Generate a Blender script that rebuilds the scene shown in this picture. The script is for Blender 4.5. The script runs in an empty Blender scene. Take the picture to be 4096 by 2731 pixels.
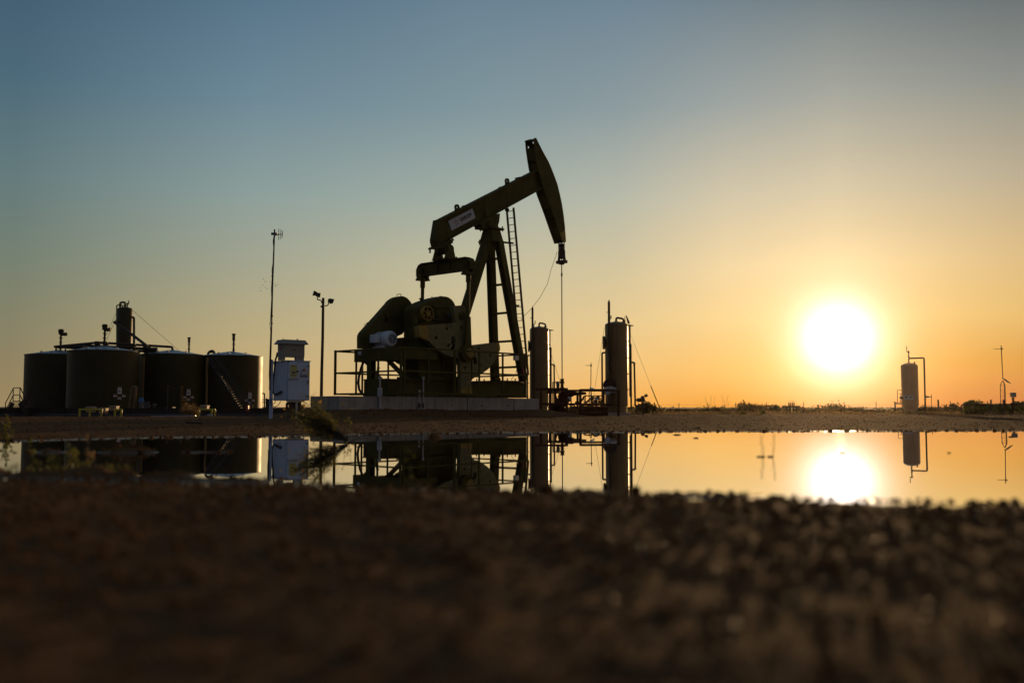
import bpy, math, random
import numpy as np
from mathutils import Vector, Matrix, noise as mnoise
from mathutils.geometry import tessellate_polygon
R = math.radians
SC = bpy.context.scene
COL = SC.collection
random.seed(7)
RNG = np.random.default_rng(7)

# ------------------------------------------------------------------ camera
F = 3982.0                     # focal length in photo pixels (4096 wide)
PITCH = math.atan(271.5 / F)
CAMZ = 0.35
cam = bpy.data.cameras.new('camera')
cam_o = bpy.data.objects.new('camera', cam)
COL.objects.link(cam_o)
cam.sensor_width = 36.0
cam.lens = 36.0 * F / 4096.0
cam.clip_start = 0.05
cam.clip_end = 6000
cam_o.location = (0, 0, CAMZ)
cam_o.rotation_euler = (R(90) + PITCH, 0, 0)
cam.dof.use_dof = True
cam.dof.focus_distance = 42.0
cam.dof.aperture_fstop = 1.15
SC.camera = cam_o

# ------------------------------------------------------------------ sky
SUN_AZ, SUN_EL = 18.2, 3.85
AZ = [-45, -33, -21, -12, -6, 0, 9]
EL = [0, 2.5, 5, 8, 12, 17, 24]
SKY = [[(0.337, 0.241, 0.11), (0.275, 0.224, 0.123), (0.227, 0.223, 0.14), (0.174, 0.215, 0.166), (0.127, 0.195, 0.202), (0.073, 0.143, 0.193), (0.045, 0.09, 0.145)], [(0.6, 0.396, 0.173), (0.546, 0.403, 0.19), (0.461, 0.391, 0.219), (0.361, 0.367, 0.267), (0.26, 0.34, 0.324), (0.154, 0.247, 0.306), (0.078, 0.153, 0.232)], [(0.788, 0.473, 0.174), (0.715, 0.517, 0.248), (0.642, 0.52, 0.291), (0.552, 0.507, 0.331), (0.361, 0.42, 0.365), (0.211, 0.299, 0.332), (0.127, 0.206, 0.28)], [(0.88, 0.39, 0.074), (0.855, 0.529, 0.191), (0.778, 0.574, 0.279), (0.64, 0.542, 0.333), (0.464, 0.48, 0.393), (0.257, 0.325, 0.343), (0.134, 0.213, 0.289)], [(0.792, 0.301, 0.02), (0.851, 0.486, 0.129), (0.898, 0.625, 0.264), (0.856, 0.657, 0.36), (0.629, 0.556, 0.396), (0.331, 0.368, 0.355), (0.12, 0.185, 0.24)], [(0.674, 0.244, 0.02), (0.79, 0.386, 0.048), (0.913, 0.6, 0.21), (0.934, 0.695, 0.347), (0.69, 0.586, 0.393), (0.381, 0.387, 0.341), (0.09, 0.145, 0.185)], [(0.587, 0.174, 0.05), (0.698, 0.325, 0.06), (0.782, 0.499, 0.168), (0.711, 0.505, 0.241), (0.499, 0.422, 0.291), (0.263, 0.278, 0.255), (0.045, 0.075, 0.105)]]
BEHIND = [(0.156, 0.112, 0.099), (0.148, 0.119, 0.119), (0.125, 0.125, 0.145), (0.109, 0.125, 0.165), (0.094, 0.119, 0.165), (0.078, 0.106, 0.152), (0.062, 0.086, 0.132)]
ZENITH = (0.06, 0.09, 0.13, 1)
world = bpy.data.worlds.new('World')
SC.world = world
world.use_nodes = True
wt = world.node_tree
wn = wt.nodes
wl = wt.links
bg = wn['Background']

def mnode(op, a=None, b=None, c=None):
    n = wn.new('ShaderNodeMath')
    n.operation = op
    for i, v in enumerate((a, b, c)):
        if v is None:
            continue
        if isinstance(v, (int, float)):
            n.inputs[i].default_value = v
        else:
            wl.new(v, n.inputs[i])
    return n.outputs[0]

tc = wn.new('ShaderNodeTexCoord')
sep = wn.new('ShaderNodeSeparateXYZ')
wl.new(tc.outputs['Generated'], sep.inputs[0])
el = mnode('MULTIPLY', mnode('ARCSINE', sep.outputs[2]), 180 / math.pi)
az = mnode('SUBTRACT', mnode('MULTIPLY', mnode('ARCTAN2', sep.outputs[0], sep.outputs[1]), 180 / math.pi), SUN_AZ)
elf = mnode('DIVIDE', el, 60.0)

def ramp(cols):
    n = wn.new('ShaderNodeValToRGB')
    cr = n.color_ramp
    cr.interpolation = 'B_SPLINE' if False else 'LINEAR'
    while len(cr.elements) < len(cols) + 1:
        cr.elements.new(0.5)
    for i, (e, c) in enumerate(zip(EL, cols)):
        cr.elements[i].position = e / 60.0
        cr.elements[i].color = (c[0], c[1], c[2], 1)
    cr.elements[len(cols)].position = 1.0
    cr.elements[len(cols)].color = ZENITH
    wl.new(elf, n.inputs[0])
    return n.outputs[0]

def mixc(fac, a, b):
    n = wn.new('ShaderNodeMix')
    n.data_type = 'RGBA'
    wl.new(fac, n.inputs[0])
    wl.new(a, n.inputs[6])
    wl.new(b, n.inputs[7])
    return n.outputs[2]

def maprange(v, a, b, smooth=False):
    n = wn.new('ShaderNodeMapRange')
    n.interpolation_type = 'SMOOTHSTEP' if smooth else 'LINEAR'
    wl.new(v, n.inputs[0])
    n.inputs[1].default_value = a
    n.inputs[2].default_value = b
    return n.outputs[0]

beh = ramp(BEHIND)
cur = mixc(maprange(az, -120, AZ[0], True), beh, ramp(SKY[0]))
for i in range(1, len(AZ)):
    cur = mixc(maprange(az, AZ[i - 1], AZ[i]), cur, ramp(SKY[i]))
cur = mixc(maprange(az, 25, 150, True), cur, beh)
# the aureole of the low sun in hazy air
sd = Vector((math.sin(R(SUN_AZ)) * math.cos(R(SUN_EL)), math.cos(R(SUN_AZ)) * math.cos(R(SUN_EL)), math.sin(R(SUN_EL))))
dt = wn.new('ShaderNodeVectorMath')
dt.operation = 'DOT_PRODUCT'
wl.new(tc.outputs['Generated'], dt.inputs[0])
dt.inputs[1].default_value = sd
sang = mnode('MULTIPLY', mnode('ARCCOSINE', mnode('MINIMUM', dt.outputs['Value'], 1.0)), 180 / math.pi)
def gauss(sig, amp):
    q = mnode('DIVIDE', sang, sig)
    return mnode('MULTIPLY', mnode('EXPONENT', mnode('MULTIPLY', mnode('MULTIPLY', q, q), -1.0)), amp)
glow = mnode('ADD', gauss(1.5, 1.5), mnode('ADD', mnode('ADD', gauss(2.5, 0.50), gauss(4.8, 0.085)), gauss(0.7, 6.0)))
gl = wn.new('ShaderNodeVectorMath')
gl.operation = 'SCALE'
gl.inputs[0].default_value = (1.0, 0.95, 0.97)
wl.new(glow, gl.inputs['Scale'])
addn = wn.new('ShaderNodeVectorMath')
addn.operation = 'ADD'
wl.new(cur, addn.inputs[0])
wl.new(gl.outputs[0], addn.inputs[1])
# physical sky as a faint base under it
sky = wn.new('ShaderNodeTexSky')
sky.sky_type = 'NISHITA'
sky.sun_disc = False
sky.sun_elevation = R(SUN_EL)
sky.sun_rotation = R(SUN_AZ)
sky.dust_density = 3.0
nsk = wn.new('ShaderNodeVectorMath')
nsk.operation = 'SCALE'
nsk.inputs['Scale'].default_value = 0.0005
wl.new(sky.outputs[0], nsk.inputs[0])
add2 = wn.new('ShaderNodeVectorMath')
add2.operation = 'ADD'
wl.new(addn.outputs[0], add2.inputs[0])
wl.new(nsk.outputs[0], add2.inputs[1])
wl.new(add2.outputs[0], bg.inputs[0])
bg.inputs[1].default_value = 1.0

# ------------------------------------------------------------------ sun
sun = bpy.data.lights.new('sun', 'SUN')
sun.energy = 2.6
sun.angle = R(0.5)
sun.color = (1.0, 0.62, 0.28)
sun_o = bpy.data.objects.new('sun', sun)
COL.objects.link(sun_o)
sun_o.rotation_euler = sd.to_track_quat('Z', 'Y').to_euler()

SC.view_settings.view_transform = 'Standard'
SC.view_settings.look = 'None'
SC.view_settings.exposure = 0.0
SC.view_settings.gamma = 1.0
SC.cycles.use_denoising = True
SC.cycles.max_bounces = 6
SC.cycles.diffuse_bounces = 2
SC.cycles.glossy_bounces = 4
SC.cycles.transmission_bounces = 4
SC.cycles.transparent_max_bounces = 12
SC.cycles.volume_bounces = 0
SC.cycles.sample_clamp_indirect = 8.0
SC.cycles.caustics_reflective = False
SC.cycles.caustics_refractive = False

# ------------------------------------------------------------------ materials
def new_mat(name):
    m = bpy.data.materials.new(name)
    m.use_nodes = True
    return m, m.node_tree.nodes, m.node_tree.links, m.node_tree.nodes['Principled BSDF']

def mat(name, col, rough=0.6, metal=0.0, var=0.25, scale=3.0, bump=0.0, bscale=30.0, streak=0.0, dirt=None, spec=0.5):
    m, n, l, p = new_mat(name)
    p.inputs['Roughness'].default_value = rough
    p.inputs['Metallic'].default_value = metal
    p.inputs['Specular IOR Level'].default_value = spec
    tcn = n.new('ShaderNodeTexCoord')
    nz = n.new('ShaderNodeTexNoise')
    nz.inputs['Scale'].default_value = scale
    nz.inputs['Detail'].default_value = 6
    nz.inputs['Roughness'].default_value = 0.65
    l.new(tcn.outputs['Object'], nz.inputs['Vector'])
    cr = n.new('ShaderNodeValToRGB')
    cr.color_ramp.elements[0].position = 0.3
    cr.color_ramp.elements[1].position = 0.72
    d = dirt if dirt else tuple(c * (1 - var) for c in col)
    cr.color_ramp.elements[0].color = (*d, 1)
    cr.color_ramp.elements[1].color = (*[min(1, c * (1 + var * 0.6)) for c in col], 1)
    l.new(nz.outputs['Fac'], cr.inputs[0])
    out = cr.outputs[0]
    if streak > 0:
        mp = n.new('ShaderNodeMapping')
        mp.inputs['Scale'].default_value = (9, 9, 0.5)
        l.new(tcn.outputs['Object'], mp.inputs[0])
        n2 = n.new('ShaderNodeTexNoise')
        n2.inputs['Scale'].default_value = 1.6
        n2.inputs['Detail'].default_value = 4
        l.new(mp.outputs[0], n2.inputs['Vector'])
        c2 = n.new('ShaderNodeValToRGB')
        c2.color_ramp.elements[0].position = 0.52
        c2.color_ramp.elements[1].position = 0.75
        c2.color_ramp.elements[0].color = (1, 1, 1, 1)
        c2.color_ramp.elements[1].color = (1 - streak, 1 - streak * 1.15, 1 - streak * 1.3, 1)
        l.new(n2.outputs['Fac'], c2.inputs[0])
        mx = n.new('ShaderNodeMix')
        mx.data_type = 'RGBA'
        mx.blend_type = 'MULTIPLY'
        mx.inputs[0].default_value = 1
        l.new(out, mx.inputs[6])
        l.new(c2.outputs[0], mx.inputs[7])
        out = mx.outputs[2]
    l.new(out, p.inputs['Base Color'])
    r = n.new('ShaderNodeMapRange')
    r.inputs[3].default_value = max(0.02, rough - 0.12)
    r.inputs[4].default_value = min(1, rough + 0.15)
    l.new(nz.outputs['Fac'], r.inputs[0])
    l.new(r.outputs[0], p.inputs['Roughness'])
    if bump > 0:
        n3 = n.new('ShaderNodeTexNoise')
        n3.inputs['Scale'].default_value = bscale
        n3.inputs['Detail'].default_value = 4
        l.new(tcn.outputs['Object'], n3.inputs['Vector'])
        b = n.new('ShaderNodeBump')
        b.inputs['Strength'].default_value = bump
        b.inputs['Distance'].default_value = 0.02
        l.new(n3.outputs['Fac'], b.inputs['Height'])
        l.new(b.outputs[0], p.inputs['Normal'])
    return m

def leaf_mat(name, col, trans, tw=0.5, var=0.5):
    m, n, l, p = new_mat(name)
    out = n['Material Output']
    g = n.new('ShaderNodeNewGeometry')
    cr = n.new('ShaderNodeValToRGB')
    cr.color_ramp.elements[0].color = (*[c * (1 - var) for c in col], 1)
    cr.color_ramp.elements[1].color = (*[c * (1 + var) for c in col], 1)
    l.new(g.outputs['Random Per Island'], cr.inputs[0])
    l.new(cr.outputs[0], p.inputs['Base Color'])
    p.inputs['Roughness'].default_value = 0.6
    p.inputs['Specular IOR Level'].default_value = 0.25
    t = n.new('ShaderNodeBsdfTranslucent')
    t.inputs[0].default_value = (*trans, 1)
    mx = n.new('ShaderNodeMixShader')
    mx.inputs[0].default_value = tw
    l.new(p.outputs[0], mx.inputs[1])
    l.new(t.outputs[0], mx.inputs[2])
    l.new(mx.outputs[0], out.inputs[0])
    return m

M = {}
M['olive'] = mat('olive_paint', (0.10, 0.082, 0.024), 0.68, 0, 0.35, 1.3, 0.05, 60, 0.35, None, 0.08)
M['olive2'] = mat('olive_machine_paint', (0.105, 0.085, 0.028), 0.68, 0, 0.4, 2.2, 0.15, 40, 0.3, None, 0.08)
M['cast'] = mat('weathered_cast_weight', (0.20, 0.165, 0.062), 0.75, 0, 0.45, 9, 0.4, 50, 0.25)
M['yellow'] = mat('yellow_safety_paint', (0.29, 0.18, 0.016), 0.6, 0, 0.35, 4, 0.1, 50, 0.3)
M['hole'] = mat('dark_cavity_shade', (0.03, 0.016, 0.01), 0.9, 0, 0.4, 8)  # near-black stands in for the shade inside holes; fire tube flange shares it
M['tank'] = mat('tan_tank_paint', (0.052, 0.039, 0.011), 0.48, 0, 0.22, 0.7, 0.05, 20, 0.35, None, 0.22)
M['roof'] = mat('galvanised_roof', (0.34, 0.36, 0.38), 0.42, 0.4, 0.2, 2.0, 0.1, 25)
M['vessel'] = mat('brown_vessel_paint', (0.17, 0.095, 0.022), 0.34, 0, 0.25, 1.2, 0.05, 30, 0.4)
M['vessel2'] = mat('beige_vessel_paint', (0.58, 0.36, 0.21), 0.6, 0, 0.15, 1.2, 0.05, 30, 0.2)
M['pipe'] = mat('rusted_pipe', (0.055, 0.034, 0.022), 0.7, 0.2, 0.5, 6, 0.3, 60)
M['steel'] = mat('grey_steel', (0.16, 0.15, 0.14), 0.5, 0.6, 0.3, 5)
M['galv'] = mat('galvanised_conduit', (0.42, 0.43, 0.45), 0.45, 0.5, 0.2, 6)
M['white'] = mat('white_enamel', (0.46, 0.54, 0.68), 0.45, 0, 0.1, 2.5, 0.02, 30, 0.12)
M['motor'] = mat('white_motor_paint', (0.60, 0.62, 0.64), 0.5, 0, 0.15, 4, 0.05, 30, 0.2)
M['beige'] = mat('beige_cabinet_paint', (0.27, 0.25, 0.21), 0.55, 0, 0.12, 3, 0.02, 30, 0.15)
M['sign'] = mat('sign_face', (0.60, 0.60, 0.60), 0.5, 0, 0.06, 4)
M['plate'] = mat('plate_face', (0.44, 0.46, 0.50), 0.5, 0, 0.08, 4)
M['ink'] = mat('black_ink', (0.02, 0.02, 0.022), 0.6, 0, 0.1, 4)
M['greyink'] = mat('grey_ink', (0.12, 0.12, 0.13), 0.6, 0, 0.1, 4)
M['red'] = mat('red_paint', (0.33, 0.035, 0.03), 0.5, 0, 0.2, 4)
M['blue'] = mat('blue_paint', (0.03, 0.07, 0.32), 0.5, 0, 0.2, 4)
M['bluecap'] = mat('blue_plastic', (0.06, 0.15, 0.34), 0.4, 0, 0.2, 4)
M['orange'] = mat('orange_plastic', (0.55, 0.14, 0.04), 0.5, 0, 0.2, 4)
M['note'] = mat('yellow_notice', (0.50, 0.44, 0.14), 0.6, 0, 0.1, 4)
M['black'] = mat('black_rubber', (0.015, 0.014, 0.013), 0.5, 0, 0.3, 6)
M['concrete'] = mat('weathered_concrete', (0.36, 0.32, 0.27), 0.9, 0, 0.28, 1.6, 0.35, 22, 0.45)
M['wood'] = mat('grey_brown_wood', (0.12, 0.075, 0.045), 0.85, 0, 0.4, 3, 0.4, 30, 0.5)
M['tanbox'] = mat('tan_plastic', (0.42, 0.26, 0.15), 0.6, 0, 0.2, 4)
M['barrier'] = mat('yellow_barrier_paint', (0.62, 0.47, 0.03), 0.5, 0, 0.2, 4)
M['lamp'] = mat('lamp_glass', (0.5, 0.5, 0.45), 0.15, 0, 0.1, 4)
M['solar'] = mat('solar_glass', (0.10, 0.13, 0.16), 0.15, 0, 0.2, 8)
M['stone'] = mat('gravel_stone', (0.20, 0.09, 0.034), 0.85, 0, 0.75, 7, 0.3, 80, 0, None, 0.012)
M['rustred'] = mat('red_rust_pipe', (0.085, 0.036, 0.02), 0.75, 0, 0.4, 6, 0.3, 60, 0, None, 0.1)
M['pale'] = mat('pale_rock', (0.33, 0.26, 0.22), 0.85, 0, 0.3, 8, 0.3, 60)
M['leaf'] = leaf_mat('green_leaf', (0.045, 0.06, 0.016), (0.20, 0.20, 0.03), 0.4)
M['dry'] = leaf_mat('dry_stalk', (0.17, 0.12, 0.06), (0.34, 0.22, 0.08), 0.4)
M['scrub'] = leaf_mat('scrub_leaf', (0.045, 0.042, 0.018), (0.13, 0.10, 0.03), 0.35)
M['weed'] = leaf_mat('weed_leaf', (0.055, 0.062, 0.02), (0.20, 0.19, 0.04), 0.45)
M['flower'] = leaf_mat('yellow_flower', (0.45, 0.28, 0.03), (0.6, 0.36, 0.03), 0.5)
M['twig'] = mat('brown_twig', (0.05, 0.035, 0.02), 0.8, 0, 0.3, 20)

# ------------------------------------------------------------------ mesh kit
class MB:
    def __init__(s):
        s.v = []
        s.f = []
        s.m = []
        s.p = []
    def add(s, vs, fs, mi=0):
        o = len(s.v)
        s.p.append((o, len(s.f)))
        s.v += [Vector(v) for v in vs]
        s.f += [[o + i for i in f] for f in fs]
        s.m += [mi] * len(fs)
        return s
    def boxp(s, x0, x1, y0, y1, z0, z1, mi=0, mtx=None):
        vs = [Vector((x, y, z)) for z in (z0, z1) for y in (y0, y1) for x in (x0, x1)]
        if mtx:
            vs = [mtx @ v for v in vs]
        return s.add(vs, [(0, 2, 3, 1), (4, 5, 7, 6), (0, 1, 5, 4), (2, 6, 7, 3), (0, 4, 6, 2), (1, 3, 7, 5)], mi)
    def box(s, c, d, mi=0, mtx=None):
        c = Vector(c)
        m = Matrix.Translation(c) @ mtx.to_4x4() if mtx else Matrix.Translation(c)
        return s.boxp(-d[0] / 2, d[0] / 2, -d[1] / 2, d[1] / 2, -d[2] / 2, d[2] / 2, mi, m)
    def frame(s, p0, p1, up=(0, 0, 1)):
        z = (Vector(p1) - Vector(p0)).normalized()
        u = Vector(up)
        if abs(z.dot(u)) > 0.97:
            u = Vector((1, 0, 0))
        x = u.cross(z).normalized()
        y = z.cross(x)
        return x, y, z
    def bar(s, p0, p1, w, h=None, up=(0, 0, 1), mi=0, w1=None, h1=None):
        h = h or w
        w1 = w1 or w
        h1 = h1 or h
        p0 = Vector(p0)
        p1 = Vector(p1)
        x, y, z = s.frame(p0, p1, up)
        vs = []
        for p, a, b in ((p0, w, h), (p1, w1, h1)):
            for i, j in ((-1, -1), (1, -1), (1, 1), (-1, 1)):
                vs.append(p + x * (i * a / 2) + y * (j * b / 2))
        return s.add(vs, [(3, 2, 1, 0), (4, 5, 6, 7), (0, 1, 5, 4), (1, 2, 6, 5), (2, 3, 7, 6), (3, 0, 4, 7)], mi)
    def ibeam(s, p0, p1, w, h, t=0.04, up=(0, 0, 1), mi=0):
        p0 = Vector(p0)
        p1 = Vector(p1)
        x, y, z = s.frame(p0, p1, up)
        s.bar(p0, p1, t, h - 2 * t, up, mi)
        for k in (-1, 1):
            o = y * (k * (h / 2 - t / 2))
            s.bar(p0 + o, p1 + o, w, t, up, mi)
        return s
    def cyl(s, p0, p1, r0, r1=None, n=16, mi=0, cap=True):
        r1 = r0 if r1 is None else r1
        p0 = Vector(p0)
        p1 = Vector(p1)
        x, y, z = s.frame(p0, p1)
        vs = []
        for p, r in ((p0, r0), (p1, r1)):
            for i in range(n):
                a = 2 * math.pi * i / n
                vs.append(p + x * (r * math.cos(a)) + y * (r * math.sin(a)))
        fs = [(i, (i + 1) % n, n + (i + 1) % n, n + i) for i in range(n)]
        if cap:
            fs += [tuple(range(n - 1, -1, -1)), tuple(range(n, 2 * n))]
        return s.add(vs, fs, mi)
    def ring(s, p0, p1, ro, ri, n=24, mi=0):
        p0 = Vector(p0)
        p1 = Vector(p1)
        x, y, z = s.frame(p0, p1)
        vs = []
        for p, r in ((p0, ro), (p1, ro), (p1, ri), (p0, ri)):
            for i in range(n):
                a = 2 * math.pi * i / n
                vs.append(p + x * (r * math.cos(a)) + y * (r * math.sin(a)))
        fs = []
        for k in range(4):
            o, q = k * n, ((k + 1) % 4) * n
            fs += [(o + i, o + (i + 1) % n, q + (i + 1) % n, q + i) for i in range(n)]
        return s.add(vs, fs, mi)
    def tube(s, pts, r, n=8, mi=0, fil=0.0, closed=False, r1=None):
        P = [Vector(p) for p in pts]
        if fil > 0 and len(P) > 2:
            Q = [P[0]]
            for i in range(1, len(P) - 1):
                a = (P[i - 1] - P[i])
                b = (P[i + 1] - P[i])
                f = min(fil, a.length * 0.45, b.length * 0.45)
                A = P[i] + a.normalized() * f
                B = P[i] + b.normalized() * f
                for k in range(5):
                    t = k / 4
                    Q.append(A * (1 - t) ** 2 + P[i] * (2 * t * (1 - t)) + B * t * t)
            Q.append(P[-1])
            P = Q
        N = len(P)
        vs = []
        px = None
        for i in range(N):
            if i == 0:
                t = P[1] - P[0]
            elif i == N - 1:
                t = P[-1] - P[-2]
            else:
                t = (P[i + 1] - P[i]).normalized() + (P[i] - P[i - 1]).normalized()
            if t.length < 1e-9:
                t = Vector((0, 0, 1))
            t.normalize()
            if px is None:
                u = Vector((0, 0, 1)) if abs(t.z) < 0.9 else Vector((1, 0, 0))
                x = u.cross(t).normalized()
            else:
                x = (px - t * px.dot(t))
                x = x.normalized() if x.length > 1e-6 else Vector((1, 0, 0))
            px = x
            y = t.cross(x)
            rr = r if r1 is None else r + (r1 - r) * i / (N - 1)
            for k in range(n):
                a = 2 * math.pi * k / n
                vs.append(P[i] + x * (rr * math.cos(a)) + y * (rr * math.sin(a)))
        fs = []
        for i in range(N - 1):
            for k in range(n):
                fs.append((i * n + k, i * n + (k + 1) % n, (i + 1) * n + (k + 1) % n, (i + 1) * n + k))
        fs += [tuple(range(n - 1, -1, -1)), tuple(range((N - 1) * n, N * n))]
        return s.add(vs, fs, mi)
    def lathe(s, c, prof, n=32, mi=0):
        c = Vector(c)
        vs = []
        for r, z in prof:
            for i in range(n):
                a = 2 * math.pi * i / n
                vs.append(c + Vector((max(r, 1e-4) * math.cos(a), max(r, 1e-4) * math.sin(a), z)))
        fs = []
        for j in range(len(prof) - 1):
            for i in range(n):
                fs.append((j * n + i, j * n + (i + 1) % n, (j + 1) * n + (i + 1) % n, (j + 1) * n + i))
        fs += [tuple(range(n - 1, -1, -1)), tuple(range((len(prof) - 1) * n, len(prof) * n))]
        return s.add(vs, fs, mi)
    def prism(s, poly, off, holes=(), mi=0):
        loops = [[Vector(p) for p in poly]] + [[Vector(p) for p in h] for h in holes]
        off = Vector(off)
        tri = tessellate_polygon(loops)
        flat = [p for lp_ in loops for p in lp_]
        n = len(flat)
        fs = [tuple(t) for t in tri] + [tuple(n + i for i in reversed(t)) for t in tri]
        o = 0
        for lp_ in loops:
            k = len(lp_)
            for i in range(k):
                a, b = o + i, o + (i + 1) % k
                fs.append((a, b, n + b, n + a))
            o += k
        return s.add(flat + [p + off for p in flat], fs, mi)
    def blob(s, c, d, seed=0, mi=0, jit=0.18):
        t = (1 + 5 ** 0.5) / 2
        vs = [(-1, t, 0), (1, t, 0), (-1, -t, 0), (1, -t, 0), (0, -1, t), (0, 1, t), (0, -1, -t), (0, 1, -t), (t, 0, -1), (t, 0, 1), (-t, 0, -1), (-t, 0, 1)]
        fs = [(0, 11, 5), (0, 5, 1), (0, 1, 7), (0, 7, 10), (0, 10, 11), (1, 5, 9), (5, 11, 4), (11, 10, 2), (10, 7, 6), (7, 1, 8), (3, 9, 4), (3, 4, 2), (3, 2, 6), (3, 6, 8), (3, 8, 9), (4, 9, 5), (2, 4, 11), (6, 2, 10), (8, 6, 7), (9, 8, 1)]
        V = [Vector(v).normalized() for v in vs]
        E = {}
        F2 = []
        def mid(a, b):
            k = (min(a, b), max(a, b))
            if k not in E:
                E[k] = len(V)
                V.append(((V[a] + V[b]) / 2).normalized())
            return E[k]
        for a, b, q in fs:
            x, y, z = mid(a, b), mid(b, q), mid(q, a)
            F2 += [(a, x, z), (b, y, x), (q, z, y), (x, y, z)]
        rr = random.Random(seed)
        o = Vector((rr.random() * 50, rr.random() * 50, 3))
        out = []
        for v in V:
            k = 1 + jit * mnoise.noise(v * 1.6 + o) * 2
            out.append(Vector(c) + Vector((v.x * d[0] / 2 * k, v.y * d[1] / 2 * k, v.z * d[2] / 2 * k)))
        return s.add(out, F2, mi)
    def pieces(s, tol=0.012):
        # groups of touching primitives, each one a piece of its own
        st = s.p + [(len(s.v), len(s.f))]
        bb = []
        for (a, _), (b, _) in zip(st[:-1], st[1:]):
            v = s.v[a:b]
            bb.append([[min(q[i] for q in v) - tol for i in range(3)], [max(q[i] for q in v) + tol for i in range(3)]])
        n = len(bb)
        par = list(range(n))
        def find(i):
            while par[i] != i:
                i = par[i]
            return i
        for i in range(n):
            for j in range(i):
                if all(bb[i][0][k] <= bb[j][1][k] and bb[j][0][k] <= bb[i][1][k] for k in range(3)):
                    par[find(i)] = find(j)
        grp = {}
        for i in range(n):
            grp.setdefault(find(i), []).append(i)
        out = []
        for g in grp.values():
            m = MB()
            for i in g:
                (a, fa), (b, fb) = st[i], st[i + 1]
                m.add(s.v[a:b], [[k - a for k in f] for f in s.f[fa:fb]])
                m.m[-(fb - fa):] = s.m[fa:fb]
            out.append(m)
        return out
    def build(s, name, mats, parent=None, local=False, smooth=35, bevel=0):
        if parent is not None and name not in WHOLE and 1 < len(s.p) < 400:
            ps = s.pieces()
            if 1 < len(ps) <= 30:
                os_ = [q.build1(name, mats, parent, local, smooth, bevel) for q in ps]
                return max(os_, key=lambda o: max(o.dimensions))
        return s.build1(name, mats, parent, local, smooth, bevel)
    def build1(s, name, mats, parent=None, local=False, smooth=35, bevel=0):
        me = bpy.data.meshes.new(name)
        vs = s.v
        if parent is not None and not local:
            inv = ROOT.get(parent.name)
            if inv is not None:
                vs = [inv @ v for v in vs]
        me.from_pydata([tuple(v) for v in vs], [], s.f)
        if not isinstance(mats, (list, tuple)):
            mats = [mats]
        for mm in mats:
            me.materials.append(mm)
        if len(mats) > 1:
            me.polygons.foreach_set('material_index', s.m)
        import bmesh
        bm = bmesh.new()
        bm.from_mesh(me)
        bmesh.ops.recalc_face_normals(bm, faces=bm.faces)
        bm.to_mesh(me)
        bm.free()
        if smooth:
            me.polygons.foreach_set('use_smooth', [True] * len(me.polygons))
            me.set_sharp_from_angle(angle=R(smooth))
        me.update()
        o = bpy.data.objects.new(name, me)
        COL.objects.link(o)
        if parent is not None:
            o.parent = parent
            if parent.name in ROOT:
                ROOT[o.name] = ROOT[parent.name]
        if bevel:
            b = o.modifiers.new('bevel', 'BEVEL')
            b.width = bevel
            b.segments = 2
            b.limit_method = 'ANGLE'
            b.angle_limit = R(40)
        return o

ROOT = {}
WHOLE = {'tread', 'floating_debris', 'grille_slot', 'branch', 'stalk', 'stem', 'printed_line', 'grille', 'lattice', 'antenna', 'yagi_antenna', 'roof', 'star_mark', 'stairway', 'guy_wire', 'ladder', 'horse_head', 'walking_beam', 'wheel'}
def tag(o, label, cat, group=None):
    o['label'] = label
    o['category'] = cat
    if group:
        o['group'] = group
    return o
def thing(name, label, cat, loc=(0, 0, 0), rz=0.0, group=None):
    o = bpy.data.objects.new(name, None)
    o.empty_display_size = 0.2
    COL.objects.link(o)
    o.location = loc
    o.rotation_euler = (0, 0, rz)
    ROOT[o.name] = (Matrix.Translation(Vector(loc)) @ Matrix.Rotation(rz, 4, 'Z')).inverted()
    return tag(o, label, cat, group)
def setting(o, kind='structure'):
    o['kind'] = kind
    return o

# a photo pixel at a known distance -> the point in the place
def ray(px, py):
    cx = (px - 2048) / F
    cy = -(py - 1365.5) / F
    d = Vector((cx, math.cos(PITCH) - cy * math.sin(PITCH), math.sin(PITCH) + cy * math.cos(PITCH)))
    return d / d.y
def wp(pt, d):
    v = ray(*pt)
    return Vector((v.x * d, d, CAMZ + v.z * d))
def zm(x0, y0, s):
    return lambda x, y: (x0 + x / s, y0 + y / s)
def zs(f, pts):
    return [f(*p) for p in pts]

# ------------------------------------------------------------------ ground
def hsh(ix, iy, s):
    h = (ix.astype(np.int64) * 374761393 + iy.astype(np.int64) * 668265263 + s * 974634777) & 0xffffffff
    h = ((h ^ (h >> 13)) * 1274126177) & 0xffffffff
    h = h ^ (h >> 16)
    return (h & 0xffff) / 65535.0
def vn(x, y, s=0):
    ix = np.floor(x)
    iy = np.floor(y)
    fx = x - ix
    fy = y - iy
    fx = fx * fx * (3 - 2 * fx)
    fy = fy * fy * (3 - 2 * fy)
    a = hsh(ix, iy, s)
    b = hsh(ix + 1, iy, s)
    c = hsh(ix, iy + 1, s)
    d = hsh(ix + 1, iy + 1, s)
    return (a + (b - a) * fx) * (1 - fy) + (c + (d - c) * fx) * fy - 0.5
def fbm(x, y, s=0, o=4):
    r = 0
    a = 1.0
    for k in range(o):
        r = r + a * vn(x * 2 ** k, y * 2 ** k, s + k)
        a *= 0.5
    return r
def sst(a, b, v):
    t = np.clip((v - a) / (b - a), 0, 1)
    return t * t * (3 - 2 * t)
NEAR = [(-600, 1886), (0, 1892), (1000, 1918), (1500, 1930), (2200, 1945), (3000, 1968), (3400, 1980), (4096, 1986), (4700, 1990)]
FARE = [(-600, 1772), (0, 1765), (600, 1752), (1190, 1744), (1500, 1736), (2550, 1727), (3300, 1723.5), (4096, 1722), (4700, 1722)]
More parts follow.
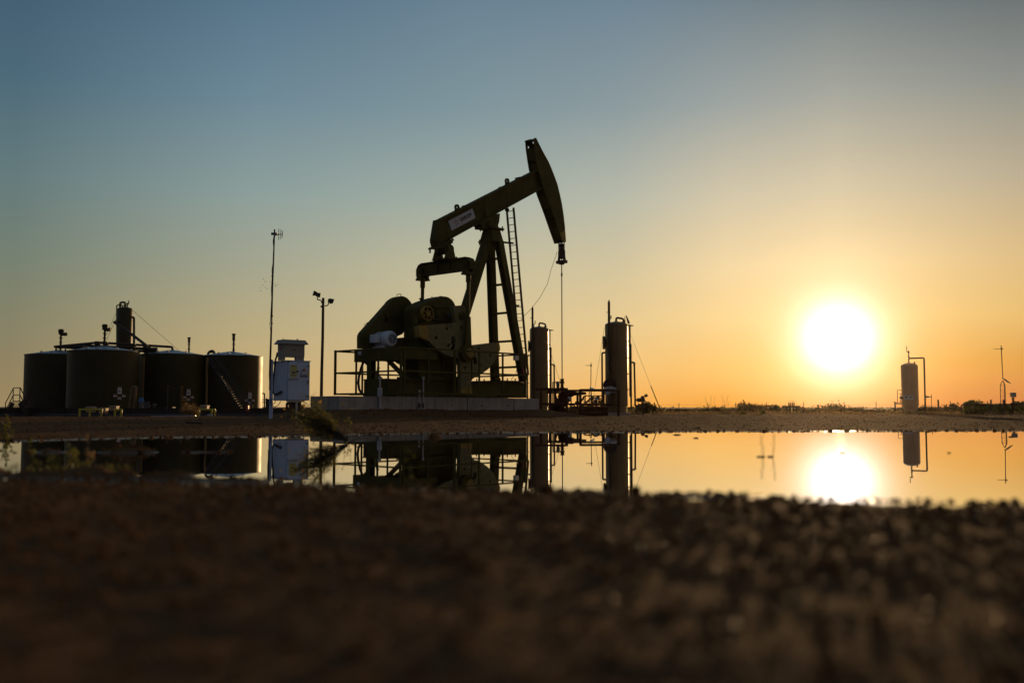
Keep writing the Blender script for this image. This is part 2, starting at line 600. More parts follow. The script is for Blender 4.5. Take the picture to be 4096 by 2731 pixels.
def edge(pts, zb):
    X = []
    Y = []
    for p in pts:
        v = ray(*p)
        d = (zb - CAMZ) / v.z
        X.append(v.x * d)
        Y.append(d)
    return np.array(X), np.array(Y)
NX, NY = edge(NEAR, 0.022)
FX, FY = edge(FARE, 0.002)
PSI = R(47)
PO = Vector((-6.88, 36.6, 0))
def ground_z(x, y):
    r = np.sqrt(x * x + y * y)
    yn = np.interp(x, NX, NY) + 0.10 * vn(x * 1.7, x * 0 + 3, 5) + 0.05 * vn(x * 6, x * 0 + 1, 6)
    yf = np.interp(x, FX, FY) + 0.35 * vn(x * 0.6, x * 0 + 7, 8) + 0.16 * vn(x * 2.4, x * 0, 9)
    side = np.minimum(x + 9.5, 11.5 - x)
    t = np.minimum(np.minimum(y - yn, yf - y), side * 0.8)
    z = 0.028 - 0.028 * sst(-0.7, 0.02, t) - 0.07 * sst(0.0, 0.9, t)
    z = np.where((y > yf - 0.01) & (t < 0), 0.003 + 0.016 * sst(0, 0.8, y - yf) + 0.022 * sst(0, 9, y - yf), z)
    # pebble ridge and mud bars on the shallow left side
    rid = np.exp(-((y - 8.25 - 0.25 * vn(x * 1.1, x * 0, 21)) / 0.16) ** 2) * sst(-4.6, -3.9, x) * sst(-1.9, -2.5, x)
    z = z + rid * (0.074 + 0.07 * vn(x * 5, y * 9, 22) + 0.05 * vn(x * 1.6, y * 0, 23))
    mud = sst(0, 0.12, t) * sst(1.5, 0.1, y - yn) * sst(-0.6, -2.4, x)
    z = z + mud * np.maximum(0, 0.036 + 0.13 * vn(x * 4.5, y * 6, 31))
    # little pools trapped in the near bank
    pool = sst(0.10, 0.26, vn(x * 4.2, y * 7.0, 61)) * sst(-0.42, -0.28, y - yn) * sst(0.10, -0.02, y - yn)
    z = z - pool * np.interp(x, [-3, 0, 2], [0.050, 0.046, 0.036])
    # small relief
    amp = np.interp(r, [0, 1.0, 5, 12, 40, 200], [0.005, 0.008, 0.009, 0.010, 0.026, 0.12])
    calm = 1 - 0.75 * sst(0.0, 0.5, t)
    z = z + amp * calm * (0.9 * fbm(x * 9, y * 9, 1, 3) + 0.9 * fbm(x * 2.3, y * 2.3, 2, 3))
    z = z + np.where(r > 14, 0.05 * fbm(x * 0.35, y * 0.35, 3, 3) * sst(16, 26, r), 0)
    # mound heaped round the pad
    u = (x - PO.x) * math.cos(PSI) + (y - PO.y) * math.sin(PSI)
    v = (x - PO.x) * math.sin(PSI) - (y - PO.y) * math.cos(PSI)
    du = np.maximum(np.maximum(-u, u - 10.9), 0)
    dv = np.maximum(np.abs(v) - 0.9, 0)
    dd = np.sqrt(du * du + dv * dv)
    z = z + (0.29 + 0.06 * vn(x * 1.3, y * 1.3, 41)) * sst(2.6, 0.05, dd)
    # the pad falls away to the left and at the back
    z = z - 0.22 * sst(44, 58, r) * sst(-7, -13, x)
    z = z - 0.36 * sst(78, 95, r) - 0.25 * sst(120, 300, r)
    # low dirt heaps beyond the right side of the location
    z = z + 0.55 * np.exp(-((x - 18.5) / 3.2) ** 2 - ((y - 88) / 2.0) ** 2) * (1 + 0.9 * fbm(x * 0.9, y * 0.5, 51, 3)) * (x > 5)
    z = z + 0.30 * np.exp(-((x - 14.0) / 2.0) ** 2 - ((y - 88) / 2.0) ** 2)
    return z
def gz(x, y):
    return float(ground_z(np.array([float(x)]), np.array([float(y)]))[0])
def mesh_np(name, V, Fq, mats, mi=None, smooth=True):
    me = bpy.data.meshes.new(name)
    me.vertices.add(len(V))
    me.vertices.foreach_set('co', V.astype(np.float32).ravel())
    k = Fq.shape[1]
    me.loops.add(Fq.size)
    me.loops.foreach_set('vertex_index', Fq.astype(np.int32).ravel())
    me.polygons.add(len(Fq))
    me.polygons.foreach_set('loop_start', np.arange(0, Fq.size, k, dtype=np.int32))
    me.polygons.foreach_set('loop_total', np.full(len(Fq), k, dtype=np.int32))
    me.polygons.foreach_set('use_smooth', np.full(len(Fq), smooth))
    for mm in (mats if isinstance(mats, list) else [mats]):
        me.materials.append(mm)
    me.update(calc_edges=True)
    me.validate()
    o = bpy.data.objects.new(name, me)
    COL.objects.link(o)
    return o

th = np.concatenate([np.linspace(-180, -46, 60, endpoint=False), np.linspace(-46, 46, 330, endpoint=False), np.linspace(46, 180, 60, endpoint=False)])
rr = np.concatenate([[0.05, 0.25], np.exp(np.linspace(math.log(0.5), math.log(140), 900)), np.exp(np.linspace(math.log(146), math.log(345), 60))])
TT, RRm = np.meshgrid(R(1) * th, rr)
GX = RRm * np.sin(TT)
GY = RRm * np.cos(TT)
GZ = ground_z(GX, GY)
nt_, nr_ = len(th), len(rr)
V = np.stack([GX, GY, GZ], -1).reshape(-1, 3)
I, J = np.meshgrid(np.arange(nr_ - 1), np.arange(nt_), indexing='ij')
J2 = (J + 1) % nt_
Fq = np.stack([I * nt_ + J, I * nt_ + J2, (I + 1) * nt_ + J2, (I + 1) * nt_ + J], -1).reshape(-1, 4)[:, ::-1]

m, n, l, p = new_mat('soil')
tcn = n.new('ShaderNodeTexCoord')
def nznode(scale, det=6):
    q = n.new('ShaderNodeTexNoise')
    q.inputs['Scale'].default_value = scale
    q.inputs['Detail'].default_value = det
    q.inputs['Roughness'].default_value = 0.7
    l.new(tcn.outputs['Object'], q.inputs['Vector'])
    return q.outputs['Fac']
n1 = nznode(0.35)
n2 = nznode(34.0)
cr = n.new('ShaderNodeValToRGB')
cr.color_ramp.elements[0].position = 0.38
cr.color_ramp.elements[1].position = 0.62
cr.color_ramp.elements[0].color = (0.10, 0.055, 0.030, 1)
cr.color_ramp.elements[1].color = (0.21, 0.105, 0.043, 1)
mxm = n.new('ShaderNodeMath')
mxm.operation = 'MULTIPLY_ADD'
l.new(n2, mxm.inputs[0])
mxm.inputs[1].default_value = 0.65
mm2 = n.new('ShaderNodeMath')
mm2.operation = 'MULTIPLY'
l.new(n1, mm2.inputs[0])
mm2.inputs[1].default_value = 0.35
l.new(mm2.outputs[0], mxm.inputs[2])
l.new(mxm.outputs[0], cr.inputs[0])
l.new(cr.outputs[0], p.inputs['Base Color'])
p.inputs['Specular IOR Level'].default_value = 0.05
spx = n.new('ShaderNodeSeparateXYZ')
l.new(tcn.outputs['Object'], spx.inputs[0])
wet = n.new('ShaderNodeMapRange')
l.new(spx.outputs[2], wet.inputs[0])
wet.inputs[1].default_value = 0.001
wet.inputs[2].default_value = 0.010
wet.inputs[3].default_value = 0.12
wet.inputs[4].default_value = 0.95
l.new(wet.outputs[0], p.inputs['Roughness'])
wsp = n.new('ShaderNodeMapRange')
l.new(spx.outputs[2], wsp.inputs[0])
wsp.inputs[1].default_value = 0.001
wsp.inputs[2].default_value = 0.010
wsp.inputs[3].default_value = 0.35
wsp.inputs[4].default_value = 0.012
l.new(wsp.outputs[0], p.inputs['Specular IOR Level'])
n3 = nznode(45.0, 5)
bmp = n.new('ShaderNodeBump')
bmp.inputs['Strength'].default_value = 0.9
bmp.inputs['Distance'].default_value = 0.02
l.new(n3, bmp.inputs['Height'])
l.new(bmp.outputs[0], p.inputs['Normal'])
M['soil'] = m
ground = mesh_np('ground', V, Fq, M['soil'])
setting(ground)

# hills on the skyline, a low hazy ridge
hv = []
hf = []
nh = 361
for i in range(nh):
    a = R(-180 + i)
    h = 1.0 + 0.35 * mnoise.noise(Vector((i * 0.05, 1.3, 0))) + 0.12 * mnoise.noise(Vector((i * 0.31, 4.3, 0)))
    for rad, zz in ((255, -1.0), (285, h * 0.6), (310, h), (350, h * 0.4)):
        hv.append((rad * math.sin(a), rad * math.cos(a), zz))
for i in range(nh - 1):
    for k in range(3):
        hf.append((i * 4 + k, i * 4 + k + 1, (i + 1) * 4 + k + 1, (i + 1) * 4 + k))
hills = MB().add(hv, hf).build('hills', mat('scrub_plain', (0.10, 0.07, 0.04), 0.9, 0, 0.4, 0.05))
setting(hills)

# puddle
wx = np.linspace(-10.2, 12.2, 120)
wyn = np.interp(wx, NX, NY) - 0.45
wyf = np.interp(wx, FX, FY) + 0.35
wv = [(x, y, 0) for x, y in zip(wx, wyn)] + [(x, y, 0) for x, y in zip(wx, wyf)]
wf = [(i, i + 1, 121 + i, 120 + i) for i in range(119)]
m, n, l, p = new_mat('still_water')
p.inputs['Base Color'].default_value = (0.022, 0.015, 0.009, 1)
p.inputs['Roughness'].default_value = 0.012
p.inputs['IOR'].default_value = 1.333
tcn = n.new('ShaderNodeTexCoord')
nzw = n.new('ShaderNodeTexNoise')
nzw.inputs['Scale'].default_value = 1.4
nzw.inputs['Detail'].default_value = 2
l.new(tcn.outputs['Object'], nzw.inputs['Vector'])
bw = n.new('ShaderNodeBump')
bw.inputs['Strength'].default_value = 0.06
bw.inputs['Distance'].default_value = 0.0005
l.new(nzw.outputs['Fac'], bw.inputs['Height'])
l.new(bw.outputs[0], p.inputs['Normal'])
gls = n.new('ShaderNodeBsdfGlossy')
gls.inputs['Roughness'].default_value = 0.012
gls.inputs['Color'].default_value = (0.96, 0.96, 0.96, 1)
l.new(bw.outputs[0], gls.inputs['Normal'])
mxw = n.new('ShaderNodeMixShader')
mxw.inputs[0].default_value = 0.72
l.new(p.outputs[0], mxw.inputs[1])
l.new(gls.outputs[0], mxw.inputs[2])
l.new(mxw.outputs[0], n['Material Output'].inputs[0])
water = MB().add(wv, wf).build('water', m, smooth=0)
setting(water)

# gravel, far too many stones to count
t_ = (1 + 5 ** 0.5) / 2
ICO = np.array([(-1, t_, 0), (1, t_, 0), (-1, -t_, 0), (1, -t_, 0), (0, -1, t_), (0, 1, t_), (0, -1, -t_), (0, 1, -t_), (t_, 0, -1), (t_, 0, 1), (-t_, 0, -1), (-t_, 0, 1)]) / math.sqrt(1 + t_ * t_)
ICF = np.array([(0, 11, 5), (0, 5, 1), (0, 1, 7), (0, 7, 10), (0, 10, 11), (1, 5, 9), (5, 11, 4), (11, 10, 2), (10, 7, 6), (7, 1, 8), (3, 9, 4), (3, 4, 2), (3, 2, 6), (3, 6, 8), (3, 8, 9), (4, 9, 5), (2, 4, 11), (6, 2, 10), (8, 6, 7), (9, 8, 1)])
def scatter(n, r0, r1, a0, a1, s0, s1, pw=2.0, power=0.5):
    u = RNG.random(n)
    r = (r0 ** pw + u * (r1 ** pw - r0 ** pw)) ** (1 / pw)
    a = R(1) * (a0 + RNG.random(n) * (a1 - a0))
    s = s0 * (s1 / s0) ** (RNG.random(n) ** (1 / power))
    return r * np.sin(a), r * np.cos(a), s
def stones(x, y, s, sink=0.25):
    n = len(x)
    z = ground_z(x, y)
    sc = s[:, None] * (0.55 + 0.75 * RNG.random((n, 3)))
    sc[:, 2] *= 0.75
    vv = ICO[None] * (1 + 0.22 * (RNG.random((n, 12, 1)) - 0.5) * 2)
    vv = vv * sc[:, None, :] * 0.5
    an = RNG.random(n) * 6.283
    ti = (RNG.random(n) - 0.5) * 0.9
    c, sn = np.cos(an)[:, None], np.sin(an)[:, None]
    x1 = vv[..., 0] * np.cos(ti)[:, None] - vv[..., 2] * np.sin(ti)[:, None]
    z1 = vv[..., 0] * np.sin(ti)[:, None] + vv[..., 2] * np.cos(ti)[:, None]
    X = x1 * c - vv[..., 1] * sn + x[:, None]
    Y = x1 * sn + vv[..., 1] * c + y[:, None]
    Z = z1 + (z + s * (0.28 - sink * 0.5))[:, None]
    return np.stack([X, Y, Z], -1).reshape(-1, 3)
parts = []
for args in ((300, 1.2, 4.2, -34, 34, 0.02, 0.045, 1.6, 0.6), (4200, 1.9, 5.6, -34, 34, 0.010, 0.032, 1.5, 0.5), (9000, 0.8, 3.4, -34, 34, 0.004, 0.018, 1.6, 0.4), (9000, 3.2, 6.0, -34, 34, 0.005, 0.024, 1.4, 0.4),
             (30000, 12, 40, -33, 33, 0.010, 0.042, 1.5, 0.35), (7000, 40, 75, -32, 32, 0.03, 0.08, 1.5, 0.4)):
    x, y, s = scatter(*args)
    z = ground_z(x, y)
    k = (z > -0.012)
    parts.append(stones(x[k], y[k], s[k]))
# shore line pebbles on both banks and the left bar
xs = RNG.uniform(-9, 11, 900)
ys = np.interp(xs, FX, FY) + RNG.normal(-0.05, 0.22, 900)
parts.append(stones(xs, ys, 0.02 * 2.6 ** RNG.random(900)))
xs = RNG.uniform(-4, 4, 420)
ys = np.interp(xs, NX, NY) + RNG.normal(-0.05, 0.16, 420)
parts.append(stones(xs, ys, 0.012 * 2.6 ** RNG.random(420)))
xs = RNG.uniform(-4.4, -1.9, 170)
ys = 8.25 + RNG.normal(0, 0.16, 170)
parts.append(stones(xs, ys, 0.02 * 3.2 ** (RNG.random(170) ** 1.6), 0.1))
# broken stones shed from the pad side
xs = RNG.uniform(-5.5, 2.0, 500)
ys = 34.6 + (xs + 5.5) * 0.62 + RNG.uniform(0, 2.2, 500)
parts.append(stones(xs, ys, 0.03 * 4 ** (RNG.random(500) ** 2)))
GVt = np.concatenate(parts)
ns = len(GVt) // 12
GFt = (ICF[None] + (np.arange(ns) * 12)[:, None, None]).reshape(-1, 3)
nwet = 260
xs = RNG.uniform(-4, 4, nwet)
ys = np.interp(xs, NX, NY) + RNG.normal(-0.06, 0.14, nwet)
xf_ = np.concatenate([xs, RNG.uniform(0.1, 1.7, 190), RNG.uniform(-9, 11, 260)])
yf_ = np.concatenate([ys, RNG.uniform(1.3, 3.8, 190), np.zeros(260)])
yf_[-260:] = np.interp(xf_[-260:], FX, FY) + RNG.normal(-0.05, 0.12, 260)
wv_ = stones(xf_, yf_, 0.008 * 2.2 ** RNG.random(len(xf_)), 0.0)
wf_ = (ICF[None] + (np.arange(len(xf_)) * 12)[:, None, None]).reshape(-1, 3)
M['wet'] = mat('wet_pebble', (0.06, 0.035, 0.02), 0.42, 0, 0.4, 7, 0, 80, 0, None, 0.4)
setting(mesh_np('wet_gravel', wv_, wf_, M['wet'], smooth=True), 'stuff')
gravel = mesh_np('gravel', GVt, GFt, M['stone'], smooth=False)
setting(gravel, 'stuff')
# ------------------------------------------------------------------ concrete pad
PADZ = 0.835
pad = thing('concrete_pad', 'long weathered concrete pad carrying the pump jack above the dirt mound', 'concrete pad', (PO.x, PO.y, 0), PSI)
mb = MB()
for i, (a0, a1) in enumerate(((0, 3.0), (3.012, 6.8), (6.812, 9.3), (9.312, 10.9))):
    mb.boxp(a0, a1, -0.875, 0.875 + 0.002 * i, 0.05, PADZ - 0.004 * i)
mb.build('slab', M['concrete'], pad, local=True, bevel=0.012)
mb = MB()
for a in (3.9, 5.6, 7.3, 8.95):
    mb.cyl((a, -0.874, 0.5), (a, -0.885, 0.5), 0.035, n=10)  # solid dark discs on the pad face, hole shade put into their colour
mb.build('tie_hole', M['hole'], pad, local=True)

# ------------------------------------------------------------------ pump jack
V3 = Vector((math.sin(PSI), -math.cos(PSI), 0))     # towards the near side
U3 = Vector((math.cos(PSI), math.sin(PSI), 0))      # towards the horse head
CAM = Vector((0, 0, CAMZ))
def lp(pt, b):
    v = ray(*pt)
    t = (b - (CAM - PO).dot(V3)) / v.dot(V3)
    w = CAM + v * t - PO
    return Vector((w.dot(U3), -b, w.z))
def az_(pt, b):
    q = lp(pt, b)
    return q.x, q.z
def pl(f, pts, b):
    return [lp(f(*p), b) for p in pts]
Z4 = zm(1600, 520, 2.4893)
Z3 = zm(1250, 1150, 2.4758)
ZA = zm(1420, 1170, 5.058)
ZB = zm(1660, 1170, 3.336)
ZC = zm(1860, 860, 6.031)
ZD = zm(1620, 1000, 4.523)
ZE = zm(1640, 1170, 9.046)
ZF = zm(1780, 1330, 7.467)
ZG = zm(1300, 1360, 5.88)
Z7 = zm(2080, 540, 2.905)
Z6 = zm(1700, 880, 6.535)
pj = thing('pump_jack', 'large olive pump jack with its horse head raised, standing on the concrete pad', 'pump jack', (PO.x, PO.y, 0), PSI)

def pprism(mb, f, pts, b0, b1, holes=(), mi=0):
    P = pl(f, pts, b0)
    H = [[lp(f(*q), b0) for q in h] for h in holes]
    return mb.prism(P, (0, b0 - b1, 0), H, mi)
def circ(c, rx, ry, n=16):
    return [(c[0] + rx * math.cos(2 * math.pi * i / n), c[1] + ry * math.sin(2 * math.pi * i / n)) for i in range(n)]

# --- skid
SZ = 1.53
mb = MB()
a0 = lp((1551, 1560), 0.72).x
a1 = lp((2112, 1560), 0.72).x
for b in (0.62, -0.62):
    mb.ibeam((a0, -b, (PADZ + 0.004 + SZ) / 2 + 0.0), (a1, -b, (PADZ + 0.004 + SZ) / 2), 0.3, SZ - PADZ - 0.03, 0.035)
for a in (a0 + 0.1, a0 + 1.4, a0 + 2.9, a0 + 4.3, a1 - 0.12):
    mb.boxp(a - 0.05, a + 0.05, -0.6, 0.6, PADZ + 0.08, SZ - 0.05)
mb.boxp(a0 + 0.02, a0 + 0.05, -0.745, 0.745, PADZ + 0.02, SZ - 0.003)
mb.boxp(a1 - 1.9, a1 - 0.15, -0.85, 0.85, SZ + 0.002, SZ + 0.05)
for a in (a1 - 1.75, a1 - 1.3, a1 - 0.8, a1 - 0.3):
    for b in (0.7, -0.7):
        mb.cyl((a, b, SZ), (a, b, SZ + 0.15), 0.03, n=6)
skid = mb.build('skid', M['olive'], pj, local=True)
mb = MB()
mb.boxp(a0 + 0.3, a1 - 0.5, -0.81, -0.775, PADZ + 0.005, PADZ + 0.15)
for a in (a0 + 1.2, a0 + 2.6, a0 + 4.0):
    mb.boxp(a, a + 0.16, -0.86, -0.774, PADZ + 0.006, PADZ + 0.10)
mb.build('hold_down_clamp', M['olive'], skid, local=True)

# --- samson post
HB = 0.0
mb = MB()
fa_t = lp(ZC(815, 640), 0.26)
fa_b = lp((2094, 1532), 0.86)
leg_w = 0.30
legs = []
for s in (1, -1):
    t = Vector((fa_t.x, -0.26 * s, fa_t.z))
    b = Vector((fa_b.x, -0.86 * s, SZ + 0.05))
    m1 = MB()
    m1.ibeam(b, t, leg_w, 0.30, 0.03, up=(0, 1, 0))
    legs.append(m1.build('front_leg', M['olive'], pj, local=True))
bt = lp((1947, 968), 0.0)
bb = lp((1784, 1490), 0.0)
m1 = MB()
m1.bar((bb.x, 0, bb.z), (bt.x, 0, bt.z), 0.36, 0.32, up=(1, 0, 0))
m1.build('back_leg', M['olive'], pj, local=True)
mb = MB()
for py in (1033, 1140, 1250, 1367, 1475):
    # height of this rung on the near leg
    q0 = None
    for k in range(60):
        tt = k / 59
        q = Vector((fa_b.x, -0.86, SZ + 0.05)).lerp(Vector((fa_t.x, -0.26, fa_t.z)), tt)
        w = PO + U3 * q.x - V3 * q.y + Vector((0, 0, q.z))
        dep = (w - CAM)
        fw = Vector((0, math.cos(PITCH), math.sin(PITCH)))
        upv = Vector((0, -math.sin(PITCH), math.cos(PITCH)))
        yy = 1365.5 - F * dep.dot(upv) / dep.dot(fw)
        if yy < py:
            q0 = q
            break
    if q0:
        mb.bar((q0.x, q0.y, q0.z), (q0.x, -q0.y, q0.z), 0.11, 0.09)
mb.build('leg_brace', M['olive'], pj, local=True)
pc = lp(ZC(640, 345), 0.0)
mb = MB()
mb.boxp(pc.x - 0.40, pc.x + 0.40, -0.40, 0.40, pc.z - 0.04, pc.z + 0.04)
for i in (-1, 1):
    for j in (-1, 1):
        mb.cyl((pc.x + i * 0.34, j * 0.34, pc.z - 0.1), (pc.x + i * 0.34, j * 0.34, pc.z + 0.13), 0.03, n=8)
zc2 = lp(ZC(600, 640), 0.1).z
t0, t1 = 0.27, 0.40
vs = [(pc.x - t0, -t0, pc.z - 0.04), (pc.x + t0, -t0, pc.z - 0.04), (pc.x + t0, t0, pc.z - 0.04), (pc.x - t0, t0, pc.z - 0.04),
      (pc.x - t0 - 0.08, -t1, zc2), (fa_t.x + 0.17, -t1, zc2), (fa_t.x + 0.17, t1, zc2), (pc.x - t0 - 0.08, t1, zc2)]
mb.add(vs, [(0, 1, 2, 3), (4, 7, 6, 5), (0, 4, 5, 1), (1, 5, 6, 2), (2, 6, 7, 3), (3, 7, 4, 0)])
mb.boxp(pc.x - 0.5, pc.x - 0.02, -0.33, 0.33, zc2 - 0.05, zc2 + 0.02)
for j in (-0.28, 0.28):
    mb.cyl((pc.x - 0.45, j, zc2 - 0.14), (pc.x - 0.45, j, zc2 + 0.09), 0.035, n=8)
mb.build('post_cap', M['olive'], pj, local=True, bevel=0.01)

# --- saddle bearing under the beam
mb = MB()
pprism(mb, ZC, [(430, 325), (420, 265), (360, 205), (560, 90), (845, -40), (838, 60), (828, 165), (800, 240), (815, 325)], 0.24, -0.24)
mb.cyl(lp(ZC(640, 215), 0.42), lp(ZC(640, 215), 0.42) + Vector((0, 0.84, 0)), 0.16, n=20)
mb.build('saddle_bearing', M['olive2'], pj, local=True)

# --- walking beam
BW = 0.21
tl, tr = lp(Z4(405, 893), BW), lp(Z4(1385, 392), BW)
bl, br = lp(Z4(500, 1090), BW), lp(Z4(1430, 578), BW)
mb = MB()
ax = (tr - tl).normalized()
upn = Vector((-ax.z, 0, ax.x))
def strip(p, q, thick, y0, y1):
    # flange: p->q along the beam at its outer face
    P = [p, q, q - upn * thick, p - upn * thick]
    return [Vector((v.x, y0, v.z)) for v in P], y1 - y0
tf = 0.055
P, dy = strip(tl, tr, tf, -BW, BW)
mb.prism(P, (0, dy, 0))
bl2 = lp(Z4(385, 1165), BW)
P = [bl, br, br + upn * tf, bl + upn * tf]
mb.prism([Vector((v.x, -BW, v.z)) for v in P], (0, 2 * BW, 0))
# web
W = pl(Z4, [(405, 900), (1385, 398), (1430, 575), (500, 1085), (450, 1112), (392, 1160), (372, 1098)], BW)
mb.prism([Vector((v.x, -0.06, v.z)) for v in W], (0, 0.12, 0))
# faceted rear end
Ep = pl(Z4, [(405, 893), (372, 1098), (390, 1165), (500, 1088)], BW)
e0, e1, e2, e3 = [Vector((v.x, 0, v.z)) for v in Ep]
for p, q in ((e0, e1), (e1, e2), (e2, e3)):
    d = (q - p).normalized()
    nrm = Vector((-d.z, 0, d.x)) * 0.05
    if nrm.x < 0 and False:
        nrm = -nrm
    poly = [Vector((v.x, -BW, v.z)) for v in (p, q, q - nrm, p - nrm)]
    mb.prism(poly, (0, 2 * BW, 0))
# stiffeners
for f0, f1, f2 in ((Z4(378, 1015), Z4(432, 1112), Z4(372, 1100)), (Z4(845, 735), Z4(908, 852), Z4(862, 868))):
    T = [lp(f, BW - 0.02) for f in (f0, f1, f2)]
    mb.prism(T, (0, 0.02, 0))
    for v in T:
        v.y = BW - 0.04
    mb.prism(T, (0, 0.02, 0))
for px, py in ((660, 770), (850, 680), (1025, 583), (1190, 490)):
    c = lp(Z4(px, py), 0.1)
    mb.boxp(c.x - 0.02, c.x + 0.02, -0.16, 0.16, c.z - 0.03, c.z + 0.1)
beam = mb.build('walking_beam', M['olive'], pj, local=True)
for px, py in ((567, 775), (1066, 515)):
    c = lp(Z4(px, py), 0.0)
    m1 = MB()
    m1.ring((c.x, -0.035, c.z + 0.02), (c.x, 0.035, c.z + 0.02), 0.13, 0.05, 16)
    m1.boxp(c.x - 0.11, c.x + 0.11, -0.034, 0.034, c.z - 0.2, c.z - 0.04)
    m1.build('lifting_lug', M['olive'], beam, local=True)

# --- sign on the beam
SP = pl(Z4, [(483, 905), (722, 780), (752, 878), (515, 1005)], 0.10)
ctr = sum(SP, Vector()) / 4
sx = ((SP[1] - SP[0]) + (SP[2] - SP[3])).normalized()
wid = ((SP[1] - SP[0]).length + (SP[2] - SP[3]).length) / 2
hei = ((SP[3] - SP[0]).length + (SP[2] - SP[1]).length) / 2 * 0.96
sup = Vector((-sx.z, 0, sx.x))
m1 = MB()
m1.prism([ctr + sx * (i * wid / 2) + sup * (j * hei / 2) for i, j in ((-1, -1), (1, -1), (1, 1), (-1, 1))], (0, 0.04, 0))
splate = m1.build('sign_plate', M['plate'], beam, local=True)
def text_mesh(name, s, size, mtx, mt, parent, ext=0.004, sxs=1.0):
    cu = bpy.data.curves.new(name, 'FONT')
    cu.body = s
    cu.size = size
    cu.extrude = ext
    cu.offset = 0.006 * size / 0.2
    cu.align_x = 'LEFT'
    cu.align_y = 'CENTER'
    o = bpy.data.objects.new(name + '_curve', cu)
    COL.objects.link(o)
    dg = bpy.context.evaluated_depsgraph_get()
    me = bpy.data.meshes.new_from_object(o.evaluated_get(dg))
    bpy.data.objects.remove(o)
    me.transform(mtx @ Matrix.Diagonal((sxs, 1, 1, 1)))
    me.name = name
    me.materials.clear()
    me.materials.append(mt)
    q = bpy.data.objects.new(name, me)
    COL.objects.link(q)
    q.parent = parent
    return q
base = Matrix(((sx.x, sup.x, 0, 0), (0, 0, -1, 0), (sx.z, sup.z, 0, 0), (0, 0, 0, 1)))
def on_plate(u, v):
    p = ctr + sx * (u * wid / 2) + sup * (v * hei / 2) + Vector((0, -0.008, 0))
    return Matrix.Translation(p) @ base
text_mesh('lettering', 'LONE STAR', hei * 0.34, on_plate(-0.17, 0.17), M['ink'], splate, 0.004, 1.02)
text_mesh('lettering', 'ARTIFICIAL LIFT SYSTEMS', hei * 0.125, on_plate(-0.15, -0.22), M['greyink'], splate, 0.004, 1.1)
m1 = MB()
sc_ = ctr + sx * (-0.50 * wid / 2) + sup * (0.0 * hei) + Vector((0, -0.005, 0))
for k in range(5):
    a = R(90 + 72 * k + 8)
    rad = hei * 0.40
    def pol(r_, an):
        return sc_ + sx * (r_ * math.cos(an)) + sup * (r_ * math.sin(an))
    m1.prism([pol(rad, a), pol(rad * 0.40, a + R(27)), pol(rad * 0.40, a - R(22))], (0, -0.006, 0))
m1.build('star_mark', M['red'], splate, local=True)

# --- horse head
HW = 0.27
head_poly = [(160, 42), (188, 33), (215, 90), (250, 160), (290, 235), (330, 305), (365, 385), (400, 475), (435, 570), (462, 680), (488, 800), (508, 930), (522, 1060), (530, 1160), (535, 1238), (517, 1250), (500, 1250), (470, 1165), (440, 1080), (380, 905), (345, 810), (300, 690), (250, 530), (205, 390), (190, 300), (168, 150)]
mb = MB()
hole = circ((199, 122), 8, 12, 12)
pprism(mb, Z7, head_poly, HW, HW - 0.03, [hole])
hp = pl(Z7, head_poly, HW)
far = [Vector((v.x, HW - 0.03, v.z)) for v in hp]
fh2 = [lp(Z7(*q), -HW) for q in circ((95, 146), 9, 15, 12)]
mb.prism(far, (0, 0.03, 0), [[Vector((v.x, HW - 0.03, v.z)) for v in fh2]])
# curved face plate
arc = hp[1:15]
for i in range(len(arc) - 1):
    p, q = arc[i], arc[i + 1]
    d = (q - p).normalized()
    nr = Vector((-d.z, 0, d.x)) * 0.03
    for y0_, y1_ in (((-HW + 0.03, -0.12), (0.05, HW - 0.03)) if i == 0 else ((-HW + 0.03, HW - 0.03),)):
        poly = [Vector((v.x, y0_, v.z)) for v in (p, q, q - nr, p - nr)]
        mb.prism(poly, (0, y1_ - y0_, 0))
mb.boxp(hp[0].x - 0.05, hp[1].x, -HW + 0.03, HW - 0.03, hp[0].z - 0.09, hp[0].z - 0.03)
# back cover panels and ribs between the side plates (open pockets between them)
inner = hp[16:] + [hp[0]]
inner = [hp[0]] + list(reversed(hp[16:]))
def on_inner(y7):
    # point on the inner edge at photo height y7
    src = list(reversed(head_poly[16:])) + []
    src = [head_poly[0]] + list(reversed(head_poly[16:]))
    for i in range(len(src) - 1):
        if src[i][1] <= y7 <= src[i + 1][1]:
            t = (y7 - src[i][1]) / (src[i + 1][1] - src[i][1])
            return lp(Z7(src[i][0] + t * (src[i + 1][0] - src[i][0]), y7), HW)
    return lp(Z7(*src[-1]), HW)
def cover(ya, yb, y0=-HW + 0.03, y1=HW - 0.03, inset=0.0, th_=0.02):
    p, q = on_inner(ya), on_inner(yb)
    d = (q - p).normalized()
    nr = Vector((-d.z, 0, d.x))
    if nr.x < 0:
        nr = -nr
    poly = [Vector((v.x, y0, v.z)) for v in (p + nr * inset, q + nr * inset, q + nr * (inset + th_), p + nr * (inset + th_))]
    mb.prism(poly, (0, y1 - y0, 0))
cover(150, 288, inset=0.01)
cover(338, 385, inset=0.01)
cover(385, 610, inset=0.05)
cover(708, 840, inset=0.01)
cover(932, 945, inset=0.0)
cover(1078, 1205, inset=0.01)
for yy in (150, 288, 338, 600, 708, 840, 938, 1078, 1205, 1240):
    p = on_inner(yy)
    mb.boxp(p.x + 0.02, p.x + 0.2, -HW + 0.03, HW - 0.03, p.z - 0.012, p.z + 0.012)
for yy0, yy1 in ((288, 338), (600, 708), (840, 930), (945, 1078), (1205, 1245)):
    cover(yy0, yy1, inset=0.16)
head = mb.build('horse_head', M['olive'], pj, local=True)
mb = MB()
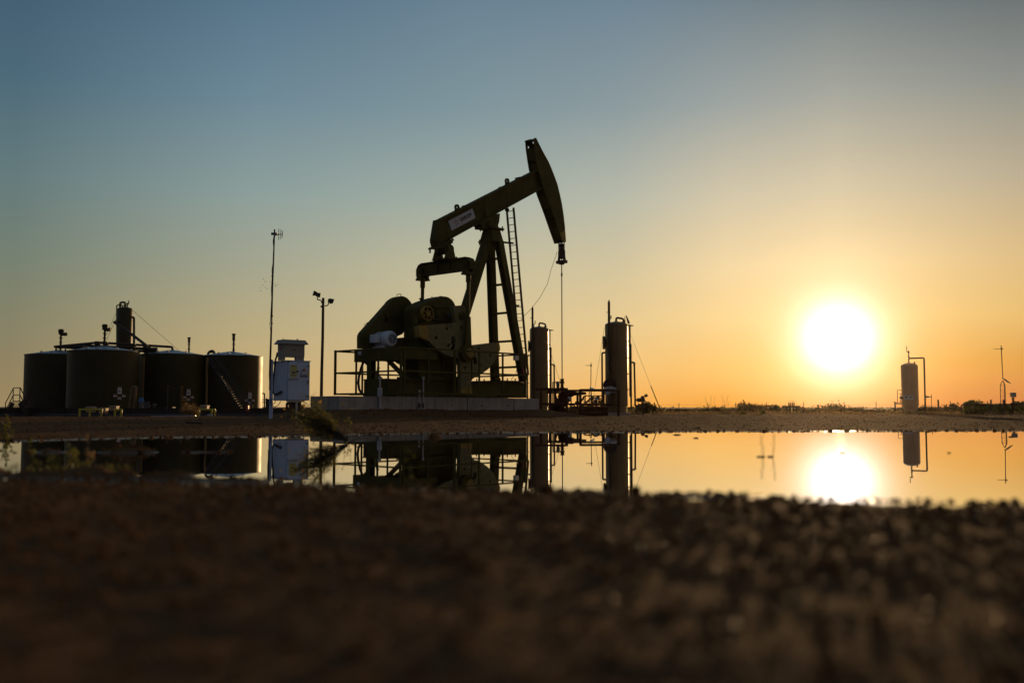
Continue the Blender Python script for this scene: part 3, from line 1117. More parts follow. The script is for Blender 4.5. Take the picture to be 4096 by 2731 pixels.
yt = [(470, 1140), (524, 1102), (530, 1160), (535.5, 1238), (517, 1251), (500, 1251)]
pprism(mb, Z7, yt, HW + 0.006, HW + 0.001)
mb.build('painted_tip', M['yellow'], head, local=True)
mb = MB()
for px, py in ((298, 478), (330, 578)):
    c = lp(Z7(px, py), HW)
    mb.cyl((c.x, -HW - 0.03, c.z), (c.x, -HW, c.z), 0.05, n=8)
mb.build('pivot_bolt', M['pipe'], head, local=True)

# --- wire line, carrier bar and polished rod
ar = lp((2247, 1100), 0.0).x
mb = MB()
ztop = lp(Z7(500, 1240), 0.0).z
zbar = lp(Z7(480, 1470), 0.0).z
for b in (0.17, -0.17):
    mb.tube([(ar - 0.02, b, ztop + 0.3), (ar, b, zbar)], 0.022, 8)
    mb.cyl((ar, b, zbar + 0.0), (ar, b, zbar + 0.26), 0.075, 0.045, 10)
    mb.cyl((ar, b, zbar + 0.26), (ar, b, zbar + 0.5), 0.042, n=10)
wire = mb.build('wire_line', M['black'], pj, local=True)
mb = MB()
mb.boxp(ar - 0.11, ar + 0.11, -0.27, 0.27, zbar - 0.09, zbar + 0.05)
mb.cyl((ar, 0, zbar - 0.14), (ar, 0, zbar + 0.05), 0.13, n=14)
mb.build('carrier_bar', M['pipe'], pj, local=True, bevel=0.01)
mb = MB()
z0 = lp((2247, 1520), 0.0).z
mb.cyl((ar, 0, z0), (ar, 0, ztop - 0.02), 0.024, n=10)
mb.cyl((ar, 0, lp((2247, 1105), 0).z), (ar, 0, lp((2247, 1092), 0).z), 0.04, n=10)
rod = mb.build('polished_rod', M['steel'], pj, local=True)
mb = MB()
for ya, yb, r_ in ((1265, 1312, 0.125), (1318, 1355, 0.12), (1360, 1402, 0.115), (1405, 1440, 0.09)):
    za, zb_ = lp(Z7(484, yb), 0).z, lp(Z7(484, ya), 0).z
    mb.cyl((ar, 0, za), (ar, 0, zb_), r_, n=8)
mb.build('rod_clamp', M['pipe'], rod, local=True)
mb = MB()
mb.tube([lp(p, 0.2) for p in (Z7(430, 1355), Z7(405, 1440), Z7(360, 1567), (2190, 1135), (2160, 1190), (2125, 1235), (2098, 1262))], 0.010, 5)
mb.tube([lp(p, 0.2) for p in ((2098, 1262), (2092, 1275), (2080, 1270), (2072, 1272))], 0.008, 5)
mb.ring(lp((2089, 1276), 0.22), lp((2089, 1276), 0.18), 0.05, 0.035, 12)
mb.build('sensor_cable', M['black'], pj, local=True)

# --- gear reducer
GB = 0.45
mb = MB()
pprism(mb, lambda x, y: (x, y), [(1674, 1352), (1674, 1232), (1680, 1222), (1717, 1203), (1745, 1193), (1772, 1185.5), (1786, 1186), (1797, 1190), (1807, 1197), (1815, 1207), (1821, 1219), (1826, 1235), (1828, 1255), (1826, 1290), (1818, 1330), (1812, 1352)], GB, -GB)
gear = mb.build('gear_reducer', M['olive2'], pj, local=True, bevel=0.03)
mb = MB()
t_l = lp((1690, 1216), 0)
t_r = lp((1752, 1191), 0)
dt_ = (t_r - t_l).normalized()
nn = Vector((-dt_.z, 0, dt_.x))
mb.prism([Vector((v.x, -0.32, v.z)) for v in (t_l, t_r, t_r + nn * 0.05, t_l + nn * 0.05)], (0, 0.62, 0))
for k in range(5):
    for j in (-0.26, 0.24):
        c = t_l.lerp(t_r, 0.08 + 0.2 * k)
        mb.cyl((c.x, j, c.z + 0.04), (c.x + nn.x * 0.09, j, c.z + nn.z * 0.09), 0.025, n=6)
c = lp(ZE(400, 240), -0.1)
mb.cyl((c.x, 0.1, c.z - 0.12), (c.x, 0.1, c.z), 0.05, n=10)
mb.cyl((c.x, 0.1, c.z), (c.x, 0.1, c.z + 0.04), 0.09, n=12)
mb.build('inspection_cover', M['olive2'], gear, local=True)
mb = MB()
c = lp(ZE(1270, 760), GB)
mb.boxp(c.x - 0.55, c.x + 0.45, -GB - 0.06, -GB + 0.01, c.z - 0.35, c.z + 0.28)
for zz in (0.24, -0.3):
    mb.boxp(c.x - 0.7, c.x + 0.55, -GB - 0.1, -GB + 0.005, c.z + zz - 0.04, c.z + zz + 0.04)
# flange bolts on the case split
for k in range(9):
    mb.cyl((c.x - 1.4 + 0.22 * k, -GB - 0.04, c.z + 0.02), (c.x - 1.4 + 0.22 * k, -GB, c.z + 0.02), 0.03, n=6)
mb.build('bearing_cap', M['olive2'], gear, local=True, bevel=0.015)
# pedestal
mb = MB()
ga, gb_ = lp((1674, 1400), GB).x, lp((1842, 1400), GB).x
gzt = lp((1700, 1350), GB).z
mb.boxp(ga - 0.04, gb_ - 0.15, -GB - 0.05, GB + 0.05, gzt - 0.1, gzt + 0.02)
mb.boxp(ga + 0.02, gb_ - 0.2, -GB + 0.02, GB - 0.02, SZ, gzt - 0.08)
mb.boxp(ga - 0.1, gb_ + 0.4, -0.74, 0.74, SZ + 0.003, SZ + 0.12)
for x in (ga + 0.5, ga + 1.3):
    mb.boxp(x - 0.03, x + 0.03, -GB - 0.06, GB + 0.06, SZ + 0.1, gzt - 0.1)
mb.build('reducer_pedestal', M['olive'], pj, local=True)
mb = MB()
nmp = [lp(p, 0) for p in (ZA(1100, 330), ZA(1155, 400))]
mb.boxp(ga - 0.012, ga - 0.001, -0.15, 0.02, nmp[1].z, nmp[0].z)
mb.build('name_plate', M['sign'], gear, local=True)

# --- brake wheel
wc = lp(ZE(655, 757), 0.80)
mb = MB()
mb.ring((wc.x, -0.80, wc.z), (wc.x, -0.62, wc.z), 0.30, 0.262, 32)
mb.cyl((wc.x, -0.83, wc.z), (wc.x, -0.62, wc.z), 0.10, 0.12, 20)
for k in range(6):
    a = R(30 + 60 * k)
    mb.bar((wc.x + 0.08 * math.cos(a), -0.72, wc.z + 0.08 * math.sin(a)), (wc.x + 0.27 * math.cos(a), -0.72, wc.z + 0.27 * math.sin(a)), 0.045, 0.10, up=(0, 1, 0))
mb.build('brake_wheel', M['yellow'], gear, local=True)
mb = MB()
mb.ring((wc.x, -0.60, wc.z), (wc.x, -0.44, wc.z), 0.40, 0.27, 32)
mb.cyl((wc.x, -0.6, wc.z), (wc.x, -0.44, wc.z), 0.27, n=28)
mb.boxp(wc.x - 0.5, wc.x - 0.36, -0.6, -0.44, wc.z - 0.42, wc.z + 0.1)
mb.boxp(wc.x - 0.3, wc.x + 0.2, -0.58, -0.46, wc.z - 0.52, wc.z - 0.38)
mb.build('brake_drum_housing', M['olive2'], gear, local=True)

# --- belt guard
mb = MB()
bgp = [(150, 1128), (150, 900), (158, 850), (185, 800), (300, 670), (500, 450), (700, 222), (745, 165), (800, 120), (860, 88), (945, 70), (1000, 78), (1060, 108), (1110, 160), (1165, 240), (1185, 330), (1165, 450), (1120, 600), (965, 840), (860, 885), (858, 950), (800, 980), (700, 1128)]
pprism(mb, ZA, bgp, -0.62, -0.98)
guard = mb.build('belt_guard', M['olive'], pj, local=True, bevel=0.02)
mb = MB()
for pts in (((850, 75), (850, 38), (925, 30), (935, 72)),):
    mb.tube([lp(ZA(*p), -0.8) for p in pts], 0.016, 6, fil=0.03)
q = [lp(ZA(*p), -0.8) for p in ((300, 640), (255, 600), (235, 690))]
mb.tube([q[0], q[0] + Vector((-0.12, 0, 0.06)), q[2] + Vector((-0.12, 0, 0.06)), q[2]], 0.014, 6)
mb.build('lift_handle', M['steel'], guard, local=True)
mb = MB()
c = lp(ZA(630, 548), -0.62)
mb.cyl((c.x, 0.60, c.z), (c.x, 0.63, c.z), 0.09, n=16)  # dark disc on the guard face, coloured like a shaded opening
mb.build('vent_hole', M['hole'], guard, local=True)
mb = MB()
p0, p1 = lp(ZA(665, 460), -0.5), lp(ZA(1140, 470), -0.5)
mb.bar((p0.x, 0.5, p0.z), (p1.x, 0.5, p1.z + 0.0), 0.09, 0.12)
mb.boxp(p0.x - 0.05, p0.x + 0.05, 0.46, 0.64, p0.z - 0.12, p0.z + 0.08)
mb.build('guard_bracket', M['olive'], guard, local=True)

# --- motor platform
pa = lp((1605, 1400), 1.12).x
pzt = lp((1605, 1388), 1.12).z
pzb = lp((1605, 1435), 1.12).z
mb = MB()
pb0 = -1.75
mb.boxp(pa, pa + 0.06, -1.12, -pb0, pzb, pzt)
mb.boxp(pa, pa + 0.30, -1.119, -pb0 - 0.001, pzt - 0.003, pzt + 0.03)
mb.boxp(pa, pa + 0.30, -1.118, -pb0 - 0.002, pzb - 0.03, pzb + 0.002)
mb.boxp(pa + 0.06, pa + 1.9, -1.117, -1.06, pzb + 0.02, pzt - 0.08)
mb.boxp(pa + 0.06, pa + 1.9, 0.9, 0.96, pzb, pzt)
mb.boxp(pa + 0.5, pa + 0.58, -1.05, 1.7, pzb + 0.05, pzt - 0.02)
mb.boxp(pa + 1.0, pa + 1.08, -1.05, 1.7, pzb + 0.05, pzt - 0.02)
plat = mb.build('motor_platform', M['olive'], pj, local=True)
mb = MB()
sl = lp(ZG(778, 265), 1.12)
qa, qb = ZG(778, 268), ZG(850, 345)
def on_rear(pt, a):
    v = ray(*pt)
    t = (a - (CAM - PO).dot(U3)) / v.dot(U3)
    w = CAM + v * t - PO
    return Vector((a, -w.dot(V3), w.z))
r0, r1 = on_rear(qa, pa - 0.012), on_rear(qb, pa - 0.012)
mb.boxp(pa - 0.012, pa - 0.002, min(r0.y, r1.y), max(r0.y, r1.y), r1.z, r0.z)
mb.build('warning_sticker', M['sign'], plat, local=True)
mb = MB()
for (x0, y0, x1, y1, w_) in ((1090, 440, 1090, 985, 0.26),):
    p0, p1 = on_rear(ZG(x0, y0), pa + 0.15), on_rear(ZG(x1, y1), pa + 0.15)
    mb.ibeam(p0, p1, w_, 0.26, 0.03, up=(1, 0, 0))
p0, p1 = on_rear(ZG(905, 450), pa + 0.25), on_rear(ZG(1560, 1190), pa + 1.0)
mb.bar(p0, p1, 0.13, 0.13)
p0, p1 = on_rear(ZG(1460, 445), pa + 0.15), on_rear(ZG(1960, 960), pa + 0.9)
mb.bar(p0, p1, 0.16, 0.16)
mb.build('platform_strut', M['olive'], plat, local=True)

# --- motor
mc = lp(ZA(722, 935), 0.12)
rm = 0.30
mz = mc.z
mb = MB()
mb.cyl((mc.x, -0.10, mz), (mc.x, 0.62, mz), rm * 0.93, n=36)
mb.cyl((mc.x, 0.05, mz), (mc.x, 0.1, mz), rm * 1.0, n=36)
for k in range(40):
    a = 2 * math.pi * k / 40
    if abs(math.sin(a)) < 0.98:
        mb.bar((mc.x + rm * 0.96 * math.cos(a), 0.08, mz + rm * 0.96 * math.sin(a)), (mc.x + rm * 0.96 * math.cos(a), 0.58, mz + rm * 0.96 * math.sin(a)), 0.012, 0.04)
for s in (-1, 1):
    for y in (0.12, 0.32, 0.5):
        mb.boxp(mc.x + s * 0.16 - 0.05, mc.x + s * 0.16 + 0.05, y - 0.04, y + 0.04, pzt + 0.04, mz - 0.2)
    mb.boxp(mc.x + s * 0.2 - 0.1, mc.x + s * 0.2 + 0.1, 0.02, 0.6, pzt + 0.03, pzt + 0.08)
motor = mb.build('motor', M['motor'], pj, local=True)
mb = MB()
prof = []
for k in range(7):
    t = k / 6
    a = t * math.pi / 2
    prof.append((rm * 1.04 * (0.72 + 0.28 * math.cos(a)), 0.10 * math.sin(a)))
# fan cover as a lathe about the motor axis (built on z, turned on to the axis)
tmp = MB()
tmp.lathe((0, 0, 0), [(rm * 1.04, -0.22)] + prof + [(rm * 0.45, 0.115), (rm * 0.1, 0.12)], 36)
rotm = Matrix.Rotation(R(90), 4, 'X')
mb.add([Matrix.Translation((mc.x, -0.10, mz)) @ rotm @ v for v in tmp.v], tmp.f)
fan = mb.build('fan_cover', M['motor'], motor, local=True)
mb = MB()
for k in range(7):
    r_ = 0.185 - 0.026 * k
    mb.ring((mc.x, -0.222, mz), (mc.x, -0.2245, mz), r_, max(0.004, r_ - 0.014), 28)
mb.build('grille_slot', M['ink'], fan, local=True)
mb = MB()
for k in range(6):
    a = R(60 * k + 90)
    mb.bar((mc.x, -0.2262, mz), (mc.x + 0.19 * math.cos(a), -0.2262, mz + 0.19 * math.sin(a)), 0.014, 0.004, up=(0, 1, 0))
mb.build('grille', M['motor'], fan, local=True)
mb = MB()
mb.boxp(mc.x - 0.54, mc.x - 0.30, 0.14, 0.52, mz - 0.16, mz + 0.17)
mb.boxp(mc.x - 0.31, mc.x - 0.2, 0.2, 0.46, mz - 0.10, mz + 0.11)
mb.build('terminal_box', M['motor'], motor, local=True, bevel=0.015)

# --- cranks and counterweights
CB0, CB1 = 1.02, 1.22
crank_poly = [(505, 184), (520, 178), (640, 168), (690, 215), (715, 300), (728, 640), (745, 900), (757, 1250), (765, 1345), (612, 1347), (600, 900), (575, 880), (548, 410), (520, 262)]
lw_poly = [(48, 480), (52, 455), (70, 444), (405, 415), (470, 455), (495, 405), (545, 403), (552, 560), (575, 878), (520, 866), (495, 864), (400, 830), (295, 770), (170, 640), (110, 612), (62, 590)]
rw_poly = [(755, 702), (800, 697), (1075, 665), (1108, 664), (1122, 705), (1126, 760), (1085, 860), (1040, 950), (970, 1022), (840, 1115), (785, 1117), (785, 1140), (755, 1155)]
def side_parts(b0, b1, dz=0.0, name_side=1):
    def shift(P):
        return [Vector((v.x, v.y, v.z)) for v in P]
    mb = MB()
    # arm
    P = pl(ZB, crank_poly, CB1)
    y0, y1 = -b0, -b1
    hole = [pl(ZB, circ((622, 468), 14, 20, 12), CB1), pl(ZB, circ((669, 1003), 14, 19, 12), CB1)]
    mb.prism([Vector((v.x, y0, v.z)) for v in P], (0, y1 - y0, 0), [[Vector((v.x, y0, v.z)) for v in h] for h in hole])
    arm = mb.build('crank_arm', M['cast'], pj, local=True, bevel=0.012)
    sgn = 1 if y0 < y1 else -1
    yp = pl(ZB, [(611, 1285), (760, 1262), (766, 1347), (611, 1349)], CB1)
    m1 = MB()
    m1.prism([Vector((v.x, y0 - sgn * 0.006, v.z)) for v in yp], (0, (y1 - y0) + sgn * 0.012, 0))
    m1.build('painted_end', M['yellow'], arm, local=True)
    m1 = MB()
    c = lp(ZB(622, 308), CB1)
    m1.cyl((c.x, y0 - sgn * 0.05, c.z), (c.x, y0 + sgn * 0.01, c.z), 0.17, n=24)
    m1.cyl((c.x, y0 - sgn * 0.08, c.z), (c.x, y0 - sgn * 0.04, c.z), 0.11, n=20)
    m1.build('shaft_end', M['olive2'], arm, local=True)
    # weights
    wy0, wy1 = y0 - sgn * 0.03, y0 + sgn * 0.25
    for poly, holes, slot, ypoly in (
            (lw_poly, ((420, 480, 15, 23), (277, 607, 17, 24), (440, 706, 16, 24)), [(482, 592), (522, 588), (527, 680), (488, 686)], [(46, 480), (50, 453), (70, 442), (158, 434), (172, 640), (110, 615), (60, 592)]),
            (rw_poly, ((842, 745, 13, 20), (995, 838, 13, 20), (862, 967, 13, 20)), [(771, 873), (812, 868), (820, 955), (779, 960)], [(1073, 664), (1110, 662), (1124, 705), (1128, 760), (1083, 866)])):
        P = pl(ZB, poly, CB1)
        H = [pl(ZB, circ((a, b), c_, d_, 14), CB1) for a, b, c_, d_ in holes] + [pl(ZB, slot, CB1)]
        ddz = dz if poly is lw_poly else 0.0
        def at(v, y):
            return Vector((v.x, y, v.z + ddz))
        mb = MB()
        mb.prism([at(v, wy0) for v in P], (0, wy1 - wy0, 0), [[at(v, wy0) for v in h] for h in H])
        w = mb.build('counterweight', M['cast'], pj, local=True, bevel=0.012)
        Y = pl(ZB, ypoly, CB1)
        mb = MB()
        ctr_ = sum(Y, Vector()) / len(Y)
        mb.prism([at(ctr_ + (v - ctr_) * 1.012, wy0 - sgn * 0.006) for v in Y], (0, (wy1 - wy0) + sgn * 0.012, 0))
        mb.build('painted_end', M['yellow'], w, local=True)
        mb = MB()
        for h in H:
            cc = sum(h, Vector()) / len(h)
            mb.prism([at(cc + (v - cc) * 1.2, wy0 + sgn * 0.14) for v in h], (0, sgn * 0.02, 0))  # darker floor in each pocket, recess shade put into its colour
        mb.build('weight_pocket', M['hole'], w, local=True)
    return arm
side_parts(CB1, CB0)
side_parts(-CB1, -CB0, -0.42)
sh = lp(ZB(622, 308), CB1)
mb = MB()
mb.cyl((sh.x, -1.2, sh.z), (sh.x, 1.2, sh.z), 0.14, n=20)
mb.build('crank_shaft', M['steel'], pj, local=True)

# --- pitman arms and equalizer
wpn = lp(ZB(715, 812), 1.45)
PB = 1.38
pt_top = lp(ZD(1148, 395), PB)
AE = pt_top.x
eqz = lp(ZD(620, 290), 0.0)
for s in (1, -1):
    mb = MB()
    top = Vector((AE, -PB * s, pt_top.z))
    pin = Vector((wpn.x, -PB * s, wpn.z))
    d = (pin - top).normalized()
    mb.tube([top, top + d * 0.42], 0.105, 16)
    mb.tube([top + d * 0.4, pin - d * 0.25], 0.075, 14)
    q = top + d * ((pin - top).length * 0.55)
    mb.bar(q, pin + d * 0.1, 0.13, 0.20, up=(1, 0, 0), w1=0.2, h1=0.34)
    arm = mb.build('pitman_arm', M['olive'], pj, local=True)
    mb = MB()
    mb.cyl(pin + Vector((0, -0.09 * s, 0)), pin + Vector((0, 0.16 * s, 0)), 0.34, n=28)
    for k in range(8):
        a = R(45 * k + 10)
        c = pin + Vector((0.27 * math.cos(a), -0.09 * s, 0.27 * math.sin(a)))
        mb.cyl(c, c + Vector((0, -0.04 * s, 0)), 0.03, n=6)
    mb.build('wrist_bearing', M['olive2'], arm, local=True)
    mb = MB()
    mb.cyl(pin + Vector((0, -0.20 * s, 0)), pin + Vector((0, -0.09 * s, 0)), 0.19, 0.22, n=24)
    mb.build('wrist_pin_cap', M['yellow'], arm, local=True)
mb = MB()
zt = eqz.z + 0.24
zb2 = eqz.z - 0.24
EQ = [(-1.62, zb2), (1.62, zb2), (1.62, zt - 0.22), (1.50, zt - 0.05), (1.34, zt), (-1.34, zt), (-1.50, zt - 0.05), (-1.62, zt - 0.22)]
mb.prism([(AE - 0.03, y, z) for y, z in EQ], (0.06, 0, 0))
mb.boxp(AE - 0.16, AE + 0.16, -1.35, 1.35, zt - 0.004, zt + 0.03)
mb.boxp(AE - 0.16, AE + 0.16, -1.60, 1.60, zb2 - 0.03, zb2 + 0.005)
for s in (-1, 1):
    for (y0, z0_, y1, z1_) in ((1.35, zt, 1.50, zt - 0.05), (1.5, zt - 0.05, 1.62, zt - 0.22), (1.62, zt - 0.22, 1.62, zb2)):
        mb.bar((AE, y0 * s, z0_), (AE, y1 * s, z1_), 0.32, 0.035, up=(0, s, 0.5))
for y in (-0.38, 0.38):
    mb.boxp(AE - 0.14, AE + 0.14, y - 0.015, y + 0.015, zb2, zt)
eq = mb.build('equalizer_beam', M['olive'], pj, local=True)
mb = MB()
for s in (-1, 1):
    mb.boxp(AE - 0.24, AE - 0.10, s * PB - 0.14, s * PB + 0.14, zb2 - 0.17, zb2 + 0.30)
    mb.boxp(AE + 0.10, AE + 0.24, s * PB - 0.14, s * PB + 0.14, zb2 - 0.17, zb2 + 0.30)
    mb.boxp(AE - 0.25, AE + 0.25, s * PB - 0.18, s * PB + 0.18, zb2 - 0.22, zb2 - 0.15)
    mb.cyl((AE - 0.28, s * PB, zb2 + 0.14), (AE + 0.28, s * PB, zb2 + 0.14), 0.075, n=14)
mb.build('end_bearing', M['olive2'], eq, local=True)
# tail bearing
tb = lp(Z6(500, 780), 0.0)
mb = MB()
mb.cyl((tb.x, -0.34, tb.z), (tb.x, 0.34, tb.z), 0.2, n=24)
mb.cyl((tb.x, -0.42, tb.z), (tb.x, -0.30, tb.z), 0.17, n=20)
mb.cyl((tb.x, 0.30, tb.z), (tb.x, 0.42, tb.z), 0.17, n=20)
for s in (-1, 1):
    mb.prism([(tb.x - 0.16, s * 0.36 - 0.05, tb.z), (tb.x + 0.16, s * 0.36 - 0.05, tb.z), (tb.x + 0.3, s * 0.36 - 0.05, zt + 0.03), (tb.x - 0.3, s * 0.36 - 0.05, zt + 0.03)], (0, 0.1, 0))
mb.boxp(AE - 0.3, AE + 0.3, -0.5, 0.5, zt + 0.03, zt + 0.075)
for y in (-0.45, 0.45):
    for x in (-0.22, 0.22):
        mb.cyl((AE + x, y, zt + 0.02), (AE + x, y, zt + 0.16), 0.035, n=8)
bp = lp(Z6(420, 640), 0)
be0, be1 = lp(Z6(190, 745), 0.0), lp(Z6(650, 530), 0.0)
mb.bar((be0.x, 0, be0.z), (be1.x, 0, be1.z), 0.5, 0.07, up=(0, 0, 1))
for e in (be0, be1):
    k = 1 if e is be1 else -1
    for y in (-0.2, 0.2):
        mb.cyl((e.x - k * 0.06, y, e.z - 0.16), (e.x - k * 0.06, y, e.z + 0.08), 0.035, n=8)
mb.prism([(tb.x - 0.2, -0.22, tb.z), (tb.x + 0.2, -0.22, tb.z), (be1.x - 0.12, -0.22, be1.z), (be0.x + 0.12, -0.22, be0.z)], (0, 0.44, 0))
mb.build('tail_bearing', M['olive2'], pj, local=True)

# --- ladder on the front of the post
mb = MB()
lb = fa_b.x + 0.34
ltop = lp(Z4(1060, 808), 0.05)
la_t, la_z = lp(Z4(1097, 803), 0.2).x, lp(Z4(1097, 803), 0.2).z
la_b, la_zb = lp((2099, 1500), 0.62).x, lp((2099, 1500), 0.62).z
ltt = Vector((la_t, -0.2, la_z))
lbb = Vector((la_b, -0.62, la_zb))
for s in (-0.2, 0.2):
    mb.bar(lbb + Vector((0, s, 0)), ltt + Vector((0, s, 0.1 if s < 0 else 0.0)), 0.055, 0.085)
nr = 24
for k in range(nr):
    q = lbb.lerp(ltt, (k + 0.9) / nr)
    mb.tube([q + Vector((0, -0.2, 0)), q + Vector((0, 0.2, 0))], 0.017, 6)
for t in (0.8, 0.42, 0.1):
    q = lbb.lerp(ltt, t)
    mb.bar(q + Vector((0, 0.0, 0)), Vector((fa_b.x + (fa_t.x - fa_b.x) * t, q.y + 0.05, q.z - 0.03)), 0.10, 0.07)
mb.build('ladder', M['olive'], pj, local=True)
mb = MB()
c = ltt + Vector((0, 0.12, 0.03))
mb.cyl(c, c + Vector((0, 0.10, 0.05)), 0.07, 0.1, 10)
mb.build('beacon', M['black'], pj, local=True)
# --- small electrical boxes on the post
mb = MB()
c = lp(ZF(2125, 760), 1.0)
mb.boxp(c.x - 0.12, c.x + 0.12, -1.05, -0.93, c.z - 0.10, c.z + 0.11)
jb = mb.build('junction_box', M['galv'], pj, local=True, bevel=0.01)
mb = MB()
mb.tube([c + Vector((0, 0.05, -0.1)), lp(ZF(2150, 1050), 0.95), lp(ZF(2120, 1220), 0.95), lp(ZF(1980, 1400), 0.9), lp(ZF(2020, 1440), 0.9)], 0.012, 5)
mb.build('wire', M['black'], jb, local=True)
mb = MB()
c = lp(zm(2000, 1150, 2.959)(280, 982), 0.95)
mb.boxp(c.x - 0.11, c.x + 0.11, -1.02, -0.9, c.z - 0.13, c.z + 0.11)
mb.build('switch_box', M['red'], pj, local=True, bevel=0.01)
# --- brake lever and conduit
mb = MB()
q = [on_rear(ZG(*p), pa - 0.05) for p in ((1248, 545), (1222, 760), (1190, 1060))]
mb.tube(q[:2], 0.02, 8)
mb.bar(q[1], q[2], 0.06, 0.1, up=(0, 1, 0))
w_ = [on_rear(ZG(*p), pa - 0.05) for p in ((1090, 960), (1150, 930), (1235, 925), (1240, 975), (1195, 1000), (1205, 1075), (1155, 1075), (1110, 1020))]
mb.prism(w_, (0.10, 0, 0))
w_ = [on_rear(ZG(*p), pa - 0.05) for p in ((1215, 675), (1280, 640), (1275, 665), (1240, 700))]
mb.prism(w_, (0.03, 0, 0))
mb.build('brake_lever', M['yellow'], pj, local=True)
mb = MB()
h = [on_rear(ZG(*p), pa + 0.1 - 0.02 * i) for i, p in enumerate(((930, 460), (850, 650), (800, 850), (785, 1010), (805, 1160), (860, 1260), (960, 1300), (1070, 1295), (1160, 1255), (1235, 1235)))]
mb.tube(h, 0.05, 10)
mb.build('power_conduit', M['black'], pj, local=True)
# --- conduit riser at the pad side
q = lp(ZG(1292, 1230), 0.95)
cr_t = thing('conduit_riser', 'galvanised electrical riser with a conduit box in front of the pad', 'conduit', tuple(PO + U3 * q.x + V3 * 0.95))
def pw(q):
    return PO + U3 * q.x - V3 * q.y + Vector((0, 0, q.z))
mb = MB()
gx_, gy_ = (pw(q)).x, (pw(q)).y
mb.tube([(gx_, gy_, gz(gx_, gy_) - 0.2), (gx_, gy_, q.z - 0.1)], 0.045, 10)
mb.tube([(gx_, gy_, q.z + 0.1), (gx_, gy_, lp(ZG(1285, 900), 0.95).z)], 0.028, 8)
mb.cyl((gx_, gy_, lp(ZG(1285, 920), 0.95).z), (gx_, gy_, lp(ZG(1285, 860), 0.95).z), 0.07, n=8)
mb.build('conduit_pipe', M['galv'], cr_t)
mb = MB()
mb.cyl((gx_, gy_, q.z - 0.17), (gx_, gy_, q.z + 0.17), 0.09, n=12)
mb.cyl((gx_ + 0.02, gy_ - 0.04, q.z - 0.02), (gx_ + 0.03, gy_ - 0.12, q.z - 0.02), 0.085, n=10)
mb.build('conduit_box', M['galv'], cr_t)
for nm, pxs, y0, y1, lab in (('pipe_post', 2148 / 4.704 + 1220, 1562, 1632, 'shorter thin galvanised pipe standing against the pad face'),
                        ('pipe_post', 2224 / 4.704 + 1220, 1510, 1632, 'taller thin galvanised pipe standing against the pad face')):
    t0_ = lp((pxs, y0), 0.95)
    b0_ = lp((pxs, y1), 0.95)
    w0 = pw(b0_)
    w1 = pw(t0_)
    t = thing(nm, lab, 'pipe', (w0.x, w0.y, 0))
    mb = MB()
    mb.cyl((w0.x, w0.y, 0.1), (w0.x, w0.y, t0_.z), 0.026, n=8)
    mb.cyl((w0.x, w0.y, t0_.z - 0.06), (w0.x, w0.y, t0_.z + 0.03), 0.045, n=8)
    mb.build('tube', M['galv'], t)
    mb = MB()
    mb.cyl((w0.x, w0.y, b0_.z + 0.0), (w0.x, w0.y, b0_.z + 0.2), 0.032, n=8)
    mb.build('black_sleeve', M['black'], t)
w0 = pw(lp((1868, 1668), 1.9))
t = thing('stake', 'thin rusty steel stake in the dirt before the middle of the pad', 'stake', (w0.x, w0.y, 0))
mb = MB()
mb.bar((w0.x, w0.y, 0), (w0.x + 0.06, w0.y, pw(lp((1873, 1508), 1.9)).z), 0.03, 0.03)
mb.build('rod', M['pipe'], t)

# ------------------------------------------------------------------ guard railing round the cranks
rl = thing('guard_railing', 'open olive steel guard railing round the cranks and motor of the pump jack', 'railing', (PO.x, PO.y, 0), PSI)
ra0, ra1, rb0, rb1 = 1.85, 8.6, 2.13, -1.84
zr = (2.63, 1.77, 0.95)
for nm, p, q in (('near_rail', (ra0, -rb0), (ra1, -rb0)), ('rear_rail', (ra0, -rb0), (ra0, -rb1)), ('far_rail', (ra0, -rb1), (ra1, -rb1)), ('front_rail', (ra1, -rb0), (ra1, -rb1))):
    mb = MB()
    for z in zr:
        mb.bar((p[0], p[1], z), (q[0], q[1], z), 0.062, 0.062)
    L_ = math.dist(p, q)
    k = 5 if L_ > 5 else 3
    for i in range(1, k):
        x, y = p[0] + (q[0] - p[0]) * i / k, p[1] + (q[1] - p[1]) * i / k
        if nm != 'front_rail':
            mb.bar((x, y, zr[2]), (x, y, zr[0]), 0.058, 0.058)
    mb.build('rail_panel', M['olive'], rl, local=True)
for x, y in ((ra0, -rb0 + 0.02), (ra0 + 0.13, -rb0), (ra0, -rb1), (ra1, -rb0), (ra1, -rb1)):
    mb = MB()
    mb.bar((x, y, zr[2] - 0.04), (x, y, zr[0] + 0.045), 0.075, 0.075)
    mb.build('corner_post', M['olive'], rl, local=True)
mb = MB()
for a in (2.6, 5.2, 8.3):
    for b, s in ((rb0, 1), (rb1, -1)):
        mb.bar((a, -b, zr[2] - 0.02), (a, -0.72 * s, zr[2] - 0.03), 0.06, 0.05)
mb.build('rail_bracket', M['olive'], rl, local=True)

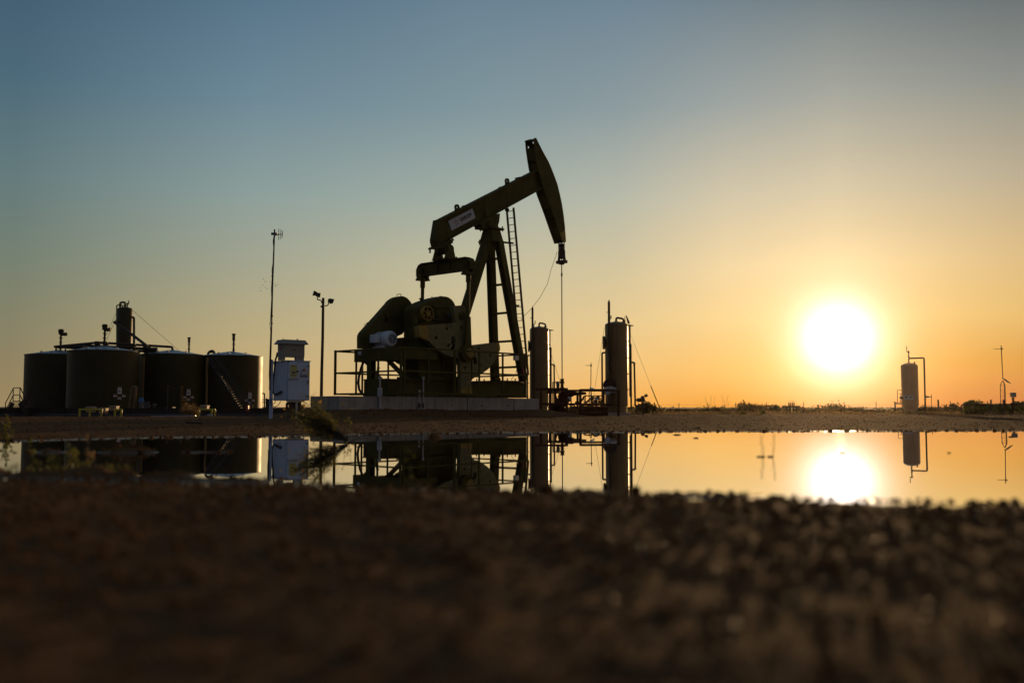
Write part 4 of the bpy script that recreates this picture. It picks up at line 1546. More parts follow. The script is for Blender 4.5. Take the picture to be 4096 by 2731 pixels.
# ------------------------------------------------------------------ wellhead
ZW = zm(2100, 1440, 4.704)
DW = (PO + U3 * ar).y
wx0, wy0_ = (PO + U3 * ar).x, DW
wg = gz(wx0, wy0_)
def wz(y):
    return wp(ZW(710, y), DW).z
def wxx(x, y=700):
    return wp(ZW(x, y), DW).x
wh = thing('wellhead', 'dark wellhead tree under the polished rod with stuffing box and side valves', 'wellhead', (wx0, wy0_, wg))
mb = MB()
for ya, yb, hw in ((352, 378, 38), (378, 402, 33), (405, 437, 45), (437, 512, 26), (512, 545, 42), (545, 650, 26), (650, 745, 40), (745, 850, 58), (850, 880, 66), (880, 1030, 48)):
    r_ = hw / 4.704 / F * DW
    mb.cyl((wx0, wy0_, wz(yb)), (wx0, wy0_, wz(ya) + 0.002), r_, n=14)
for y in (450, 470, 490, 508):
    mb.cyl((wx0, wy0_, wz(y + 6)), (wx0, wy0_, wz(y)), 40 / 4.704 / F * DW, n=14)
mb.cyl((wx0, wy0_, wg - 0.3), (wx0, wy0_, wz(1020)), 0.14, n=12)
mb.build('casing_head', M['rustred'], wh)
mb = MB()
z = wz(625)
mb.tube([(wx0, wy0_, z), (wxx(1040), wy0_, z - 0.02)], 0.09, 10)
mb.cyl((wxx(740), wy0_, z), (wxx(905), wy0_, z), 0.16, n=12)
mb.cyl((wxx(880), wy0_, z), (wxx(960), wy0_, z), 0.15, 0.09, 12)
mb.cyl((wxx(1040), wy0_, z), (wxx(1150), wy0_, z), 0.085, 0.06, 10)
x_ = wxx(988)
mb.tube([(x_, wy0_, z), (x_, wy0_, wg)], 0.055, 8)
mb.cyl((x_, wy0_, wz(800) - 0.06), (x_, wy0_, wz(800) + 0.06), 0.12, n=10)
mb.build('flow_line', M['rustred'], wh)
mb = MB()
for x, y, r_ in ((675, 680, 0.14), (760, 670, 0.13), (660, 770, 0.18), (770, 760, 0.16), (650, 920, 0.25), (560, 910, 0.2)):
    mb.cyl((wxx(x), wy0_ - 0.12, wz(y)), (wxx(x), wy0_ + 0.12, wz(y)), r_, n=14)
mb.tube([(wxx(560), wy0_, wz(770)), (wxx(800), wy0_, wz(770))], 0.06, 8)
mb.tube([(wxx(440), wy0_, wz(930)), (wxx(760), wy0_, wz(930))], 0.08, 8)
mb.build('side_valve', M['rustred'], wh)
mb = MB()
mb.cyl((wxx(620), wy0_, wz(525)), (wxx(620), wy0_, wz(445)), 0.07, 0.085, 14)
mb.cyl((wxx(615), wy0_, wz(445)), (wxx(615), wy0_, wz(400)), 0.085, 0.05, 14)
mb.tube([(wxx(525), wy0_, wz(900)), (wxx(525), wy0_, wz(418)), (wxx(690), wy0_, wz(418))], 0.035, 8)
mb.build('lubricator', M['steel'], wh)
mb = MB()
for x in (470, 575, 600):
    mb.tube([(wxx(x), wy0_ + 0.3, wz(1000)), (wxx(x), wy0_ + 0.3, wz(580 if x < 590 else 680))], 0.03 if x == 600 else 0.055, 8)
mb.tube([(wxx(410), wy0_ + 0.3, wz(605)), (wxx(680), wy0_ + 0.3, wz(610))], 0.045, 8)
mb.build('riser_pipe', M['rustred'], wh)
# sign board
d_ = DW + 2.5
def pbox(mb, x0, x1, y0, y1, d0, th_, z=ZW):
    A, B = wp(z(x0, y0), d0), wp(z(x1, y1), d0)
    mb.boxp(A.x, B.x, d0, d0 + th_, B.z, A.z)
sb = thing('lease_sign', 'white blank-faced lease sign board in a dark frame behind the wellhead', 'sign', tuple(wp(ZW(750, 1030), d_)))
mb = MB()
pbox(mb, 648, 858, 622, 768, d_, 0.02)
mb.build('board', M['sign'], sb)
mb = MB()
for x in (640, 868):
    A, B = wp(ZW(x, 612), d_), wp(ZW(x, 1030), d_)
    mb.bar((B.x, d_ + 0.03, B.z - 0.1), (A.x, d_ + 0.03, A.z), 0.05)
A, B = wp(ZW(640, 616), d_), wp(ZW(868, 772), d_)
mb.bar((A.x, d_ + 0.03, A.z), (B.x, d_ + 0.03, A.z), 0.05)
mb.bar((A.x, d_ + 0.03, B.z), (B.x, d_ + 0.03, B.z), 0.05)
mb.build('frame', M['pipe'], sb)

# pipe guard frames
def railframe(name, label, cat, d0, posts, rails, z=ZW, r_=0.045, mt='rustred', grp=None):
    p0 = wp(z(*posts[0][1]), d0)
    t = thing(name, label, cat, tuple(p0), group=grp)
    for top, bot in posts:
        A, B = wp(z(*top), d0), wp(z(*bot), d0)
        m1 = MB()
        m1.tube([(B.x, d0, min(B.z, gz(B.x, d0)) - 0.1), (A.x, d0, A.z)], r_, 10)
        m1.build('post', M[mt], t)
    for a, b in rails:
        A, B = wp(z(*a), d0), wp(z(*b), d0)
        m1 = MB()
        m1.tube([A, B], r_ * 0.9, 10)
        m1.build('rail', M[mt], t)
    return t
railframe('pipe_barrier', 'rusty pipe barrier with two posts just left of the wellhead', 'pipe barrier', 45.6, [((785, 535), (785, 1042)), ((300, 560), (300, 1010))], [((180, 543), (806, 543)), ((180, 825), (806, 828))], r_=0.06)
railframe('pipe_barrier', 'long rusty pipe barrier between the wellhead and the right separator', 'pipe barrier', 43.6, [((1040, 552), (1040, 1055)), ((1760, 562), (1760, 1062))], [((1030, 562), (1775, 566)), ((1040, 832), (1760, 834))], r_=0.06)
railframe('pipe_barrier', 'far rusty pipe barrier behind the wellhead, running to the right', 'pipe barrier', 50.5, [((1480, 575), (1480, 900)), ((470, 575), (470, 900))], [((430, 573), (1480, 573)), ((330, 820), (1480, 832)), ((860, 887), (1480, 890))], r_=0.06)
# ground pipework by the wellhead
pp = thing('flow_pipe', 'bundle of low rusty flow pipes with valves on the ground beside the wellhead', 'pipework', tuple(wp(ZW(1200, 1010), 47.2)))
mb = MB()
for ya, xa, xb, r_ in ((1010, 1060, 1560, 0.13), (985, 1080, 1480, 0.07), (905, 1110, 1560, 0.10), (940, 860, 1300, 0.08)):
    A, B = wp(ZW(xa, ya), 47.2), wp(ZW(xb, ya), 47.2)
    mb.tube([A, B], r_, 10)
mb.build('pipe_run', M['rustred'], pp)
mb = MB()
for x, y, r_ in ((1215, 930, 0.23), (1330, 770, 0.2), (1440, 765, 0.14), (1140, 930, 0.15), (900, 900, 0.16), (1390, 940, 0.16), (1480, 900, 0.2)):
    c = wp(ZW(x, y), 47.2)
    mb.ring(c + Vector((0, -0.05, 0)), c + Vector((0, 0.05, 0)), r_, r_ * 0.72, 16)
    mb.cyl(c + Vector((0, -0.06, 0)), c + Vector((0, 0.06, 0)), r_ * 0.4, n=10)
    mb.tube([c, Vector((c.x, c.y, gz(c.x, c.y)))], 0.05, 8)
mb.build('valve', M['rustred'], pp)
c = wp(ZW(1345, 735), 47.2)
mb = MB()
mb.boxp(c.x - 0.09, c.x + 0.06, c.y - 0.1, c.y + 0.05, c.z - 0.05, c.z + 0.06)
mb.build('gauge_box', M['galv'], pp)

# small stile
def stile(name, label, d0, lines, z, w=1.0, r_=0.03, step=None):
    P = wp(z(*lines[0][0]), d0)
    t = thing(name, label, 'steel stairs', (P.x, d0, gz(P.x, d0)))
    for k, off in enumerate((0, w)):
        mb = MB()
        for a, b in lines:
            mb.tube([wp(z(*a), d0) + Vector((0, off, 0)), wp(z(*b), d0) + Vector((0, off, 0))], r_, 6)
        mb.build('handrail', M['pipe'], t)
    return t
stile('stair_stile', 'small dark steel stile with handrails between wellhead and right separator', 58.0,
      [((1050, 800), (1135, 668)), ((1135, 668), (1260, 668)), ((1300, 668), (1500, 668)), ((1135, 668), (1135, 890)), ((1135, 778), (1250, 778)), ((1165, 800), (1295, 668)), ((1050, 900), (1295, 680)),
       ((1385, 670), (1480, 860)), ((1260, 890), (1385, 680)), ((1385, 670), (1385, 880)), ((1290, 670), (1290, 890)), ((1300, 778), (1500, 790))], ZW)

# ------------------------------------------------------------------ separators
def dome(r, h, z, n=8):
    return [(r * math.cos(math.pi / 2 * k / n), z + h * math.sin(math.pi / 2 * k / n)) for k in range(n + 1)]
def separator(name, label, d0, x0, x1, ytop, Zf, ybase=None, mt='vessel', kind=0):
    A, B = wp(Zf(x0, ytop), d0), wp(Zf(x1, ytop), d0)
    cx = (A.x + B.x) / 2
    r = (B.x - A.x) / 2
    zt_ = A.z
    zg = gz(cx, d0)
    t = thing(name, label, 'separator vessel', (cx, d0, zg))
    mb = MB()
    mb.lathe((cx, d0, 0), [(r * 0.9, zg - 0.1), (r * 0.9, zg + 0.5), (r, zg + 0.55), (r * 1.0, zt_ - r * 0.32)] + dome(r, r * 0.32, zt_ - r * 0.32), 40)
    mb.build('shell', M[mt], t)
    mb = MB()
    mb.boxp(cx - r * 0.85, cx + r * 1.1, d0 - r * 0.9, d0 + r, zg - 0.2, zg + 0.16)
    mb.build('concrete_base', M['concrete'], t)
    return t, cx, r, zt_, zg
Z5 = zm(2000, 1150, 2.959)
def sep_fit(t, cx, r, zt_, zg, d0, f):
    # f maps local fractions: x in radii from the axis, z in metres from the top
    S_ = lambda x, z, y=0.0: Vector((cx + x * r, d0 + y * r, zt_ + z))
    H = zt_ - zg
    mb = MB()
    mb.cyl(S_(-0.72, -H + 0.5, -0.95), S_(-0.72, H * 0.19, -0.95), 0.066 * r / 0.6, n=12)
    mb.cyl(S_(-0.72, H * 0.19, -0.95), S_(-0.72, H * 0.225, -0.95), 0.075 * r / 0.6, 0.01, 10)
    mb.cyl(S_(-0.78, 0.09 * H, -0.95), S_(-0.95, 0.09 * H, -0.95), 0.02, n=6)
    mb.build('flue_stack', M['pipe'], t)
    mb = MB()
    mb.tube([S_(0.0, -0.05), S_(0.0, 0.045 * H), S_(0.68, 0.03 * H), S_(0.68, -0.15)], 0.055, 8, fil=0.12)
    for x in (0.0, 0.68):
        mb.cyl(S_(x, -0.02), S_(x, 0.03), 0.1, n=10)
    mb.tube([S_(-0.55, -0.1, 0.3), S_(-0.55, 0.03 * H, 0.3), S_(-0.42, 0.04 * H, 0.3), S_(-0.42, 0.07 * H, 0.3)], 0.035, 6)
    mb.build('vent_pipe', M['pipe'], t)
    mb = MB()
    # platform brackets and the ladder with its standoffs
    for y in (-0.8, -0.2):
        mb.bar(S_(1.14, -0.04 * H, y), S_(1.14, -H * 0.80, y), 0.05)
    mb.ring(S_(0.98, -0.04 * H), S_(0.98, -0.045 * H), 0.34 * r / 0.6, 0.27 * r / 0.6, 16)
    for k in range(22):
        z = -0.06 * H - k * H * 0.033
        mb.tube([S_(1.14, z, -0.8), S_(1.14, z, -0.2)], 0.014, 5)
    for z in (-0.04, -0.215, -0.26, -0.39, -0.56, -0.725):
        mb.bar(S_(0.6, z * H, -0.5), S_(1.2, z * H, -0.5), 0.05, 0.05)
    mb.build('ladder', M['pipe'], t)
    mb = MB()
    mb.tube([S_(1.24, -0.24 * H, -0.3), S_(1.24, -0.92 * H, -0.3), S_(0.9, -0.92 * H, -0.3)], 0.05, 10, fil=0.1)
    mb.tube([S_(1.3, -0.435 * H, 0), S_(1.58, -0.435 * H, 0), S_(1.63, -0.90 * H, 0), S_(1.95, -0.90 * H, 0)], 0.05, 8, fil=0.14)
    for zz in (-0.45, -0.89):
        mb.cyl(S_(1.6, zz * H), S_(1.6, zz * H + 0.03), 0.09, n=10)
    mb.build('down_pipe', M['pipe'], t)
    mb = MB()
    mb.tube([S_(-0.95, -0.33 * H, 0.2), S_(-1.25, -0.33 * H, 0.2), S_(-1.25, -0.9 * H, 0.2)], 0.05, 8, fil=0.12)
    mb.build('gas_line', M['pipe'], t)
    mb = MB()
    mb.cyl(S_(-0.9, -0.225 * H), S_(-1.06, -0.225 * H), 0.28 * r / 0.6, n=20)
    mb.cyl(S_(-1.06, -0.225 * H), S_(-1.16, -0.225 * H), 0.36 * r / 0.6, n=24)
    for k in range(12):
        a = R(30 * k)
        mb.cyl(S_(-1.02, -0.225 * H) + Vector((0, 0.31 * math.cos(a) * r / 0.6, 0.31 * math.sin(a) * r / 0.6)), S_(-1.2, -0.225 * H) + Vector((0, 0.31 * math.cos(a) * r / 0.6, 0.31 * math.sin(a) * r / 0.6)), 0.03, n=6)
    mb.build('manway', M['pipe'], t)
d0 = 54.5
s1, cx, r, zt_, zg = separator('separator', 'tall dark separator with tilted drain arm, right of the wellhead', d0, 1241, 1508, 404, Z5)
sep_fit(s1, cx, r, zt_, zg, d0, None)
mb = MB()
c = wp(Z5(1266, 1220), d0 - r - 0.1)
mb.cyl(c + Vector((0, -0.12, 0)), c + Vector((0, 0.1, 0)), 0.22, n=24)
mb.cyl(c + Vector((0.1, -0.06, 0.05)), c + Vector((0.4, 0.1, 0.03)), 0.2, n=20)
mb.build('burner_housing', M['galv'], s1)
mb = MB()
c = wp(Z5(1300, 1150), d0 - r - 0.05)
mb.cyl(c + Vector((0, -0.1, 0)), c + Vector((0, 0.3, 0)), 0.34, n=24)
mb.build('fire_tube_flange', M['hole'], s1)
mb = MB()
p = [wp(Z5(*q), d0) for q in ((1493, 330), (1500, 348), (1525, 425))]
mb.tube(p[:2], 0.03, 6)
mb.tube([p[1], p[2]], 0.035, 6, r1=0.075)
mb.tube([wp(Z5(1480, 340), d0), wp(Z5(1480, 430), d0)], 0.02, 5)
mb.build('wind_sock_arm', M['pipe'], s1)
d2 = 66.0
s2, cx2, r2, zt2, zg2 = separator('separator', 'dark separator half hidden behind the pump jack ladder', d2, 352, 574, 462, Z5)
sep_fit(s2, cx2, r2, zt2, zg2, d2, None)
# valve hanging on the drain line of the right separator
vt = thing('drain_valve', 'dark drain valve with a tilted lever arm beside the right separator', 'valve', tuple(wp(Z5(1688, 1450), d0)))
mb = MB()
c = wp(Z5(1688, 1330), d0)
mb.cyl(c + Vector((-0.3, 0, 0)), c + Vector((0.12, 0, 0)), 0.11, n=12)
mb.cyl(c + Vector((0, 0, -0.08)), c + Vector((0, 0, 0.22)), 0.14, 0.09, 12)
mb.tube([wp(Z5(1600, 1330), d0), c], 0.05, 8)
mb.tube([c, Vector((c.x, c.y, gz(c.x, c.y)))], 0.05, 8)
for k in range(4):
    mb.cyl(c + Vector((0, 0, -0.2 - 0.13 * k)), c + Vector((0, 0, -0.17 - 0.13 * k)), 0.1, n=10)
mb.build('valve_body', M['pipe'], vt)
mb = MB()
p = [wp(Z5(*q), d0) for q in ((1688, 1298), (1718, 1280))]
mb.tube(p, 0.022, 6)
mb.box(p[1] + Vector((0.05, 0, 0.01)), (0.16, 0.12, 0.15), mtx=Matrix.Rotation(R(-25), 3, 'Y'))
mb.build('lever_arm', M['pipe'], vt)
# guy wires
def cable(name, label, pts, r_=0.012, n=5, mt='steel'):
    o = MB().tube(pts, r_, n).build(name, M[mt])
    return tag(o, label, 'guy wire')
g = thing('guy_wire', 'guy wire from the right separator down to a steel anchor rod on its right', 'guy wire', tuple(wp(Z5(1915, 1480), 54.5)))
mb = MB().tube([wp(Z5(1520, 490), 54.5), wp(Z5(1785, 1165), 54.5)], 0.008, 5)
mb.build('cable', M['galv'], g)
mb = MB().tube([wp(Z5(1785, 1165), 54.5), wp(Z5(1915, 1485), 54.5)], 0.025, 6)
mb.build('anchor_rod', M['pipe'], g)
cable('guy_wire', 'guy wire from the right separator down to its left side', [wp(Z5(1235, 470), 54.5), wp(Z5(1125, 1175), 54.5), wp(Z5(1108, 1290), 54.5)], 0.008)
cable('guy_wire', 'guy wire from the hidden separator down towards the wellhead', [wp(Z5(575, 690), 66), wp(Z5(710, 1110), 66), wp(Z5(790, 1370), 66)], 0.01)

# ------------------------------------------------------------------ antenna towers
def lattice_tower(name, label, d0, z, top, yag, hub, legs, base, panel, flip):
    B = wp(z(*base), d0)
    gb = gz(B.x, d0)
    t = thing(name, label, 'antenna tower', (B.x, d0, gb))
    mb = MB()
    mb.tube([wp(z(*hub), d0), wp(z(*top), d0)], 0.03, 6)
    mb.build('mast', M['pipe'], t)
    mb = MB()
    mb.tube([wp(z(*yag[0]), d0), wp(z(*yag[1]), d0)], 0.02, 6)
    c = wp(z(*yag[1]), d0)
    mb.box(c, (0.12, 0.1, 0.1))
    a = wp(z(*yag[0]), d0)
    for k in range(4):
        q = a.lerp(c, k / 3)
        mb.tube([q + Vector((0, -0.3, 0)), q + Vector((0, 0.3, 0))], 0.01, 5)
    mb.build('antenna', M['pipe'], t)
    H = wp(z(*hub), d0)
    tops = [wp(z(*p), d0) for p in legs]
    mb = MB()
    off = (0.12, -0.22, 0.12)
    legw = []
    for q, o in zip(tops, off):
        k = Vector((q.x, d0 + o, q.z))
        b = Vector((q.x + (B.x - H.x) * 0.9, d0 + o, gb - 0.1))
        mb.tube([H + Vector((0, 0, -0.1)), k, b], 0.025, 6)
        legw.append((k, b))
    for j in range(6):
        for m_ in range(3):
            k0, b0 = legw[m_]
            k1, b1 = legw[(m_ + 1) % 3]
            mb.tube([k0.lerp(b0, j / 6), k1.lerp(b1, (j + 1) / 6)], 0.008, 4)
            mb.tube([k0.lerp(b0, j / 6), k1.lerp(b1, j / 6)], 0.008, 4)
    mb.build('lattice', M['pipe'], t)
    p = [wp(z(*q), d0) for q in panel]
    mb = MB()
    ex = p[1] - p[0]
    off = Vector((0, 0.55, 0.12))
    nv = ex.cross(off).normalized() * 0.04
    mb.add([p[0] - off * 0.5, p[1] - off * 0.5, p[1] + off * 0.5, p[0] + off * 0.5, p[0] - off * 0.5 + nv, p[1] - off * 0.5 + nv, p[1] + off * 0.5 + nv, p[0] + off * 0.5 + nv],
           [(0, 1, 2, 3), (4, 7, 6, 5), (0, 4, 5, 1), (1, 5, 6, 2), (2, 6, 7, 3), (3, 7, 4, 0)])
    mb.build('solar_panel', M['solar'], t)
    return t
lattice_tower('antenna_tower', 'small lattice antenna tower with a solar panel, seen behind the wellhead', 72.0, ZW, (1243, 50), ((1145, 100), (1242, 102)), (1238, 540), ((1210, 615), (1240, 610), (1255, 620)), (1235, 1000), ((1218, 530), (1296, 548)), 1)
ZR = zm(3250, 1300, 2.780)
lattice_tower('antenna_tower', 'lattice antenna tower with tilted solar panel at the far right', 74.0, ZR, (2097, 228), ((2025, 264), (2104, 264)), (2117, 600), ((2096, 668), (2126, 668), (2143, 672)), (2125, 985), ((2125, 598), (2183, 642)), 0)

# ------------------------------------------------------------------ right hand vessel
d3 = 73.0
A, B = wp(ZR(986, 430), d3), wp(ZR(1163, 430), d3)
B2 = wp(ZR(1178, 900), d3)
A2 = wp(ZR(1000, 900), d3)
cx = (A.x + B.x + A2.x + B2.x) / 4
r = (B2.x - A2.x) / 2
zt_ = wp(ZR(1070, 420), d3).z
zg = gz(cx, d3)
zk = wp(ZR(1090, 930), d3).z
vs_ = thing('separator', 'beige vertical vessel with two hazard diamonds, left of the far right antenna', 'separator vessel', (cx, d3, zg))
mb = MB()
mb.lathe((cx, d3, 0), [(r * 0.76, zg - 0.15), (r * 0.76, zk - 0.02), (r * 0.84, zk + 0.03), (r * 0.95, zk + 0.14), (r, zk + 0.26), (r, zt_ - r * 0.42)] + dome(r, r * 0.42, zt_ - r * 0.42), 44)
mb.build('shell', M['vessel2'], vs_)
def W3(x, y, o=0.0):
    q = wp(ZR(x, y), d3)
    q.y += o
    return q
mb = MB()
mb.tube([W3(1072, 425), W3(1068, 285)], 0.045, 8)
mb.tube([W3(1068, 298), W3(1048, 298), W3(1047, 235)], 0.03, 8)
for y in (405, 350, 300, 385):
    mb.cyl(W3(1070, y + 6), W3(1070, y), 0.085, n=10)
mb.tube([W3(1072, 370), W3(1240, 365), W3(1256, 985)], 0.06, 10, fil=0.12)
mb.cyl(W3(1135, 440), W3(1135, 408), 0.05, n=8)
for y in (780, 818):
    mb.cyl(W3(1252, y + 4), W3(1252, y), 0.1, n=10)
mb.tube([W3(1256, 798), W3(1322, 796)], 0.03, 6)
mb.cyl(W3(1265, 797), W3(1290, 797), 0.065, n=8)
mb.tube([W3(1322, 770), W3(1324, 985)], 0.022, 6)
mb.cyl(W3(1324, 925), W3(1324, 900), 0.06, n=8)
mb.build('vent_pipe', M['pipe'], vs_)
mb = MB()
mb.tube([W3(996, 722), W3(943, 722), W3(946, 862), W3(928, 866)], 0.022, 6, fil=0.05)
mb.cyl(W3(1000, 806), W3(968, 806), 0.12, 0.05, 10)
mb.tube([W3(978, 760), W3(982, 856)], 0.02, 6)
for y in (765, 854):
    mb.tube([W3(963, y), W3(994, y)], 0.022, 6)
mb.tube([W3(1002, 872), W3(915, 872)], 0.045, 8)
mb.tube([W3(918, 856), W3(921, 985)], 0.06, 8)
mb.tube([W3(902, 856), W3(925, 856)], 0.035, 6)
mb.tube([W3(1176, 945), W3(1186, 945), W3(1186, 985)], 0.05, 6)
mb.cyl(W3(1186, 965), W3(1186, 915), 0.06, n=8)
mb.build('gauge_column', M['pipe'], vs_)
def nfpa(parent, c, w, h, nx, ny, mt_red=True):
    # a white plate facing the camera side with a four colour hazard diamond
    n_ = Vector((nx, ny, 0)).normalized()
    ex = Vector((-n_.y, n_.x, 0))
    ez = Vector((0, 0, 1))
    m1 = MB()
    m1.prism([c + ex * (i * w / 2) + ez * (j * h / 2) for i, j in ((-1, -1), (1, -1), (1, 1), (-1, 1))], n_ * -0.02)
    s_ = m1.build('hazard_sign', M['sign'], parent)
    k = min(w, h) * 0.2
    for nm, (i, j), mt in (('red_diamond', (0, 1), 'red'), ('blue_diamond', (-1, 0), 'blue'), ('yellow_diamond', (1, 0), 'barrier'), ('white_diamond', (0, -1), 'plate')):
        cc = c + ex * (i * k) + ez * (j * k) + n_ * 0.004
        m1 = MB()
        m1.prism([cc + ex * (a * k * 0.95) + ez * (b * k * 0.95) for a, b in ((-1, 0), (0, -1), (1, 0), (0, 1))], n_ * 0.004)
        m1.build(nm, M[mt], s_)
    return s_
for x in (1046, 1097):
    c = wp(ZR(x, 804), d3 - r - 0.03)
    nfpa(vs_, c, 0.30, 0.32, 0, -1)
mb = MB()
c = wp(ZR(1070, 968), d3 - r * 0.76)
mb.boxp(c.x - 0.06, c.x + 0.06, c.y - 0.015, c.y + 0.05, c.z - 0.08, c.z + 0.09)
mb.build('access_hatch', M['yellow'], vs_)

# pipe run with meter box at the far right
d4 = 62.0
ZQ = zm(3840, 1450, 6.535)
def W4(x, y):
    return wp(ZQ(x, y), d4)
rp = thing('pipe_run', 'long raised rusty pipe with an elbow and meter box at the right edge', 'pipeline', tuple(W4(30, 1290)))
mb = MB()
mb.tube([W4(30, 1310), W4(30, 1100), W4(900, 1090), W4(2300, 1082)], 0.045, 10, fil=0.15)
for x in (98, 1460):
    mb.cyl(W4(x - 22, 1092), W4(x + 22, 1092), 0.075, n=10)
mb.cyl(W4(1340, 1085), W4(1412, 1085), 0.1, n=12)
mb.build('pipe', M['pipe'], rp)
mb = MB()
A, B = W4(1330, 782), W4(1450, 902)
mb.boxp(A.x, B.x, d4 - 0.12, d4 + 0.12, B.z, A.z)
mb.build('meter_box', M['beige'], rp, bevel=0.01)
mb = MB()
mb.tube([W4(1378, 1085), W4(1378, 905)], 0.03, 6)
mb.tube([W4(1400, 1085), W4(1400, 905)], 0.025, 6)
mb.cyl(W4(1390, 970), W4(1390, 935), 0.07, n=8)
mb.tube([W4(1340, 955), W4(1440, 955)], 0.015, 6)
mb.tube([W4(1378, 1085), W4(1385, 1240)], 0.04, 6)
mb.build('meter_stand', M['pipe'], rp)
for x, y0, lab in ((867, 965, 'tall square post behind the elbow end of the raised pipe'), (1204, 965, 'thick square post touching the foot of the lattice tower')):
    q = W4(x, y0)
    g_ = gz(q.x, d4 + 0.3)
    t = MB().bar((q.x, d4 + 0.3, g_ - 0.2), (q.x, d4 + 0.3, q.z), 0.07 if x < 1000 else 0.12, 0.08).build('post', M['wood'])
    tag(t, lab, 'post')

# manifold in front of the bushes
d5 = 78.0
ZM = zm(2900, 1550, 3.36)
def W5(x, y):
    return wp(ZM(x, y), d5)
mf = thing('valve_manifold', 'pipe manifold rack with four valves standing before the far bushes', 'manifold', tuple(W5(900, 350)))
mb = MB()
mb.tube([W5(765, 256), W5(1010, 254)], 0.07, 8)
for x in (835, 873, 921, 958):
    mb.tube([W5(x, 258), W5(x, 365)], 0.08, 8)
mb.tube([W5(828, 262), W5(755, 350)], 0.05, 8)
for x in (965, 1000, 1035):
    mb.tube([W5(x, 256), W5(x + 90, 345)], 0.055, 8)
mb.tube([W5(750, 350), W5(1400, 345)], 0.05, 8)
mb.build('pipe_rack', M['pipe'], mf)
for i, x in enumerate((857, 879, 905, 928)):
    m1 = MB()
    m1.cyl(W5(x, 250), W5(x, 205), 0.045, n=8)
    for y in (207, 222, 240):
        m1.cyl(W5(x, y + 4), W5(x, y), 0.07, n=8)
    m1.tube([W5(x, 205), W5(x, 178)], 0.015, 5)
    m1.tube([W5(x - 4, 186), W5(x + 4, 186)], 0.02, 5)
    m1.build('valve', M['pipe'], mf)
for i, (x0, x1, y, lab) in enumerate(((-560, 760, 358, 'rusty pipeline on the ground left of the valve manifold'), (1100, 2250, 352, 'rusty pipeline on the ground right of the valve manifold'))):
    pts = [W5(x0 + (x1 - x0) * k / 8, y + 2 * math.sin(k * 1.7)) for k in range(9)]
    tag(MB().tube(pts, 0.09, 8).build('pipeline', M['pipe']), lab, 'pipeline')
# ------------------------------------------------------------------ control cabinet and antenna mast
ZH = zm(1080, 1340, 4.61)
d6 = 33.0
def H6(x, y, d=d6):
    return wp(ZH(x, y), d)
CPHI = R(38)
C0 = H6(312, 1200)
C0.z = 0.0
cab = thing('control_cabinet', 'white electrical control cabinet on posts with a smaller beige roofed box on top', 'control cabinet', tuple(C0), CPHI)
E1 = Vector((math.cos(CPHI), math.sin(CPHI), 0))
E2 = Vector((-math.sin(CPHI), math.cos(CPHI), 0))
def fp(x, y, off=0.0):
    # photo point on a plane parallel to the cabinet front, off metres before it
    v = ray(*ZH(x, y))
    t = (-off - (CAM - C0).dot(E2)) / v.dot(E2)
    w = CAM + v * t - C0
    return Vector((w.dot(E1), -off, w.z))
def lf(x, y, off=0.0):
    v = ray(*ZH(x, y))
    t = (-off - (CAM - C0).dot(E1)) / v.dot(E1)
    w = CAM + v * t - C0
    return Vector((-off, w.dot(E2), w.z))
cz0, cz1 = fp(318, 1204).z, fp(318, 478).z
cw_, cd_ = fp(730, 800).x, lf(64, 800).y
mb = MB()
mb.boxp(0, cw_, 0, cd_, cz0, cz1)
mb.boxp(-0.03, cw_ + 0.03, -0.04, cd_ + 0.03, cz1 + 0.001, cz1 + 0.03)
body = mb.build('cabinet_body', M['white'], cab, local=True, bevel=0.01)
mb = MB()
mb.boxp(0.015, cw_ - 0.012, -0.035, -0.001, cz0 + 0.015, cz1 - 0.02)
door = mb.build('cabinet_door', M['white'], cab, local=True, bevel=0.008)
def plate(mb, x0, y0, x1, y1, off, th_=0.012):
    a, b = fp(x0, y0, off), fp(x1, y1, off)
    zc = (fp((x0 + x1) / 2, y0, off).z, fp((x0 + x1) / 2, y1, off).z)
    mb.boxp(a.x, b.x, -off, -off + th_, zc[1], zc[0])
mb = MB()
for x, y in ((718, 572), (706, 850), (697, 1130), (508, 668)):
    c = fp(x, y, 0.05 if x > 600 else 0.13)
    mb.box(c, (0.045, 0.04, 0.05))
mb.build('door_latch', M['black'], door, local=True)
mb = MB()
plate(mb, 345, 512, 545, 808, 0.10, 0.064)
pan = mb.build('access_panel', M['white'], door, local=True, bevel=0.008)
mb = MB()
plate(mb, 378, 552, 496, 776, 0.106, 0.004)
note = mb.build('notice', M['note'], cab, local=True)
mb = MB()
for x0, x1, y0, y1 in ((400, 485, 566, 577), (405, 466, 672, 708), (385, 490, 734, 744)):
    plate(mb, x0, y0, x1, y1, 0.110, 0.003)
mb.build('printed_line', M['greyink'], note, local=True)
mb = MB()
c = fp(626, 642, 0.04)
mb.cyl(c + Vector((0, -0.05, 0)), c + Vector((0, 0.02, 0)), 0.042, n=16)
mb.build('rotary_switch', M['orange'], door, local=True)
mb = MB()
for x, y, w, h in ((572, 708, 22, 22), (574, 755, 28, 28), (642, 738, 100, 10), (645, 765, 95, 18), (346, 494, 26, 22), (694, 884, 40, 8), (696, 903, 32, 8)):
    plate(mb, x - w / 2, y - h / 2, x + w / 2, y + h / 2, 0.045, 0.012)
mb.build('control_button', M['ink'], door, local=True)
mb = MB()
plate(mb, 694, 645, 722, 772, 0.041, 0.006)
mb.build('label_plate', M['note'], door, local=True)
